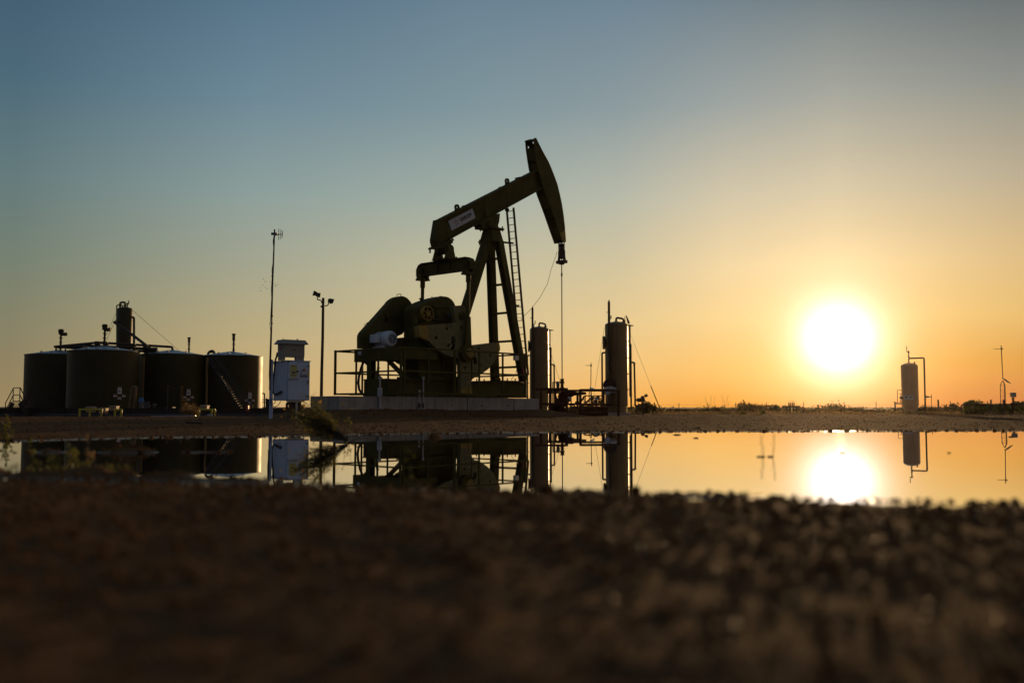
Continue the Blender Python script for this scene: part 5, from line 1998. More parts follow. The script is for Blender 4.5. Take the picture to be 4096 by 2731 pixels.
# upper box set back on the cabinet top
so = -0.07
u0, u1 = fp(252, 280, so), fp(640, 280, so)
v = ray(*ZH(140, 280))
t = (u0.x - (CAM - C0).dot(E1)) / v.dot(E1)
ud = ((CAM + v * t - C0).dot(E2))
uz0, uz1 = fp(260, 395, so).z, fp(260, 155, so).z
mb = MB()
mb.boxp(u0.x, u1.x, -so, ud, uz0, uz1)
mb.boxp(u0.x + 0.01, fp(285, 420, so).x, -so + 0.01, ud - 0.01, cz1 + 0.03, uz0 - 0.002)
mb.boxp(fp(482, 420, so).x, u1.x - 0.01, -so + 0.01, -so + 0.14, cz1 + 0.03, uz0 - 0.002)
upb = mb.build1('upper_box', M['beige'], cab, local=True, bevel=0.008)
mb = MB()
hz0, hz1 = uz1 - 0.01, fp(260, 78, so).z
o_ = 0.10
mb.add([(u0.x - o_, -so - o_, hz0), (u1.x + o_, -so - o_, hz0), (u1.x + o_, ud + o_, hz0), (u0.x - o_, ud + o_, hz0),
        (u0.x - 0.02, -so, hz1), (u1.x + 0.02, -so, hz1), (u1.x + 0.02, ud, hz1), (u0.x - 0.02, ud, hz1)],
       [(0, 3, 2, 1), (4, 5, 6, 7), (0, 1, 5, 4), (1, 2, 6, 5), (2, 3, 7, 6), (3, 0, 4, 7)])
mb.cyl((u0.x + 0.1, ud - 0.2, hz1 - 0.02), (u0.x + 0.1, ud - 0.2, hz1 + 0.06), 0.01, n=6)
c = Vector((u1.x - 0.2, -so + 0.15, hz1 + 0.03))
mb.ring(c + Vector((0, -0.008, 0)), c + Vector((0, 0.008, 0)), 0.03, 0.017, 12)
mb.build1('hood', M['beige'], upb, local=True)
mb = MB()
plate(mb, 430, 262, 470, 286, -so * -1 + 0.004 if False else so + 0.006, 0.006)
a = lf(178, 222, -u0.x + 0.008)
b = lf(212, 274, -u0.x + 0.008)
mb.boxp(u0.x - 0.008, u0.x - 0.002, min(a.y, b.y), max(a.y, b.y), b.z, a.z)
mb.build('warning_label', M['red'], upb, local=True)
for x, w in ((388, 0.12), (452, 0.10), (533, 0.13)):
    c = fp(x, 1300, -0.25)
    MB().boxp(c.x - w / 2, c.x + w / 2, 0.2, 0.2 + w, -0.1, cz0 - 0.002).build('support_post', M['wood'], cab, local=True)
c = fp(487, 1300, -0.06)
MB().tube([(c.x, 0.06, -0.05), (c.x, 0.06, cz0)], 0.034, 10).build('riser_conduit', M['galv'], cab, local=True)
MB().boxp(0.03, cw_ - 0.15, 0.04, 0.12, cz0 - 0.05, cz0 - 0.002).build('cross_rail', M['galv'], cab, local=True)
MB().boxp(-0.12, 0.25, cd_ + 0.005, cd_ + 0.06, cz1 - 0.06, cz1 - 0.005).build('cross_rail', M['galv'], cab, local=True)
mb = MB()
mb.tube([lf(*q) for q in ((136, 320, 0.05), (125, 385, 0.06), (100, 460, 0.08), (86, 620, 0.08), (65, 800, 0.08), (52, 960, 0.08), (58, 1060, 0.08), (95, 1106, 0.07), (140, 1080, 0.05), (185, 1050, 0.03))], 0.032, 8)
q = lf(188, 1050, 0.05)
mb.cyl(q, q + Vector((0.06, 0, 0)), 0.05, n=10)
mb.build('power_cable', M['black'], cab, local=True)
mb = MB()
c = lf(205, 488, 0.03)
mb.box(c, (0.05, 0.1, 0.06))
mb.build('lock_bracket', M['galv'], cab, local=True)

am = thing('antenna_mast', 'tall leaning antenna mast on a white post left of the control cabinet', 'antenna mast', (H6(15, 1530).x, d6 - 0.1, 0.04))
mb = MB()
p0 = H6(16, 1535, d6 - 0.1)
p1 = H6(38, 455, d6 - 0.1)
mb.bar((p0.x, d6 - 0.1, -0.1), (p1.x - 0.02, d6 - 0.1, p1.z), 0.10, 0.10)
mb.build('base_post', M['white'], am)
ZN = zm(1000, 880, 1.9125)
dm = d6 - 0.2
N_ = lambda x, y: wp(ZN(x, y), dm)
mb = MB()
mb.tube([N_(150, 1300), N_(153, 1190), N_(158, 1040), N_(165, 820), N_(173, 480), N_(179, 330), N_(186, 120), N_(188, 72)], 0.024, 8)
for x, y in ((158, 1068), (166, 790), (171, 430), (168, 735)):
    mb.cyl(N_(x, y + 4), N_(x, y - 4), 0.036, n=8)
mb.build('mast_pole', M['pipe'], am)
mb = MB()
mb.tube([N_(172, 106), N_(253, 112)], 0.014, 6)
mb.box(N_(186, 106), (0.2, 0.06, 0.08))
for x, h in ((220, 22), (236, 19), (248, 14)):
    c = N_(x, 109.5)
    mb.tube([c + Vector((0, 0, -h * 0.0085)), c + Vector((0, 0, h * 0.0085))], 0.011, 5)
mb.tube([N_(190, 125), N_(205, 114), N_(222, 112)], 0.01, 5)
mb.build('yagi_antenna', M['steel'], am)
mb = MB()
mb.tube([N_(*p) + Vector((0, -0.05, 0)) for p in ((184, 130), (179, 165), (183, 210), (178, 330), (171, 380), (172, 430), (166, 530), (168, 600), (160, 760), (155, 800), (161, 850), (152, 1080), (149, 1180), (155, 1340), (160, 1390), (175, 1408), (192, 1400), (198, 1380), (185, 1365), (170, 1372), (158, 1400), (168, 1420), (195, 1428), (220, 1415), (238, 1385))], 0.012, 5)
mb.build('coax_cable', M['black'], am)

# small valve tree behind the cabinet
vt2 = thing('valve_riser', 'short dark valve riser with a bent top seen under the cabinet', 'valve', tuple(H6(310, 1360, 56)))
mb = MB()
D = 56
mb.tube([H6(312, 1400, D), H6(312, 1265, D), H6(328, 1256, D), H6(360, 1256, D)], 0.07, 8, fil=0.08)
for y in (1290, 1325, 1355):
    mb.cyl(H6(312, y + 6, D), H6(312, y, D), 0.14, n=10)
mb.tube([H6(262, 1352, D), H6(312, 1352, D)], 0.03, 6)
mb.build('riser', M['pipe'], vt2)
vt3 = thing('wheel_valve', 'hand wheel valve on a short stem right of the cabinet posts', 'valve', tuple(H6(603, 1340, 45)))
mb = MB()
mb.tube([H6(603, 1330, 45), H6(603, 1300, 45)], 0.03, 6)
mb.cyl(H6(603, 1304, 45), H6(603, 1286, 45), 0.12, 0.1, 12)
mb.tube([H6(560, 1330, 45), H6(640, 1330, 45)], 0.06, 6)
mb.tube([H6(603, 1330, 45), Vector((H6(603, 1330, 45).x, 45, 0))], 0.05, 6)
mb.build('stem', M['pipe'], vt3)

# ------------------------------------------------------------------ flood light pole
d7 = 47.0
N7 = lambda x, y: wp(ZN(x, y), d7)
B7 = N7(546, 1350)
lpole = thing('light_pole', 'leaning wooden pole carrying three floodlights beside the pump jack', 'light pole', (B7.x, d7, gz(B7.x, d7)))
mb = MB()
mb.tube([Vector((B7.x, d7, -0.2)), N7(546, 1340), N7(549, 1160), N7(556, 900), N7(560, 596)], 0.078, 14, r1=0.062)
mb.build('wooden_pole', M['wood'], lpole)
mb = MB()
mb.tube([N7(549, 635), N7(545, 618), N7(535, 611), N7(516, 611), N7(516, 590)], 0.025, 8, fil=0.08)
mb.tube([N7(572, 657), N7(590, 655), N7(600, 645), N7(601, 625)], 0.025, 8, fil=0.08)
mb.cyl(N7(546, 668), N7(546, 655), 0.045, n=8)
mb.build('bracket_arm', M['pipe'], lpole)
for (x, y), s, ang, yaw in (((500, 563), 0.34, -14, -72), ((522, 574), 0.34, 8, 100), ((616, 617), 0.34, 20, 128)):
    c = N7(x, y)
    Rm = Matrix.Rotation(R(yaw), 3, 'Z') @ Matrix.Rotation(R(ang), 3, 'X')
    m1 = MB()
    vs = []
    for k, (hx, hz) in ((0.10, (0.08, 0.07)), (-0.10, (0.135, 0.11))):
        for i, j in ((-1, -1), (1, -1), (1, 1), (-1, 1)):
            vs.append(c + Rm @ Vector((i * hx, k, j * hz)))
    m1.add(vs, [(3, 2, 1, 0), (4, 5, 6, 7), (0, 1, 5, 4), (1, 2, 6, 5), (2, 3, 7, 6), (3, 0, 4, 7)])
    fl = m1.build('floodlight', M['black'], lpole)
    m1 = MB()
    m1.box(c + Rm @ Vector((0, -0.104, 0)), (0.22, 0.008, 0.18), mtx=Rm)
    m1.build('lens', M['lamp'], fl)

# ------------------------------------------------------------------ tank battery
ZT = zm(0, 1150, 2.13818)
TZ = 4.39
def tank(label, xc, d0, sign=None, back=False, vent=None, apex=0.40, r=2.36, top=TZ):
    c = wp(ZT(xc, 700), d0)
    g_ = -0.3
    t = thing('storage_tank', label, 'storage tank', (c.x, d0, g_))
    mb = MB()
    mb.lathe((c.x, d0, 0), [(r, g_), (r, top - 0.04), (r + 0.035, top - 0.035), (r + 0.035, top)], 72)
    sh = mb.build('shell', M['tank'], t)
    mb = MB()
    mb.lathe((c.x, d0, 0), [(r + 0.04, top + 0.004), (r * 0.5, top + apex * 0.55), (0.05, top + apex)], 48)
    for a in (-80, -45, -100):
        ex = Vector((math.cos(R(a)) * (r - 0.25), math.sin(R(a)) * (r - 0.25), top + 0.13))
        p = Vector((c.x, d0, 0)) + ex
        mb.ring(p + Vector((0, -0.02, 0)), p + Vector((0, 0.02, 0)), 0.10, 0.055, 12)
    mb.build('roof', M['roof'], t)
    def W(x, y, o=0.0):
        q = wp(ZT(x, y), d0)
        q.y += o
        return q
    if vent:
        vx, vy, kind = vent
        m1 = MB()
        a, b = W(vx, vy), W(vx, 560)
        m1.tube([Vector((a.x, d0, top)), a], 0.075, 8)
        for f in (0.3, 0.55, 0.75):
            q = Vector((a.x, d0, top)).lerp(a, f)
            m1.cyl(q, q + Vector((0, 0, 0.05)), 0.13, n=10)
        if kind == 1:
            m1.cyl(a + Vector((0, 0, -0.15)), a + Vector((0, 0, 0.12)), 0.16, 0.2, 12)
            m1.cyl(a + Vector((0, 0, -0.12)), a + Vector((0.42, 0, -0.12)), 0.12, 0.14, 10)
            m1.cyl(a + Vector((0, 0, 0.13)), a + Vector((0, 0, 0.26)), 0.22, 0.15, 12)
        else:
            m1.cyl(a + Vector((0, 0, -0.35)), a, 0.11, n=10)
            m1.cyl(a, a + Vector((0, 0, 0.1)), 0.15, n=10)
        m1.build('vent_stack', M['pipe'], t)
    if sign:
        for sx_ in (sign,):
            v = ray(*ZT(*sx_))
            A_ = v.x * v.x + 1
            B_ = v.x * c.x + d0
            C_ = c.x * c.x + d0 * d0 - (r + 0.03) ** 2
            dd_ = (B_ - math.sqrt(B_ * B_ - A_ * C_)) / A_
            nx, ny = (v.x * dd_ - c.x) / (r + 0.03), (dd_ - d0) / (r + 0.03)
            p = Vector((v.x * dd_, dd_, CAMZ + v.z * dd_))
            ex = Vector((-ny, nx, 0))
            nfpa(t, p, 0.30, 0.33, nx, ny)
            for ux, uz, w, h in ((0, 0.245, 0.26, 0.145), (-0.31, -0.28, 0.26, 0.17), (0.31, -0.28, 0.26, 0.17), (0, -0.44, 0.26, 0.17)):
                q = p + ex * ux + Vector((0, 0, uz))
                m1 = MB()
                m1.prism([q + ex * (i * w / 2) + Vector((0, 0, j * h / 2)) for i, j in ((-1, -1), (1, -1), (1, 1), (-1, 1))], Vector((nx, ny, 0)) * -0.02)
                sg = m1.build('warning_sign', M['sign'], t)
                m1 = MB()
                q2 = q + Vector((nx, ny, 0)) * 0.003 + Vector((0, 0, h * 0.24))
                m1.prism([q2 + ex * (i * w * 0.47) + Vector((0, 0, j * h * 0.2)) for i, j in ((-1, -1), (1, -1), (1, 1), (-1, 1))], Vector((nx, ny, 0)) * 0.004)
                m1.build('red_band', M['red'], sg)
    return t, c, W
t1, c1, W1 = tank('leftmost tan storage tank, behind the steel stile', 504, 74.4, None, vent=(522, 385, 1))
t2, c2, W2 = tank('nearest tan storage tank with a hazard sign at lower right, second from left', 885, 69.6, (1024, 888), vent=(897, 345, 1))
t3, c3, W3t = tank('third tan storage tank from the left, behind the dry bush', 1472, 74.2, (1613, 902))
t4, c4, W4t = tank('rightmost tan storage tank with a long steel stairway rising across its front', 1976, 76.2, (2138, 930), vent=(2000, 405, 0))
tb1, _, _ = tank('storage tank mostly hidden in the gap between second and third tanks', 1195, 84.0, None)
tb2, _, WB = tank('storage tank mostly hidden in the gap between third and fourth tanks', 1760, 86.0, None, vent=(1618, 435, 0))
mb = MB()
q = [Vector((p.x, 76.2, p.z)) for p in (wp(ZT(*p), 76.2) for p in ((1778, 590), (1780, 562), (1795, 546), (1825, 546), (1834, 560), (1834, 580)))]
mb.tube(q, 0.1, 8, fil=0.1)
mb.cyl(q[2] + Vector((0.05, 0, 0.0)), q[3] + Vector((0.02, 0, 0.0)), 0.13, n=10)
mb.build('vent_elbow', M['pipe'], t4)
# painted posts seen in the gaps
for x, lab in ((1215, 'upright tan pipe standing in the gap right of the nearest tank'), (1762, 'upright tan pipe standing in the gap left of the stairway tank')):
    D = 71.6
    b = wp(ZT(x, 1030), D)
    tag(MB().tube([(b.x, D, -0.2), (b.x, D, 4.1)], 0.11 if x < 1500 else 0.09, 10).build('riser_pipe', M['vessel']), lab, 'pipe')
# header pipes over the tanks
hp_ = thing('header_pipe', 'dark pipe header linking the tops of the left and middle tanks', 'pipework', (c2.x, 71, TZ))
D = 71.2
T_ = lambda x, y, d=D: wp(ZT(x, y), d)
mb = MB()
mb.tube([T_(468, 505, 74.4), T_(840, 470, 70.0), T_(1475, 508, 74.2), T_(1475, 560, 74.2)], 0.09, 8, fil=0.15)
mb.tube([T_(500, 512, 74.4), T_(740, 497, 71), T_(1330, 527, 72.5), T_(1332, 560, 72.5)], 0.10, 8, fil=0.15)
mb.tube([T_(540, 510, 74), T_(660, 520, 72.5), T_(1240, 545, 72.5), T_(1330, 548, 72.5)], 0.09, 8, fil=0.1)
mb.build('pipe_line', M['pipe'], hp_)
mb = MB()
for x, y0, y1, d_ in ((480, 510, 565, 74.4), (738, 505, 535, 71), (823, 480, 520, 70), (665, 520, 540, 72.5), (560, 525, 572, 74), (1243, 545, 575, 72.5), (1258, 545, 575, 72.5), (1315, 535, 560, 72.5)):
    mb.tube([T_(x, y0, d_), T_(x, y1, d_)], 0.07, 8)
for x, y, d_ in ((835, 475, 70), (905, 480, 70), (1140, 495, 71.5), (1250, 545, 72.5), (1325, 528, 72.5), (1245, 505, 72)):
    mb.box(T_(x, y, d_), (0.3, 0.26, 0.26))
mb.build('pipe_fitting', M['pipe'], hp_)
dp = thing('slanted_pipe', 'long slanted dark pipe running down from the tall tower to the tank header', 'pipe', tuple(T_(1320, 545, 73)))
mb = MB()
mb.tube([T_(1005, 292, 79.4), T_(978, 296, 78.3), T_(1000, 312, 78.0), T_(1140, 410, 77.5), T_(1310, 540, 73)], 0.11, 8)
mb.build('pipe', M['pipe'], dp)
# tall tower behind the tanks
D8 = 80.0
T8 = lambda x, y: wp(ZT(x, y), D8)
a, b = T8(1008, 178), T8(1133, 178)
cx = (a.x + b.x) / 2
r = (b.x - a.x) / 2
tw = thing('gun_barrel_tower', 'tall narrow brown vessel rising behind the tank battery', 'tower vessel', (cx, D8, -0.3))
mb = MB()
mb.lathe((cx, D8, 0), [(r, -0.3), (r, a.z - 0.08)] + [(r * 0.93, a.z), (r * 0.4, a.z + 0.1), (0.05, a.z + 0.13)], 44)
mb.build('shell', M['tank'], tw)
mb = MB()
mb.tube([T8(1027, 185), T8(1027, 128), T8(1070, 125), T8(1070, 180)], 0.085, 8, fil=0.14)
mb.tube([T8(998, 560), T8(998, 152), T8(1020, 150), T8(1045, 150), T8(1045, 180)], 0.05, 8, fil=0.08)
mb.tube([T8(1090, 178), T8(1090, 140), T8(1101, 140), T8(1101, 112)], 0.04, 8, fil=0.03)
mb.cyl(T8(1070, 158), T8(1070, 150), 0.16, n=10)
mb.cyl(T8(1090, 145), T8(1090, 132), 0.08, n=8)
mb.tube([T8(1132, 250), T8(1146, 262), T8(1146, 700)], 0.095, 8, fil=0.12)
mb.build('vent_pipe', M['pipe'], tw)
for lab, p in (('thin guy wire from the tall tower down to the right over the tanks', ((1135, 196), (1545, 552))), ('outer of two guy wires from the tall tower down to the left', ((995, 215), (900, 420))), ('inner of two guy wires from the tall tower down to the left', ((995, 262), (905, 462)))):
    q = [T8(*k) for k in p]
    q.append(q[1] + (q[1] - q[0]) * 0.35)
    cable('guy_wire', lab, q, 0.014)

# stairway on the rightmost tank
D9 = 72.5
T9 = lambda x, y, d=D9: wp(ZT(x, y), d)
st = thing('tank_stairway', 'long straight steel stairway with handrails up to the rightmost tank roof', 'stairway', tuple(T9(2110, 1090, 66)))
for off in (0, 0.75):
    mb = MB()
    A, B = T9(1775, 610) + Vector((0, off, 0)), T9(2085, 1100, 66) + Vector((0, off, 0))
    mb.bar(A, B, 0.05, 0.22)
    mb.build('stringer', M['pipe'], st)
    mb = MB()
    A2, B2 = T9(1832, 595) + Vector((0, off, 0)), T9(2135, 1000, 66) + Vector((0, off, 0))
    mb.tube([A2, B2], 0.03, 6)
    mb.tube([A2 + Vector((0, 0, -0.5)), B2 + Vector((0, 0, -0.5))], 0.025, 6)
    for k in range(6):
        q = A.lerp(B, k / 5)
        mb.tube([q, A2.lerp(B2, k / 5)], 0.025, 6)
    mb.tube([B2, B2 + Vector((0, 0, -1.1))], 0.03, 6)
    mb.build('handrail', M['pipe'], st)
mb = MB()
for k in range(26):
    q = T9(1775, 610).lerp(T9(2085, 1100, 66), (k + 0.5) / 26)
    mb.boxp(q.x - 0.12, q.x + 0.12, q.y, q.y + 0.75, q.z - 0.015, q.z + 0.015)
mb.build('tread', M['pipe'], st)

# door in the gap before the third tank
ds = thing('pump_shelter', 'narrow tan metal shelter door standing before the third tank', 'shelter', tuple(T9(1490, 1030, 70)))
mb = MB()
a, b = T9(1440, 845, 70), T9(1542, 1035, 70)
mb.boxp(a.x, b.x, 70, 70.35, -0.25, a.z)
mb.build('door_panel', M['tank'], ds)
mb = MB()
mb.boxp(a.x - 0.06, a.x - 0.002, 69.97, 70.4, -0.25, a.z + 0.05)
mb.boxp(b.x + 0.002, b.x + 0.06, 69.97, 70.4, -0.25, a.z + 0.05)
mb.build('door_frame', M['vessel'], ds)

# containment wall
D10 = 62.0
cw = thing('containment_wall', 'low dark steel containment wall running in front of the tanks', 'wall', (-20, D10, -0.2))
xa, xb = wp((-260, 1640), D10).x, wp((1244, 1640), D10).x
zt10 = wp((500, 1634.5), D10).z
mb = MB()
mb.boxp(xa, xb, D10, D10 + 0.05, -0.5, zt10)
mb.boxp(xa, xb, D10 - 0.04, D10 + 0.09, zt10 + 0.001, zt10 + 0.05)
mb.boxp(xb - 0.05, xb - 0.001, D10 + 0.05, D10 + 24, -0.5, zt10 - 0.003)
mb.build('wall_sheet', M['pipe'], cw)
mb = MB()
k = xa
while k < xb:
    mb.boxp(k, k + 0.06, D10 - 0.12, D10 - 0.001, -0.5, zt10 - 0.03)
    k += 2.0
mb.build('wall_rib', M['pipe'], cw)
for y, lab in ((1657.5, 'upper of two thin pale pipes along the containment wall foot'), (1662.5, 'lower of two thin pale pipes along the containment wall foot')):
    a, b = wp((-200, y), D10 - 0.5), wp((1080, y), D10 - 0.5)
    pts = [a.lerp(b, k / 10) + Vector((0, 0, 0.015 * math.sin(k * 2.1))) for k in range(11)]
    tag(MB().tube(pts, 0.028, 6).build('ground_pipe', M['steel']), lab, 'pipe')

# stile across the wall at the far left
ZS = zm(0, 1480, 4.704)
D11 = 61.0
T11 = lambda x, y, o=0.0: wp(ZS(x, y), D11) + Vector((0, o, 0))
ss = thing('stair_stile', 'dark steel crossover stile with handrails over the wall at the left edge', 'steel stairs', tuple(T11(310, 880)))
for dx, off in ((0, 0.0), (122, 1.3)):
    mb = MB()
    L_ = [((103, 735), (103, 620)), ((103, 620), (255, 335)), ((255, 335), (382, 330)), ((382, 330), (515, 605) if dx == 0 else (520, 590)), ((118, 735), (250, 470)), ((250, 470), (375, 468)), ((375, 468), (500, 725)), ((250, 335), (245, 600)), ((378, 330), (368, 600))]
    for p, q in L_:
        mb.tube([T11(p[0] + dx, p[1], off), T11(q[0] + dx, q[1], off)], 0.028, 6)
    if dx:
        mb.tube([T11(518 + dx, 590, off), T11(640 + dx, 880, off)], 0.025, 6)
    else:
        mb.tube([T11(515, 605, 0), T11(515, 880, 0)], 0.025, 6)
    mb.build('handrail', M['pipe'], ss)
mb = MB()
A, B = T11(240, 600), T11(372, 655)
mb.boxp(A.x, T11(500, 600).x, D11, D11 + 1.3, B.z + 0.25, A.z)
for k in range(5):
    q = T11(240 - 14 * k, 625 + 26 * k)
    mb.boxp(q.x - 0.14, q.x + 0.05, D11 + 0.02, D11 + 1.28, q.z - 0.02, q.z + 0.02)
    q = T11(378 + 24 * k, 625 + 44 * k)
    mb.boxp(q.x - 0.05, q.x + 0.16, D11 - 0.02, D11 + 0.9, q.z - 0.02, q.z + 0.02)
mb.bar(T11(240, 610), T11(180, 735), 0.06, 0.25)
mb.bar(T11(372, 610), T11(515, 890), 0.06, 0.25)
mb.build('stair_step', M['pipe'], ss)

# yellow pipe barriers and the buckets behind
D12 = 58.0
ZY = zm(400, 1480, 3.36)
def barrier(label, d0, x0, x1, ytop, ybot, posts, Zf):
    a = wp(Zf(x0, ytop), d0)
    t = thing('yellow_barrier', label, 'pipe barrier', (a.x, d0, gz(a.x, d0)), group='yellow pipe barriers before the tanks')
    b = wp(Zf(x1, ytop), d0)
    m1 = MB()
    m1.tube([a, b], 0.055, 10)
    m1.build('rail', M['barrier'], t)
    for i, (x, o) in enumerate(posts):
        q = wp(Zf(x, ytop), d0)
        m1 = MB()
        m1.tube([(q.x, d0 + o, gz(q.x, d0 + o) - 0.15), (q.x, d0 + o, q.z)], 0.055, 10)
        m1.build('post', M['barrier'], t)
    return t
barrier('widest yellow pipe barrier, left of the two standing before the nearest tank', D12, 1484, 1935, 740, 925, ((1500, 0), (1690, 0), (1912, 0)), ZS)
barrier('short yellow pipe barrier just right of the widest one', D12, 2145, 2310, 742, 915, ((2162, 0), (2236, 0.4), (2282, 0)), ZS)
barrier('yellow pipe barrier beside the dry bush', D12 + 1, 1322, 1550, 530, 630, ((1330, 0), (1468, 0.5), (1545, 0)), ZY)
def bucket(label, x, y, w, h, tip=0, Zf=ZS, d0=59.5):
    c = wp(Zf(x, y), d0)
    k = d0 / F / 4.704 if Zf is ZS else d0 / F / 3.36
    g_ = gz(c.x, d0)
    t = thing('spill_box', label, 'box', (c.x, d0, g_))
    W_, H_ = w * k, h * k
    m1 = MB()
    m1.add([(c.x - W_ * 0.42, d0 - 0.2, c.z - H_ / 2), (c.x + W_ * 0.42, d0 - 0.2, c.z - H_ / 2), (c.x + W_ * 0.42, d0 + 0.2, c.z - H_ / 2), (c.x - W_ * 0.42, d0 + 0.2, c.z - H_ / 2),
            (c.x - W_ * 0.47, d0 - 0.23, c.z + H_ * 0.32), (c.x + W_ * 0.47, d0 - 0.23, c.z + H_ * 0.32), (c.x + W_ * 0.47, d0 + 0.23, c.z + H_ * 0.32), (c.x - W_ * 0.47, d0 + 0.23, c.z + H_ * 0.32)],
           [(0, 3, 2, 1), (4, 5, 6, 7), (0, 1, 5, 4), (1, 2, 6, 5), (2, 3, 7, 6), (3, 0, 4, 7)])
    m1.build('tub', M['tanbox'], t)
    m1 = MB()
    m1.boxp(c.x - W_ * 0.52, c.x + W_ * 0.52, d0 - 0.26, d0 + 0.26, c.z + H_ * 0.322, c.z + H_ * 0.42)
    m1.add([(c.x - W_ * 0.46, d0 - 0.22, c.z + H_ * 0.42), (c.x + W_ * 0.46, d0 - 0.22, c.z + H_ * 0.42), (c.x + W_ * 0.46, d0 + 0.22, c.z + H_ * 0.42), (c.x - W_ * 0.46, d0 + 0.22, c.z + H_ * 0.42),
            (c.x - W_ * 0.3, d0 - 0.1, c.z + H_ * 0.52), (c.x + W_ * 0.3, d0 - 0.1, c.z + H_ * 0.52), (c.x + W_ * 0.3, d0 + 0.1, c.z + H_ * 0.52), (c.x - W_ * 0.3, d0 + 0.1, c.z + H_ * 0.52)],
           [(4, 5, 6, 7), (0, 1, 5, 4), (1, 2, 6, 5), (2, 3, 7, 6), (3, 0, 4, 7)])
    m1.build('lid', M['tanbox'], t)
    m1 = MB()
    m1.tube([(c.x, d0, g_ - 0.1), (c.x, d0, c.z - H_ / 2)], 0.06, 8)
    m1.build('stand_pipe', M['pipe'], t)
bucket('tan lidded spill box behind the left part of the widest yellow barrier', 1710, 740, 160, 110)
bucket('tan lidded spill box tipped low at the right end of the widest yellow barrier', 1945, 760, 150, 105)
bucket('tan lidded spill box standing highest, left of the short yellow barrier', 2145, 715, 150, 90)
bucket('tan lidded spill box behind the yellow barrier by the dry bush', 1405, 505, 105, 70, Zf=ZY, d0=60.5)
bp_ = wp(ZY(1480, 610), 57.5)
tag(MB().blob((bp_.x, 57.5, gz(bp_.x, 57.5) + 0.1), (0.46, 0.4, 0.36), 3).build('boulder', M['pale']), 'rounded pale boulder in front of the yellow barrier by the dry bush', 'rock')
# pumps and small fittings between wall and tanks
fp = thing('filter_pot', 'upright white filter pot with a blue cap by the gap between tanks', 'filter', tuple(T9(1208, 1010, 66)))
mb = MB()
c = T9(1208, 975, 66)
mb.cyl((c.x, 66, -0.2), (c.x, 66, c.z), 0.17, n=16)
mb.build('pot', M['steel'], fp)
mb = MB()
mb.cyl((c.x, 66, c.z), (c.x, 66, c.z + 0.2), 0.22, 0.14, 16)
mb.cyl((c.x, 66, c.z + 0.2), (c.x, 66, c.z + 0.28), 0.14, 0.08, 12)
mb.build('cap', M['bluecap'], fp)
up = thing('u_bend_pipe', 'tall u shaped brown pipe against the nearest tank', 'pipe', tuple(T9(1160, 1030, 66)))
mb = MB()
mb.tube([(T9(1130, 0, 66).x, 66, -0.2), T9(1132, 860, 66), T9(1160, 850, 66), (T9(1172, 0, 66).x, 66, -0.2)], 0.13, 10, fil=0.3)
mb.build('bend', M['vessel'], up)
vb = thing('valve_cluster', 'cluster of small steel valves low between the tanks', 'valves', tuple(T9(1260, 1030, 65)))
mb = MB()
for x, y in ((1240, 1000), (1262, 990), (1272, 1015), (1320, 1005), (1250, 1030)):
    c = T9(x, y, 65)
    mb.tube([(c.x, 65, -0.3), c], 0.05, 8)
    mb.cyl(c + Vector((-0.12, 0, 0)), c + Vector((0.12, 0, 0)), 0.06, n=8)
    mb.ring(c + Vector((0, 0, 0.1)), c + Vector((0, 0, 0.13)), 0.13, 0.1, 14)
mb.build('valve', M['steel'], vb)
hb = thing('hose_saddle', 'dark low pump skid with two slanted hoses before the third tank', 'pump skid', tuple(T9(1440, 1060, 63)))
mb = MB()
a, b = T9(1370, 1020, 63), T9(1475, 1060, 63)
mb.boxp(a.x, b.x, 63, 63.6, -0.3, a.z)
mb.build('skid_box', M['pipe'], hb)
mb = MB()
mb.tube([T9(1395, 1075, 62.6), T9(1430, 1030, 62.6)], 0.09, 8)
mb.tube([T9(1450, 1070, 62.6), T9(1490, 1040, 62.6)], 0.09, 8)
mb.build('hose', M['steel'], hb)
rf = thing('fire_extinguisher', 'small red box on a stand at the foot of the long stairway', 'extinguisher', tuple(T9(2108, 1060, 61)))
mb = MB()
a, b = T9(2098, 1008, 61), T9(2122, 1058, 61)
mb.boxp(a.x, b.x, 61, 61.25, b.z, a.z)
mb.build('red_box', M['red'], rf)
mb = MB()
mb.tube([((a.x + b.x) / 2, 61.1, -0.3), ((a.x + b.x) / 2, 61.1, b.z)], 0.05, 8)
mb.build('stand', M['pipe'], rf)
vr = thing('vapour_riser', 'thin bent pipe and squat post right of the rightmost tank', 'pipe', tuple(T9(2262, 1030, 74)))
mb = MB()
mb.tube([T9(2243, 905, 74), T9(2262, 905, 74), T9(2262, 1045, 74)], 0.05, 8, fil=0.08)
mb.tube([T9(2243, 960, 74), T9(2275, 960, 74)], 0.03, 6)
mb.tube([T9(2243, 980, 74), T9(2275, 980, 74)], 0.03, 6)
mb.boxp(T9(2272, 945, 74).x, T9(2285, 945, 74).x, 74, 74.3, -0.3, T9(2272, 945, 74).z)
mb.boxp(T9(2286, 955, 74).x, T9(2310, 955, 74).x, 74.02, 74.32, -0.3, T9(2272, 952, 74).z)
mb.build('pipe', M['pipe'], vr)
# scrap pieces on the gravel
q = wp(ZY(1020, 634), 47)
t = MB().bar((q.x - 1.15, 47.0, gz(q.x - 1.1, 47) + 0.06), (q.x + 0.9, 47.1, gz(q.x + 0.8, 47) + 0.08), 0.14, 0.07).build('plank', M['galv'])
tag(t, 'long pale plank lying on the gravel before the third tank', 'plank')
q = wp(ZY(1280, 782), 22)
g_ = gz(q.x, 22)
t = MB().tube([(q.x - 0.20, 22.0, g_ + 0.045), (q.x + 0.19, 21.9, g_ + 0.03)], 0.022, 8).build('short_pipe', M['pipe'])
tag(t, 'short dark pipe lying on the near gravel below the dry bush', 'pipe')

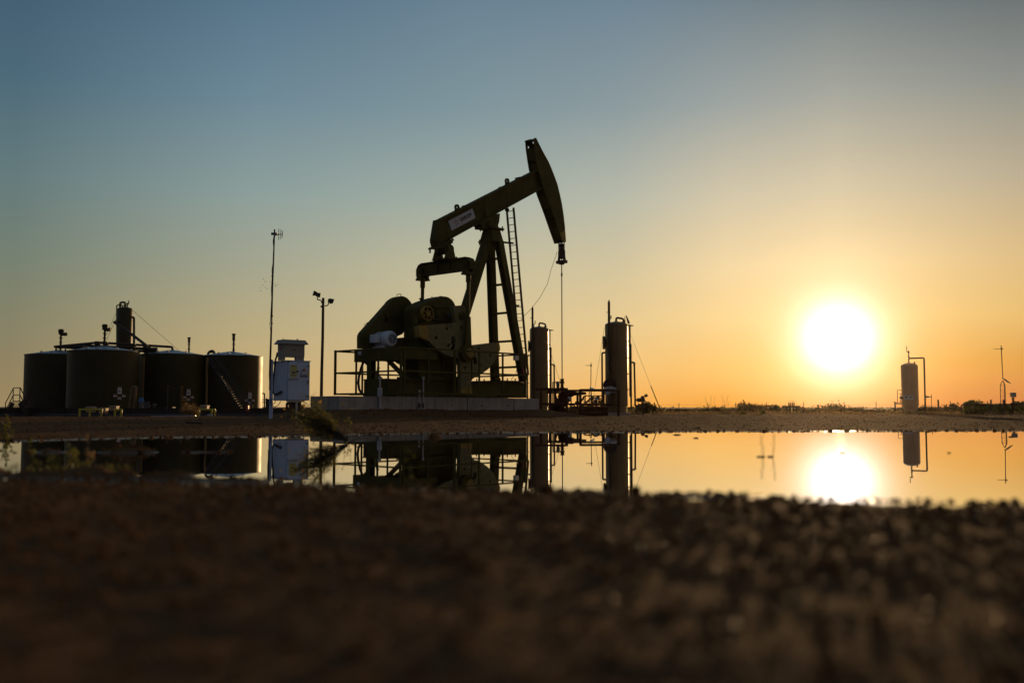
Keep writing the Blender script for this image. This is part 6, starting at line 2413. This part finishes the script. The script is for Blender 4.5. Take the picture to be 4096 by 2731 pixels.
# ------------------------------------------------------------------ wire fence
D13 = 85.0
fx = [2580, 2715.6, 2831, 2942, 3065, 3214, 3376.6, 3504, 3650, 3801, 3949, 4110]
fe = thing('wire_fence', 'wire fence on thin steel posts across the right background', 'fence', (20, D13, -0.4))
for i, x in enumerate(fx):
    a = wp((x, 1612 - (x - 2600) * 0.006), D13 + (i % 3) * 0.03)
    m1 = MB()
    m1.bar((a.x, a.y, gz(a.x, a.y) - 0.2), (a.x, a.y, a.z), 0.05, 0.045)
    m1.build('post', M['pipe'], fe)
for yy in (1618.5, 1627, 1635, 1643):
    m1 = MB()
    pts = []
    for i in range(len(fx) - 1):
        a = wp((fx[i], yy), D13)
        b = wp((fx[i + 1], yy), D13)
        pts += [a, (a + b) / 2 + Vector((0, 0, -0.015))]
    pts.append(b)
    m1.tube(pts, 0.006, 4)
    m1.build('wire', M['steel'], fe)
a = wp((3753.6, 1598), 70)
tag(MB().bar((a.x, 70, gz(a.x, 70) - 0.2), (a.x - 0.02, 70, a.z), 0.09, 0.09).build('post', M['wood']), 'thick square wooden post standing right of the beige vessel', 'post')
q = wp((3564, 1626), 230)
tag(MB().tube([(q.x, 230, -1), (q.x, 230, q.z)], 0.09, 6).tube([(q.x - 0.8, 230, q.z - 0.3), (q.x + 0.8, 230, q.z - 0.3)], 0.06, 6).build('utility_pole', M['wood']), 'distant utility pole with one cross arm left of the beige vessel', 'utility pole')
# distant flock
fl_ = []
for i, (x, y) in enumerate(((1053, 1116), (1060, 1128), (1050, 1142), (1062, 1150), (1041, 1152), (1043, 1165), (1098, 1135), (1103, 1143), (1109, 1139), (1080, 1128), (1068, 1155), (1101, 1146))):
    c = wp((x, y), 160)
    m1 = MB()
    a = 0.12 + 0.05 * (i % 3)
    m1.add([c + Vector((-0.22, 0, a)), c + Vector((0, 0.07, 0)), c + Vector((0, -0.07, 0.0)), c + Vector((0.22, 0, a)), c + Vector((0, 0, -0.05))], [(0, 1, 2), (3, 2, 1), (1, 4, 2), (0, 2, 4), (0, 4, 1), (3, 4, 2), (3, 1, 4)])
    tag(m1.build('bird', M['black'], smooth=0), 'tiny dark bird of a distant flock near the antenna mast', 'bird', 'birds flying beside the antenna mast')

# ------------------------------------------------------------------ plants
def leaves(pts, s0, s1, stretch=2.0, up=0.0):
    n = len(pts)
    d = RNG.normal(size=(n, 3))
    d[:, 2] += up
    d /= np.linalg.norm(d, axis=1)[:, None]
    e = RNG.normal(size=(n, 3))
    e -= d * (e * d).sum(1)[:, None]
    e /= np.linalg.norm(e, axis=1)[:, None]
    s = s0 + (s1 - s0) * RNG.random(n)
    a = d * (s * stretch / 2)[:, None]
    b = e * (s / 2)[:, None]
    V = np.stack([pts - a, pts + b * 0.9, pts + a, pts - b * 0.9], 1).reshape(-1, 3)
    Fq = np.arange(n * 4).reshape(-1, 4)
    return V, Fq
def bush(name, label, cat, base, w, h, n, s0, s1, mt, stem='twig', clumps=9, depth=None, group=None, up=0.0, stretch=2.0, shoots=0):
    base = Vector(base)
    t = thing(name, label, cat, tuple(base), group=group)
    depth = depth or w * 0.7
    cl = []
    for k in range(clumps):
        x = (k + 0.5) / clumps * 2 - 1 + RNG.uniform(-0.15, 0.15)
        hh = h * (0.35 + 0.65 * RNG.random()) * (1 - 0.55 * abs(x) ** 2.2)
        cl.append((x * w / 2 * 0.85, RNG.uniform(-0.5, 0.5) * depth, hh))
    cl = np.array(cl)
    i = RNG.integers(0, clumps, n)
    q = RNG.normal(size=(n, 3)) * np.array([w / clumps * 0.75, depth * 0.18, h * 0.14])
    zc = cl[i, 2] * (0.15 + 0.85 * RNG.random(n) ** 0.7)
    pts = np.stack([cl[i, 0] * (0.5 + 0.5 * zc / np.maximum(cl[i, 2], 1e-3)), cl[i, 1], zc], 1) + q
    pts[:, 2] = np.clip(pts[:, 2], 0.01, None)
    V, Fq = leaves(pts, s0, s1, stretch, up)
    o = mesh_np('foliage', V, Fq, M[mt], smooth=False)
    o.parent = t
    mb = MB()
    for k in range(clumps):
        c = cl[k]
        p1 = Vector((c[0] * 0.5, c[1] * 0.5, c[2] * 0.5))
        p2 = Vector((c[0], c[1], c[2] * 0.95))
        mb.tube([Vector((c[0] * 0.2, c[1] * 0.2, -0.05)), p1, p2], max(0.004, h * 0.009), 5, r1=max(0.002, h * 0.003))
        for j in range(3):
            e = p1.lerp(p2, 0.3 + 0.3 * j) + Vector((RNG.uniform(-0.16, 0.16) * h, RNG.uniform(-0.12, 0.12) * h, RNG.uniform(0.08, 0.28) * h))
            mb.tube([p1.lerp(p2, 0.2 + 0.25 * j), e], max(0.003, h * 0.004), 4)
    mb.build('stem', M[stem], t, local=True)
    return t
def far_bush(label, x0, x1, ytop, ybase, d0, n=900, mt='scrub', clumps=9, name='bush'):
    a, b = wp((x0, ybase), d0), wp((x1, ybase), d0)
    top = wp(((x0 + x1) / 2, ytop), d0).z
    cx = (a.x + b.x) / 2
    g_ = min(gz(cx, d0), a.z)
    return bush(name, label, 'bush', (cx, d0, g_), b.x - a.x, top - g_, int(n * 1.9), 0.07, 0.17, mt, clumps=clumps, depth=min(2.5, (b.x - a.x) * 0.5))
far_bush('round dark bush behind the drain valve, right of the tall separator', 2540, 2625, 1600, 1652, 66, 1500, clumps=8)
far_bush('low dense bush left of the valve manifold', 2935, 3075, 1607, 1655, 84, 2400, clumps=12)
far_bush('small bush between the dense bush and the manifold', 3060, 3135, 1619, 1655, 86, 900, clumps=7)
far_bush('sparse bush just right of the valve manifold', 3225, 3300, 1624, 1655, 90, 600, clumps=6)
far_bush('feathery bush under the low sun, tallest on its right side', 3295, 3380, 1607, 1655, 92, 1000, clumps=7)
far_bush('low bush between the sun and the beige vessel', 3375, 3470, 1622, 1655, 92, 1100, clumps=9)
far_bush('ragged low bush left of the beige vessel', 3460, 3560, 1626, 1655, 94, 900, clumps=9)
far_bush('bush seen immediately left of the beige vessel foot', 3575, 3625, 1623, 1655, 90, 600, clumps=5)
far_bush('thin bush immediately right of the beige vessel', 3670, 3760, 1622, 1655, 86, 1000, clumps=8)
far_bush('bush between the wooden post and the raised pipe elbow', 3755, 3860, 1616, 1655, 84, 1100, clumps=9)
far_bush('dense olive bush behind the raised pipe elbow', 3850, 3960, 1607, 1655, 68, 2600, 'leaf', clumps=10)
far_bush('dark bush under the raised pipe between its posts', 3945, 4040, 1608, 1655, 69, 2400, 'leaf', clumps=9)
far_bush('tall olive bush at the right edge under the meter box', 4030, 4150, 1612, 1655, 67, 2600, 'leaf', clumps=9)
far_bush('grassy clump right of the pipe elbow in front of the bushes', 3850, 3930, 1634, 1658, 61, 1500, 'weed', clumps=8)
far_bush('low scrub along the dirt heaps right of the anchor rod', 2640, 2780, 1636, 1655, 82, 1500, clumps=12)
far_bush('low scrub along the dirt heaps left of the dense bush', 2780, 2930, 1634, 1655, 83, 1500, clumps=12)
far_bush('small weed on the gravel edge below the dense bush', 2963, 2982, 1648, 1663, 60, 260, 'weed', clumps=4)
far_bush('small weed on the gravel edge left of the manifold foot', 3042, 3062, 1646, 1663, 60, 260, 'weed', clumps=4)
# ground scrub on the far plain, too much to count
n = 18000
x, y, s = scatter(n, 100, 290, -12, 40, 0.35, 0.9, 1.6)
z = ground_z(x, y)
pts = np.stack([x, y, z + RNG.random(n) * 0.35], 1)
n = 30000
x, y, s = scatter(n, 84, 125, 3, 33, 0.05, 0.1, 1.6)
z = ground_z(x, y)
hgt = np.clip(fbm(x * 0.35, y * 0.2, 91, 3) + 0.35, 0.08, 1.0) * 1.25
V1, F1 = leaves(np.stack([x, y, z + RNG.random(n) * hgt], 1), 0.07, 0.16, 2.0, 0.5)
V, Fq = leaves(pts, 0.25, 0.6, 1.5)
Fq = np.concatenate([Fq, F1 + len(V)])
V = np.concatenate([V, V1])
setting(mesh_np('ground_cover', V, Fq, M['scrub'], smooth=False), 'stuff')
n = 9000
x, y, s = scatter(n, 60, 82, 4, 31, 0.05, 0.1, 1.6)
z = ground_z(x, y)
keep = (fbm(x * 0.5, y * 0.5, 77, 3) > -0.02) & (y > 60)
pts = np.stack([x, y, z + RNG.random(n) * 0.16], 1)[keep]
V, Fq = leaves(pts, 0.03, 0.07, 4.0, 1.5)
setting(mesh_np('dry_grass', V, Fq, M['dry'], smooth=False), 'stuff')
# dry bush before the third tank
q = wp(ZY(1200, 625), 57)
bush('dry_bush', 'pale dry bush standing before the containment wall at the third tank', 'bush', (q.x, 57, gz(q.x, 57)), 1.25, 1.15, 2200, 0.015, 0.04, 'dry', 'dry' if False else 'twig', 14, 0.6, up=1.6, stretch=3.5)
q = wp(ZW(900, 1040), 46.3)
bush('dry_bush', 'tangle of dry straw coloured weed at the foot of the wellhead', 'bush', (q.x, 46.3, gz(q.x, 46.3)), 0.8, 0.45, 700, 0.012, 0.03, 'dry', 'twig', 10, 0.5, up=0.3, stretch=5)
q = wp((2905, 1660), 58)
bush('dry_bush', 'sunlit heap of dry weed on the gravel below the dirt heaps', 'bush', (q.x, 58, gz(q.x, 58)), 1.0, 0.22, 700, 0.015, 0.04, 'dry', 'twig', 9, 0.5, up=0.2, stretch=4)
# tall bare weed stalks in the distance
def stalks(label, x0, ytop, xs_, d0, ybase=1640):
    c = wp((x0, ybase), d0)
    g_ = min(c.z, gz(c.x, d0))
    t = thing('dry_weed', label, 'weed', (c.x, d0, g_))
    mb = MB()
    for x, y in xs_:
        e = wp((x, y), d0)
        m_ = Vector((c.x, d0, g_)).lerp(e, 0.5) + Vector((RNG.uniform(-0.05, 0.05) + (e.x - c.x) * 0.18, 0, 0))
        mb.tube([Vector((c.x + (e.x - c.x) * 0.1, d0, g_)), m_, e], 0.011, 4, r1=0.004)
        for k in range(3):
            q = m_.lerp(e, 0.25 + 0.25 * k)
            mb.tube([q, q + Vector((RNG.uniform(-0.12, 0.12), RNG.uniform(-0.1, 0.1), 0.18))], 0.006, 4, r1=0.003)
    mb.build('stalk', M['dry'], t)
stalks('bare forked weed stalks before the dirt heaps, the left of two', 2852, 1580, ((2820, 1588), (2843, 1580), (2860, 1584), (2835, 1610)), 70, 1640)
stalks('bare forked weed stalks before the dirt heaps, the right of two', 2905, 1575, ((2887, 1575), (2911, 1580), (2900, 1600), (2918, 1606)), 70, 1640)

# ---- near plants round the puddle
def weed(name, label, root, d0, tips, leaf_n, ls, mt='weed', r_=0.004, flower=0, zbase=None):
    b = wp(root, d0)
    g_ = zbase if zbase is not None else max(gz(b.x, d0), -0.02)
    t = thing(name, label, 'weed', (b.x, d0, g_))
    mb = MB()
    L_ = []
    fl = []
    for tip in tips:
        e = wp(tip, d0) + Vector((0, RNG.uniform(-0.05, 0.05), 0))
        o = Vector((b.x, d0, g_ - 0.02))
        m_ = o.lerp(e, 0.5) + Vector((RNG.uniform(-0.02, 0.02), RNG.uniform(-0.02, 0.02), 0.0))
        mb.tube([o, m_, e], r_, 5, r1=r_ * 0.4)
        for k in range(leaf_n):
            f = 0.2 + 0.8 * RNG.random()
            q = o.lerp(m_, f * 2) if f < 0.5 else m_.lerp(e, f * 2 - 1)
            L_.append(np.array(q) - np.array((b.x, d0, g_)) + RNG.normal(size=3) * ls * 0.55)
        if flower:
            for k in range(flower):
                fl.append(np.array(e) - np.array((b.x, d0, g_)) + RNG.normal(size=3) * 0.012)
    mb.build('stem', M['twig'] if mt != 'leaf' else M['twig'], t)
    V, Fq = leaves(np.array(L_), ls * 0.5, ls, 2.6, 0.6)
    o = mesh_np('foliage', V, Fq, M[mt], smooth=False)
    o.parent = t
    if fl:
        V, Fq = leaves(np.array(fl), 0.008, 0.016, 1.2)
        o = mesh_np('flower', V, Fq, M['flower'], smooth=False)
        o.parent = t
    return t
weed('leafy_weed', 'dark leafy green weed standing at the left edge of the far shore', (25, 1768), 11.0, ((5, 1690), (22, 1665), (40, 1690), (55, 1715), (10, 1720)), 16, 0.026, 'leaf')
ZP = zm(0, 1600, 1.68)
k = 0
for lab, root, tips, dd, mt, fln in (
        ('small green sprout in the shallow water left of centre of the tank reflection', (505, 455), ((500, 300), (515, 340), (490, 380)), 6.2, 'leaf', 0),
        ('low green sprout near the left shore under the first tank reflection', (215, 400), ((210, 330), (230, 345)), 6.8, 'leaf', 0),
        ('small weed sprout left of the pebble ridge', (195, 305), ((190, 250), (205, 245)), 9.6, 'leaf', 0),
        ('thin bare reddish stalk standing in the water before the third tank reflection', (600, 430), ((600, 245), (603, 350)), 6.6, 'dry', 0),
        ('low green clump close to the near shore at left', (350, 455), ((335, 360), (360, 380), (375, 400)), 6.0, 'leaf', 0),
        ('pair of small sprouts on the mud bar left of the nearest pebbles', (460, 450), ((450, 340), (470, 360), (440, 400)), 6.1, 'weed', 0),
        ('tiny sprout on the near shore below the fourth tank reflection', (735, 490), ((730, 435), (742, 445)), 5.7, 'weed', 0),
        ('tiny yellowed sprout beside the near shore under the third tank', (570, 475), ((560, 400), (580, 420)), 5.9, 'weed', 0)):
    root = ZP(*root)
    tips = [ZP(*q) for q in tips]
    weed('sprout', lab, root, dd, tips, 12, 0.02, mt, 0.003, fln)
for k in range(14):
    rx, ry = 60 + 62 * k + RNG.uniform(-20, 20), 445 + RNG.uniform(-12, 14)
    h_ = RNG.uniform(12, 38)
    t = weed('grass_tuft', 'small blurred tuft of thin grass on the muddy left shore of the puddle', ZP(rx, ry), 5.6 + RNG.uniform(-0.2, 0.5), [ZP(rx + RNG.uniform(-14, 14), ry - h_ * f) for f in (0.6, 0.8, 1.0, 0.7)], 5, 0.012, 'weed' if k % 3 else 'leaf', 0.0018)
    t['group'] = 'grass tufts along the muddy left shore'
weed('reed_leaf', 'single pale green reed standing in the puddle before the pump jack reflection', zm(1150, 1600, 1.68)(828, 560), 5.2, (zm(1150, 1600, 1.68)(868, 268), zm(1150, 1600, 1.68)(812, 270)), 8, 0.013, 'weed', 0.003)
weed('weed_stem', 'thin yellow green weed on the far shore before the left end of the pad', zm(1150, 1600, 1.68)(400, 215), 13.0, (zm(1150, 1600, 1.68)(378, 25), zm(1150, 1600, 1.68)(428, 60), zm(1150, 1600, 1.68)(405, 110)), 14, 0.02, 'weed', 0.004, 3)
# two bare stalks rising out of the right water with a floating twig
c = wp((3060, 1808), 7.4)
tt_ = thing('dry_weed', 'drowned weed with twin bare stalks standing in the orange water at right', 'weed', (c.x, c.y, 0))
mb = MB()
for x0, x1, y1 in ((3053, 3040, 1735), (3085, 3098, 1730)):
    a, b = wp((x0, 1806), 7.4), wp((x1, y1), 7.4)
    a.z = -0.03
    mid = a.lerp(b, 0.5) + Vector((0.012, 0, 0))
    mb.tube([a, mid, b], 0.0025, 5, r1=0.001)
    for k in range(7):
        q = a.lerp(b, 0.25 + 0.1 * k)
        mb.tube([q, q + Vector((RNG.uniform(-0.025, 0.025), RNG.uniform(-0.02, 0.02), 0.02))], 0.0018, 4, r1=0.001)
mb.build('stalk', M['twig'], tt_)
mb = MB()
for k in range(16):
    if k in (3, 8, 9, 13):
        continue
    q = wp((3028 + 4.2 * k + RNG.uniform(-3, 3), 1806), 7.4)
    mb.blob((q.x, q.y + RNG.uniform(-0.02, 0.02), 0.004), (0.018, 0.016, 0.006 + 0.006 * RNG.random()), k)
mb.build('floating_debris', M['twig'], tt_)
for lab, px, py, w_ in (('small dark clod standing out of the water below the right guy wire', 2708, 1739, 0.055), ('small dark clod in the water left of the sun reflection', 2783, 1752, 0.035),
                       ('dark clod in the water right of the sun reflection', 3370, 1811, 0.04), ('small clod in the water near the right edge', 4045, 1747, 0.035), ('faint clod in the water below the beige vessel reflection', 3797, 1811, 0.025)):
    v = ray(px, py)
    dd = -CAMZ / v.z
    tag(MB().blob((v.x * dd, dd, 0.0), (w_ * dd / 6, 0.03, 0.012 * dd / 6), px).build('clod', M['stone']), lab, 'clod')
for lab, px, py, w_, h_ in (('dark blurred stone on the near shore under the left separator reflection', 2190, 1950, 0.06, 0.05), ('dark blurred stone on the near shore under the right separator reflection', 2540, 1955, 0.05, 0.045),
                       ('flat dark stone on the near shore right of the beige vessel reflection', 3580, 1975, 0.05, 0.025), ('rounded stone on the far shore before the pad', 1737, 1731, 0.19, 0.15)):
    v = ray(px, py + 12)
    zz = 0.02
    dd = (zz - CAMZ) / v.z
    tag(MB().blob((v.x * dd, dd, gz(v.x * dd, dd) + h_ * 0.35), (w_, w_ * 0.9, h_), px).build('rock', M['stone']), lab, 'rock')
# the fallen broom shaped weed in the puddle
rt = wp((1395, 1770), 10.6)
rt.z = 0.0
tw_ = thing('fallen_weed', 'large fallen broom shaped weed lying in the puddle, fanning out to the left', 'weed', (rt.x, rt.y, 0))
mb = MB()
lv = []
lf = []
rr_ = random.Random(4)
def grow(p, d, L, r_, lev):
    q = p
    segs = 5
    for k in range(segs):
        nd = (d + Vector((rr_.uniform(-1, 1), rr_.uniform(-1, 1), rr_.uniform(-1, 1))) * (0.07 if lev == 0 else 0.16)).normalized()
        e = q + nd * (L / segs)
        if e.z < 0.004:
            e.z = 0.004
        mb.tube([q, e], r_ * (1 - 0.12 * k), 4, r1=r_ * (1 - 0.12 * (k + 1)))
        if lev < 2 and k >= 1:
            for j in range(2 if lev == 0 else 1):
                sd_ = (nd + Vector((rr_.uniform(-1, 1), rr_.uniform(-1, 1), rr_.uniform(-0.8, 1))) * 0.55).normalized()
                grow(e, sd_, L * rr_.uniform(0.2, 0.38), r_ * 0.5, lev + 1)
        if lev >= 1 and k >= 1:
            if rr_.random() < 0.95:
                lv.append(np.array(e) + np.array([rr_.gauss(0, 0.012) for _ in range(3)]))
        q = e
        d = nd
    if rr_.random() < 0.03:
        lf.append(np.array(q))
for k in range(38):
    a = R(rr_.triangular(0, 54, 32))
    yw = rr_.uniform(-0.36, 0.36)
    d = Vector((-math.cos(a), yw, math.sin(a))).normalized()
    grow(Vector((rt.x, rt.y, 0.01)) + Vector((rr_.uniform(-0.03, 0.0), rr_.uniform(-0.04, 0.04), rr_.uniform(0, 0.03))), d, rr_.uniform(0.26, 0.52), 0.0034, 0)
for k in range(3):
    d = Vector((0.9, rr_.uniform(-0.2, 0.2), 0.25)).normalized()
    mb.tube([rt, rt + d * 0.10 + Vector((0, 0, 0.02)), rt + d * 0.22 + Vector((0, 0, -0.01))], 0.006, 5, r1=0.003)
mb.build('branch', M['twig'], tw_)
V, Fq = leaves(np.array(lv) - np.array(rt), 0.005, 0.011, 2.4)
o = mesh_np('foliage', V, Fq, M['weed'], smooth=False)
o.parent = tw_
lf += [np.array(wp(zm(1150, 1600, 1.68)(*q), 10.2)) for q in ((-40, 110), (-30, 165), (-20, 60), (10, 250))]
V, Fq = leaves(np.array(lf) - np.array(rt), 0.02, 0.035, 1.2)
o = mesh_np('blossom_foliage', V, Fq, M['flower'], smooth=False)
o.parent = tw_

# things of a single piece need no empty above them
for e in [o for o in list(COL.objects) if o.type == 'EMPTY' and o.parent is None]:
    ch = [o for o in COL.objects if o.parent == e]
    if len(ch) == 1 and not any(o.parent == ch[0] for o in COL.objects):
        c = ch[0]
        mt_ = Matrix.Translation(e.location) @ Matrix.Rotation(e.rotation_euler.z, 4, 'Z')
        c.parent = None
        c.data.transform(mt_)
        for kx in ('label', 'category', 'group'):
            if kx in e:
                c[kx] = e[kx]
        nm = e.name
        bpy.data.objects.remove(e)
        c.name = nm
# ------------------------------------------------------------------ evening haze
hz = MB().boxp(-420, 420, -420, 420, -3.5, 16).build('haze', [], smooth=0)
hm = bpy.data.materials.new('evening_haze')
hm.use_nodes = True
hn = hm.node_tree.nodes
hn.remove(hn['Principled BSDF'])
pv = hn.new('ShaderNodeVolumePrincipled')
pv.inputs['Color'].default_value = (0.95, 0.80, 0.60, 1)
pv.inputs['Density'].default_value = 0.000042
pv.inputs['Anisotropy'].default_value = 0.92
hm.node_tree.links.new(pv.outputs[0], hn['Material Output'].inputs['Volume'])
hz.data.materials.append(hm)
setting(hz, 'stuff')
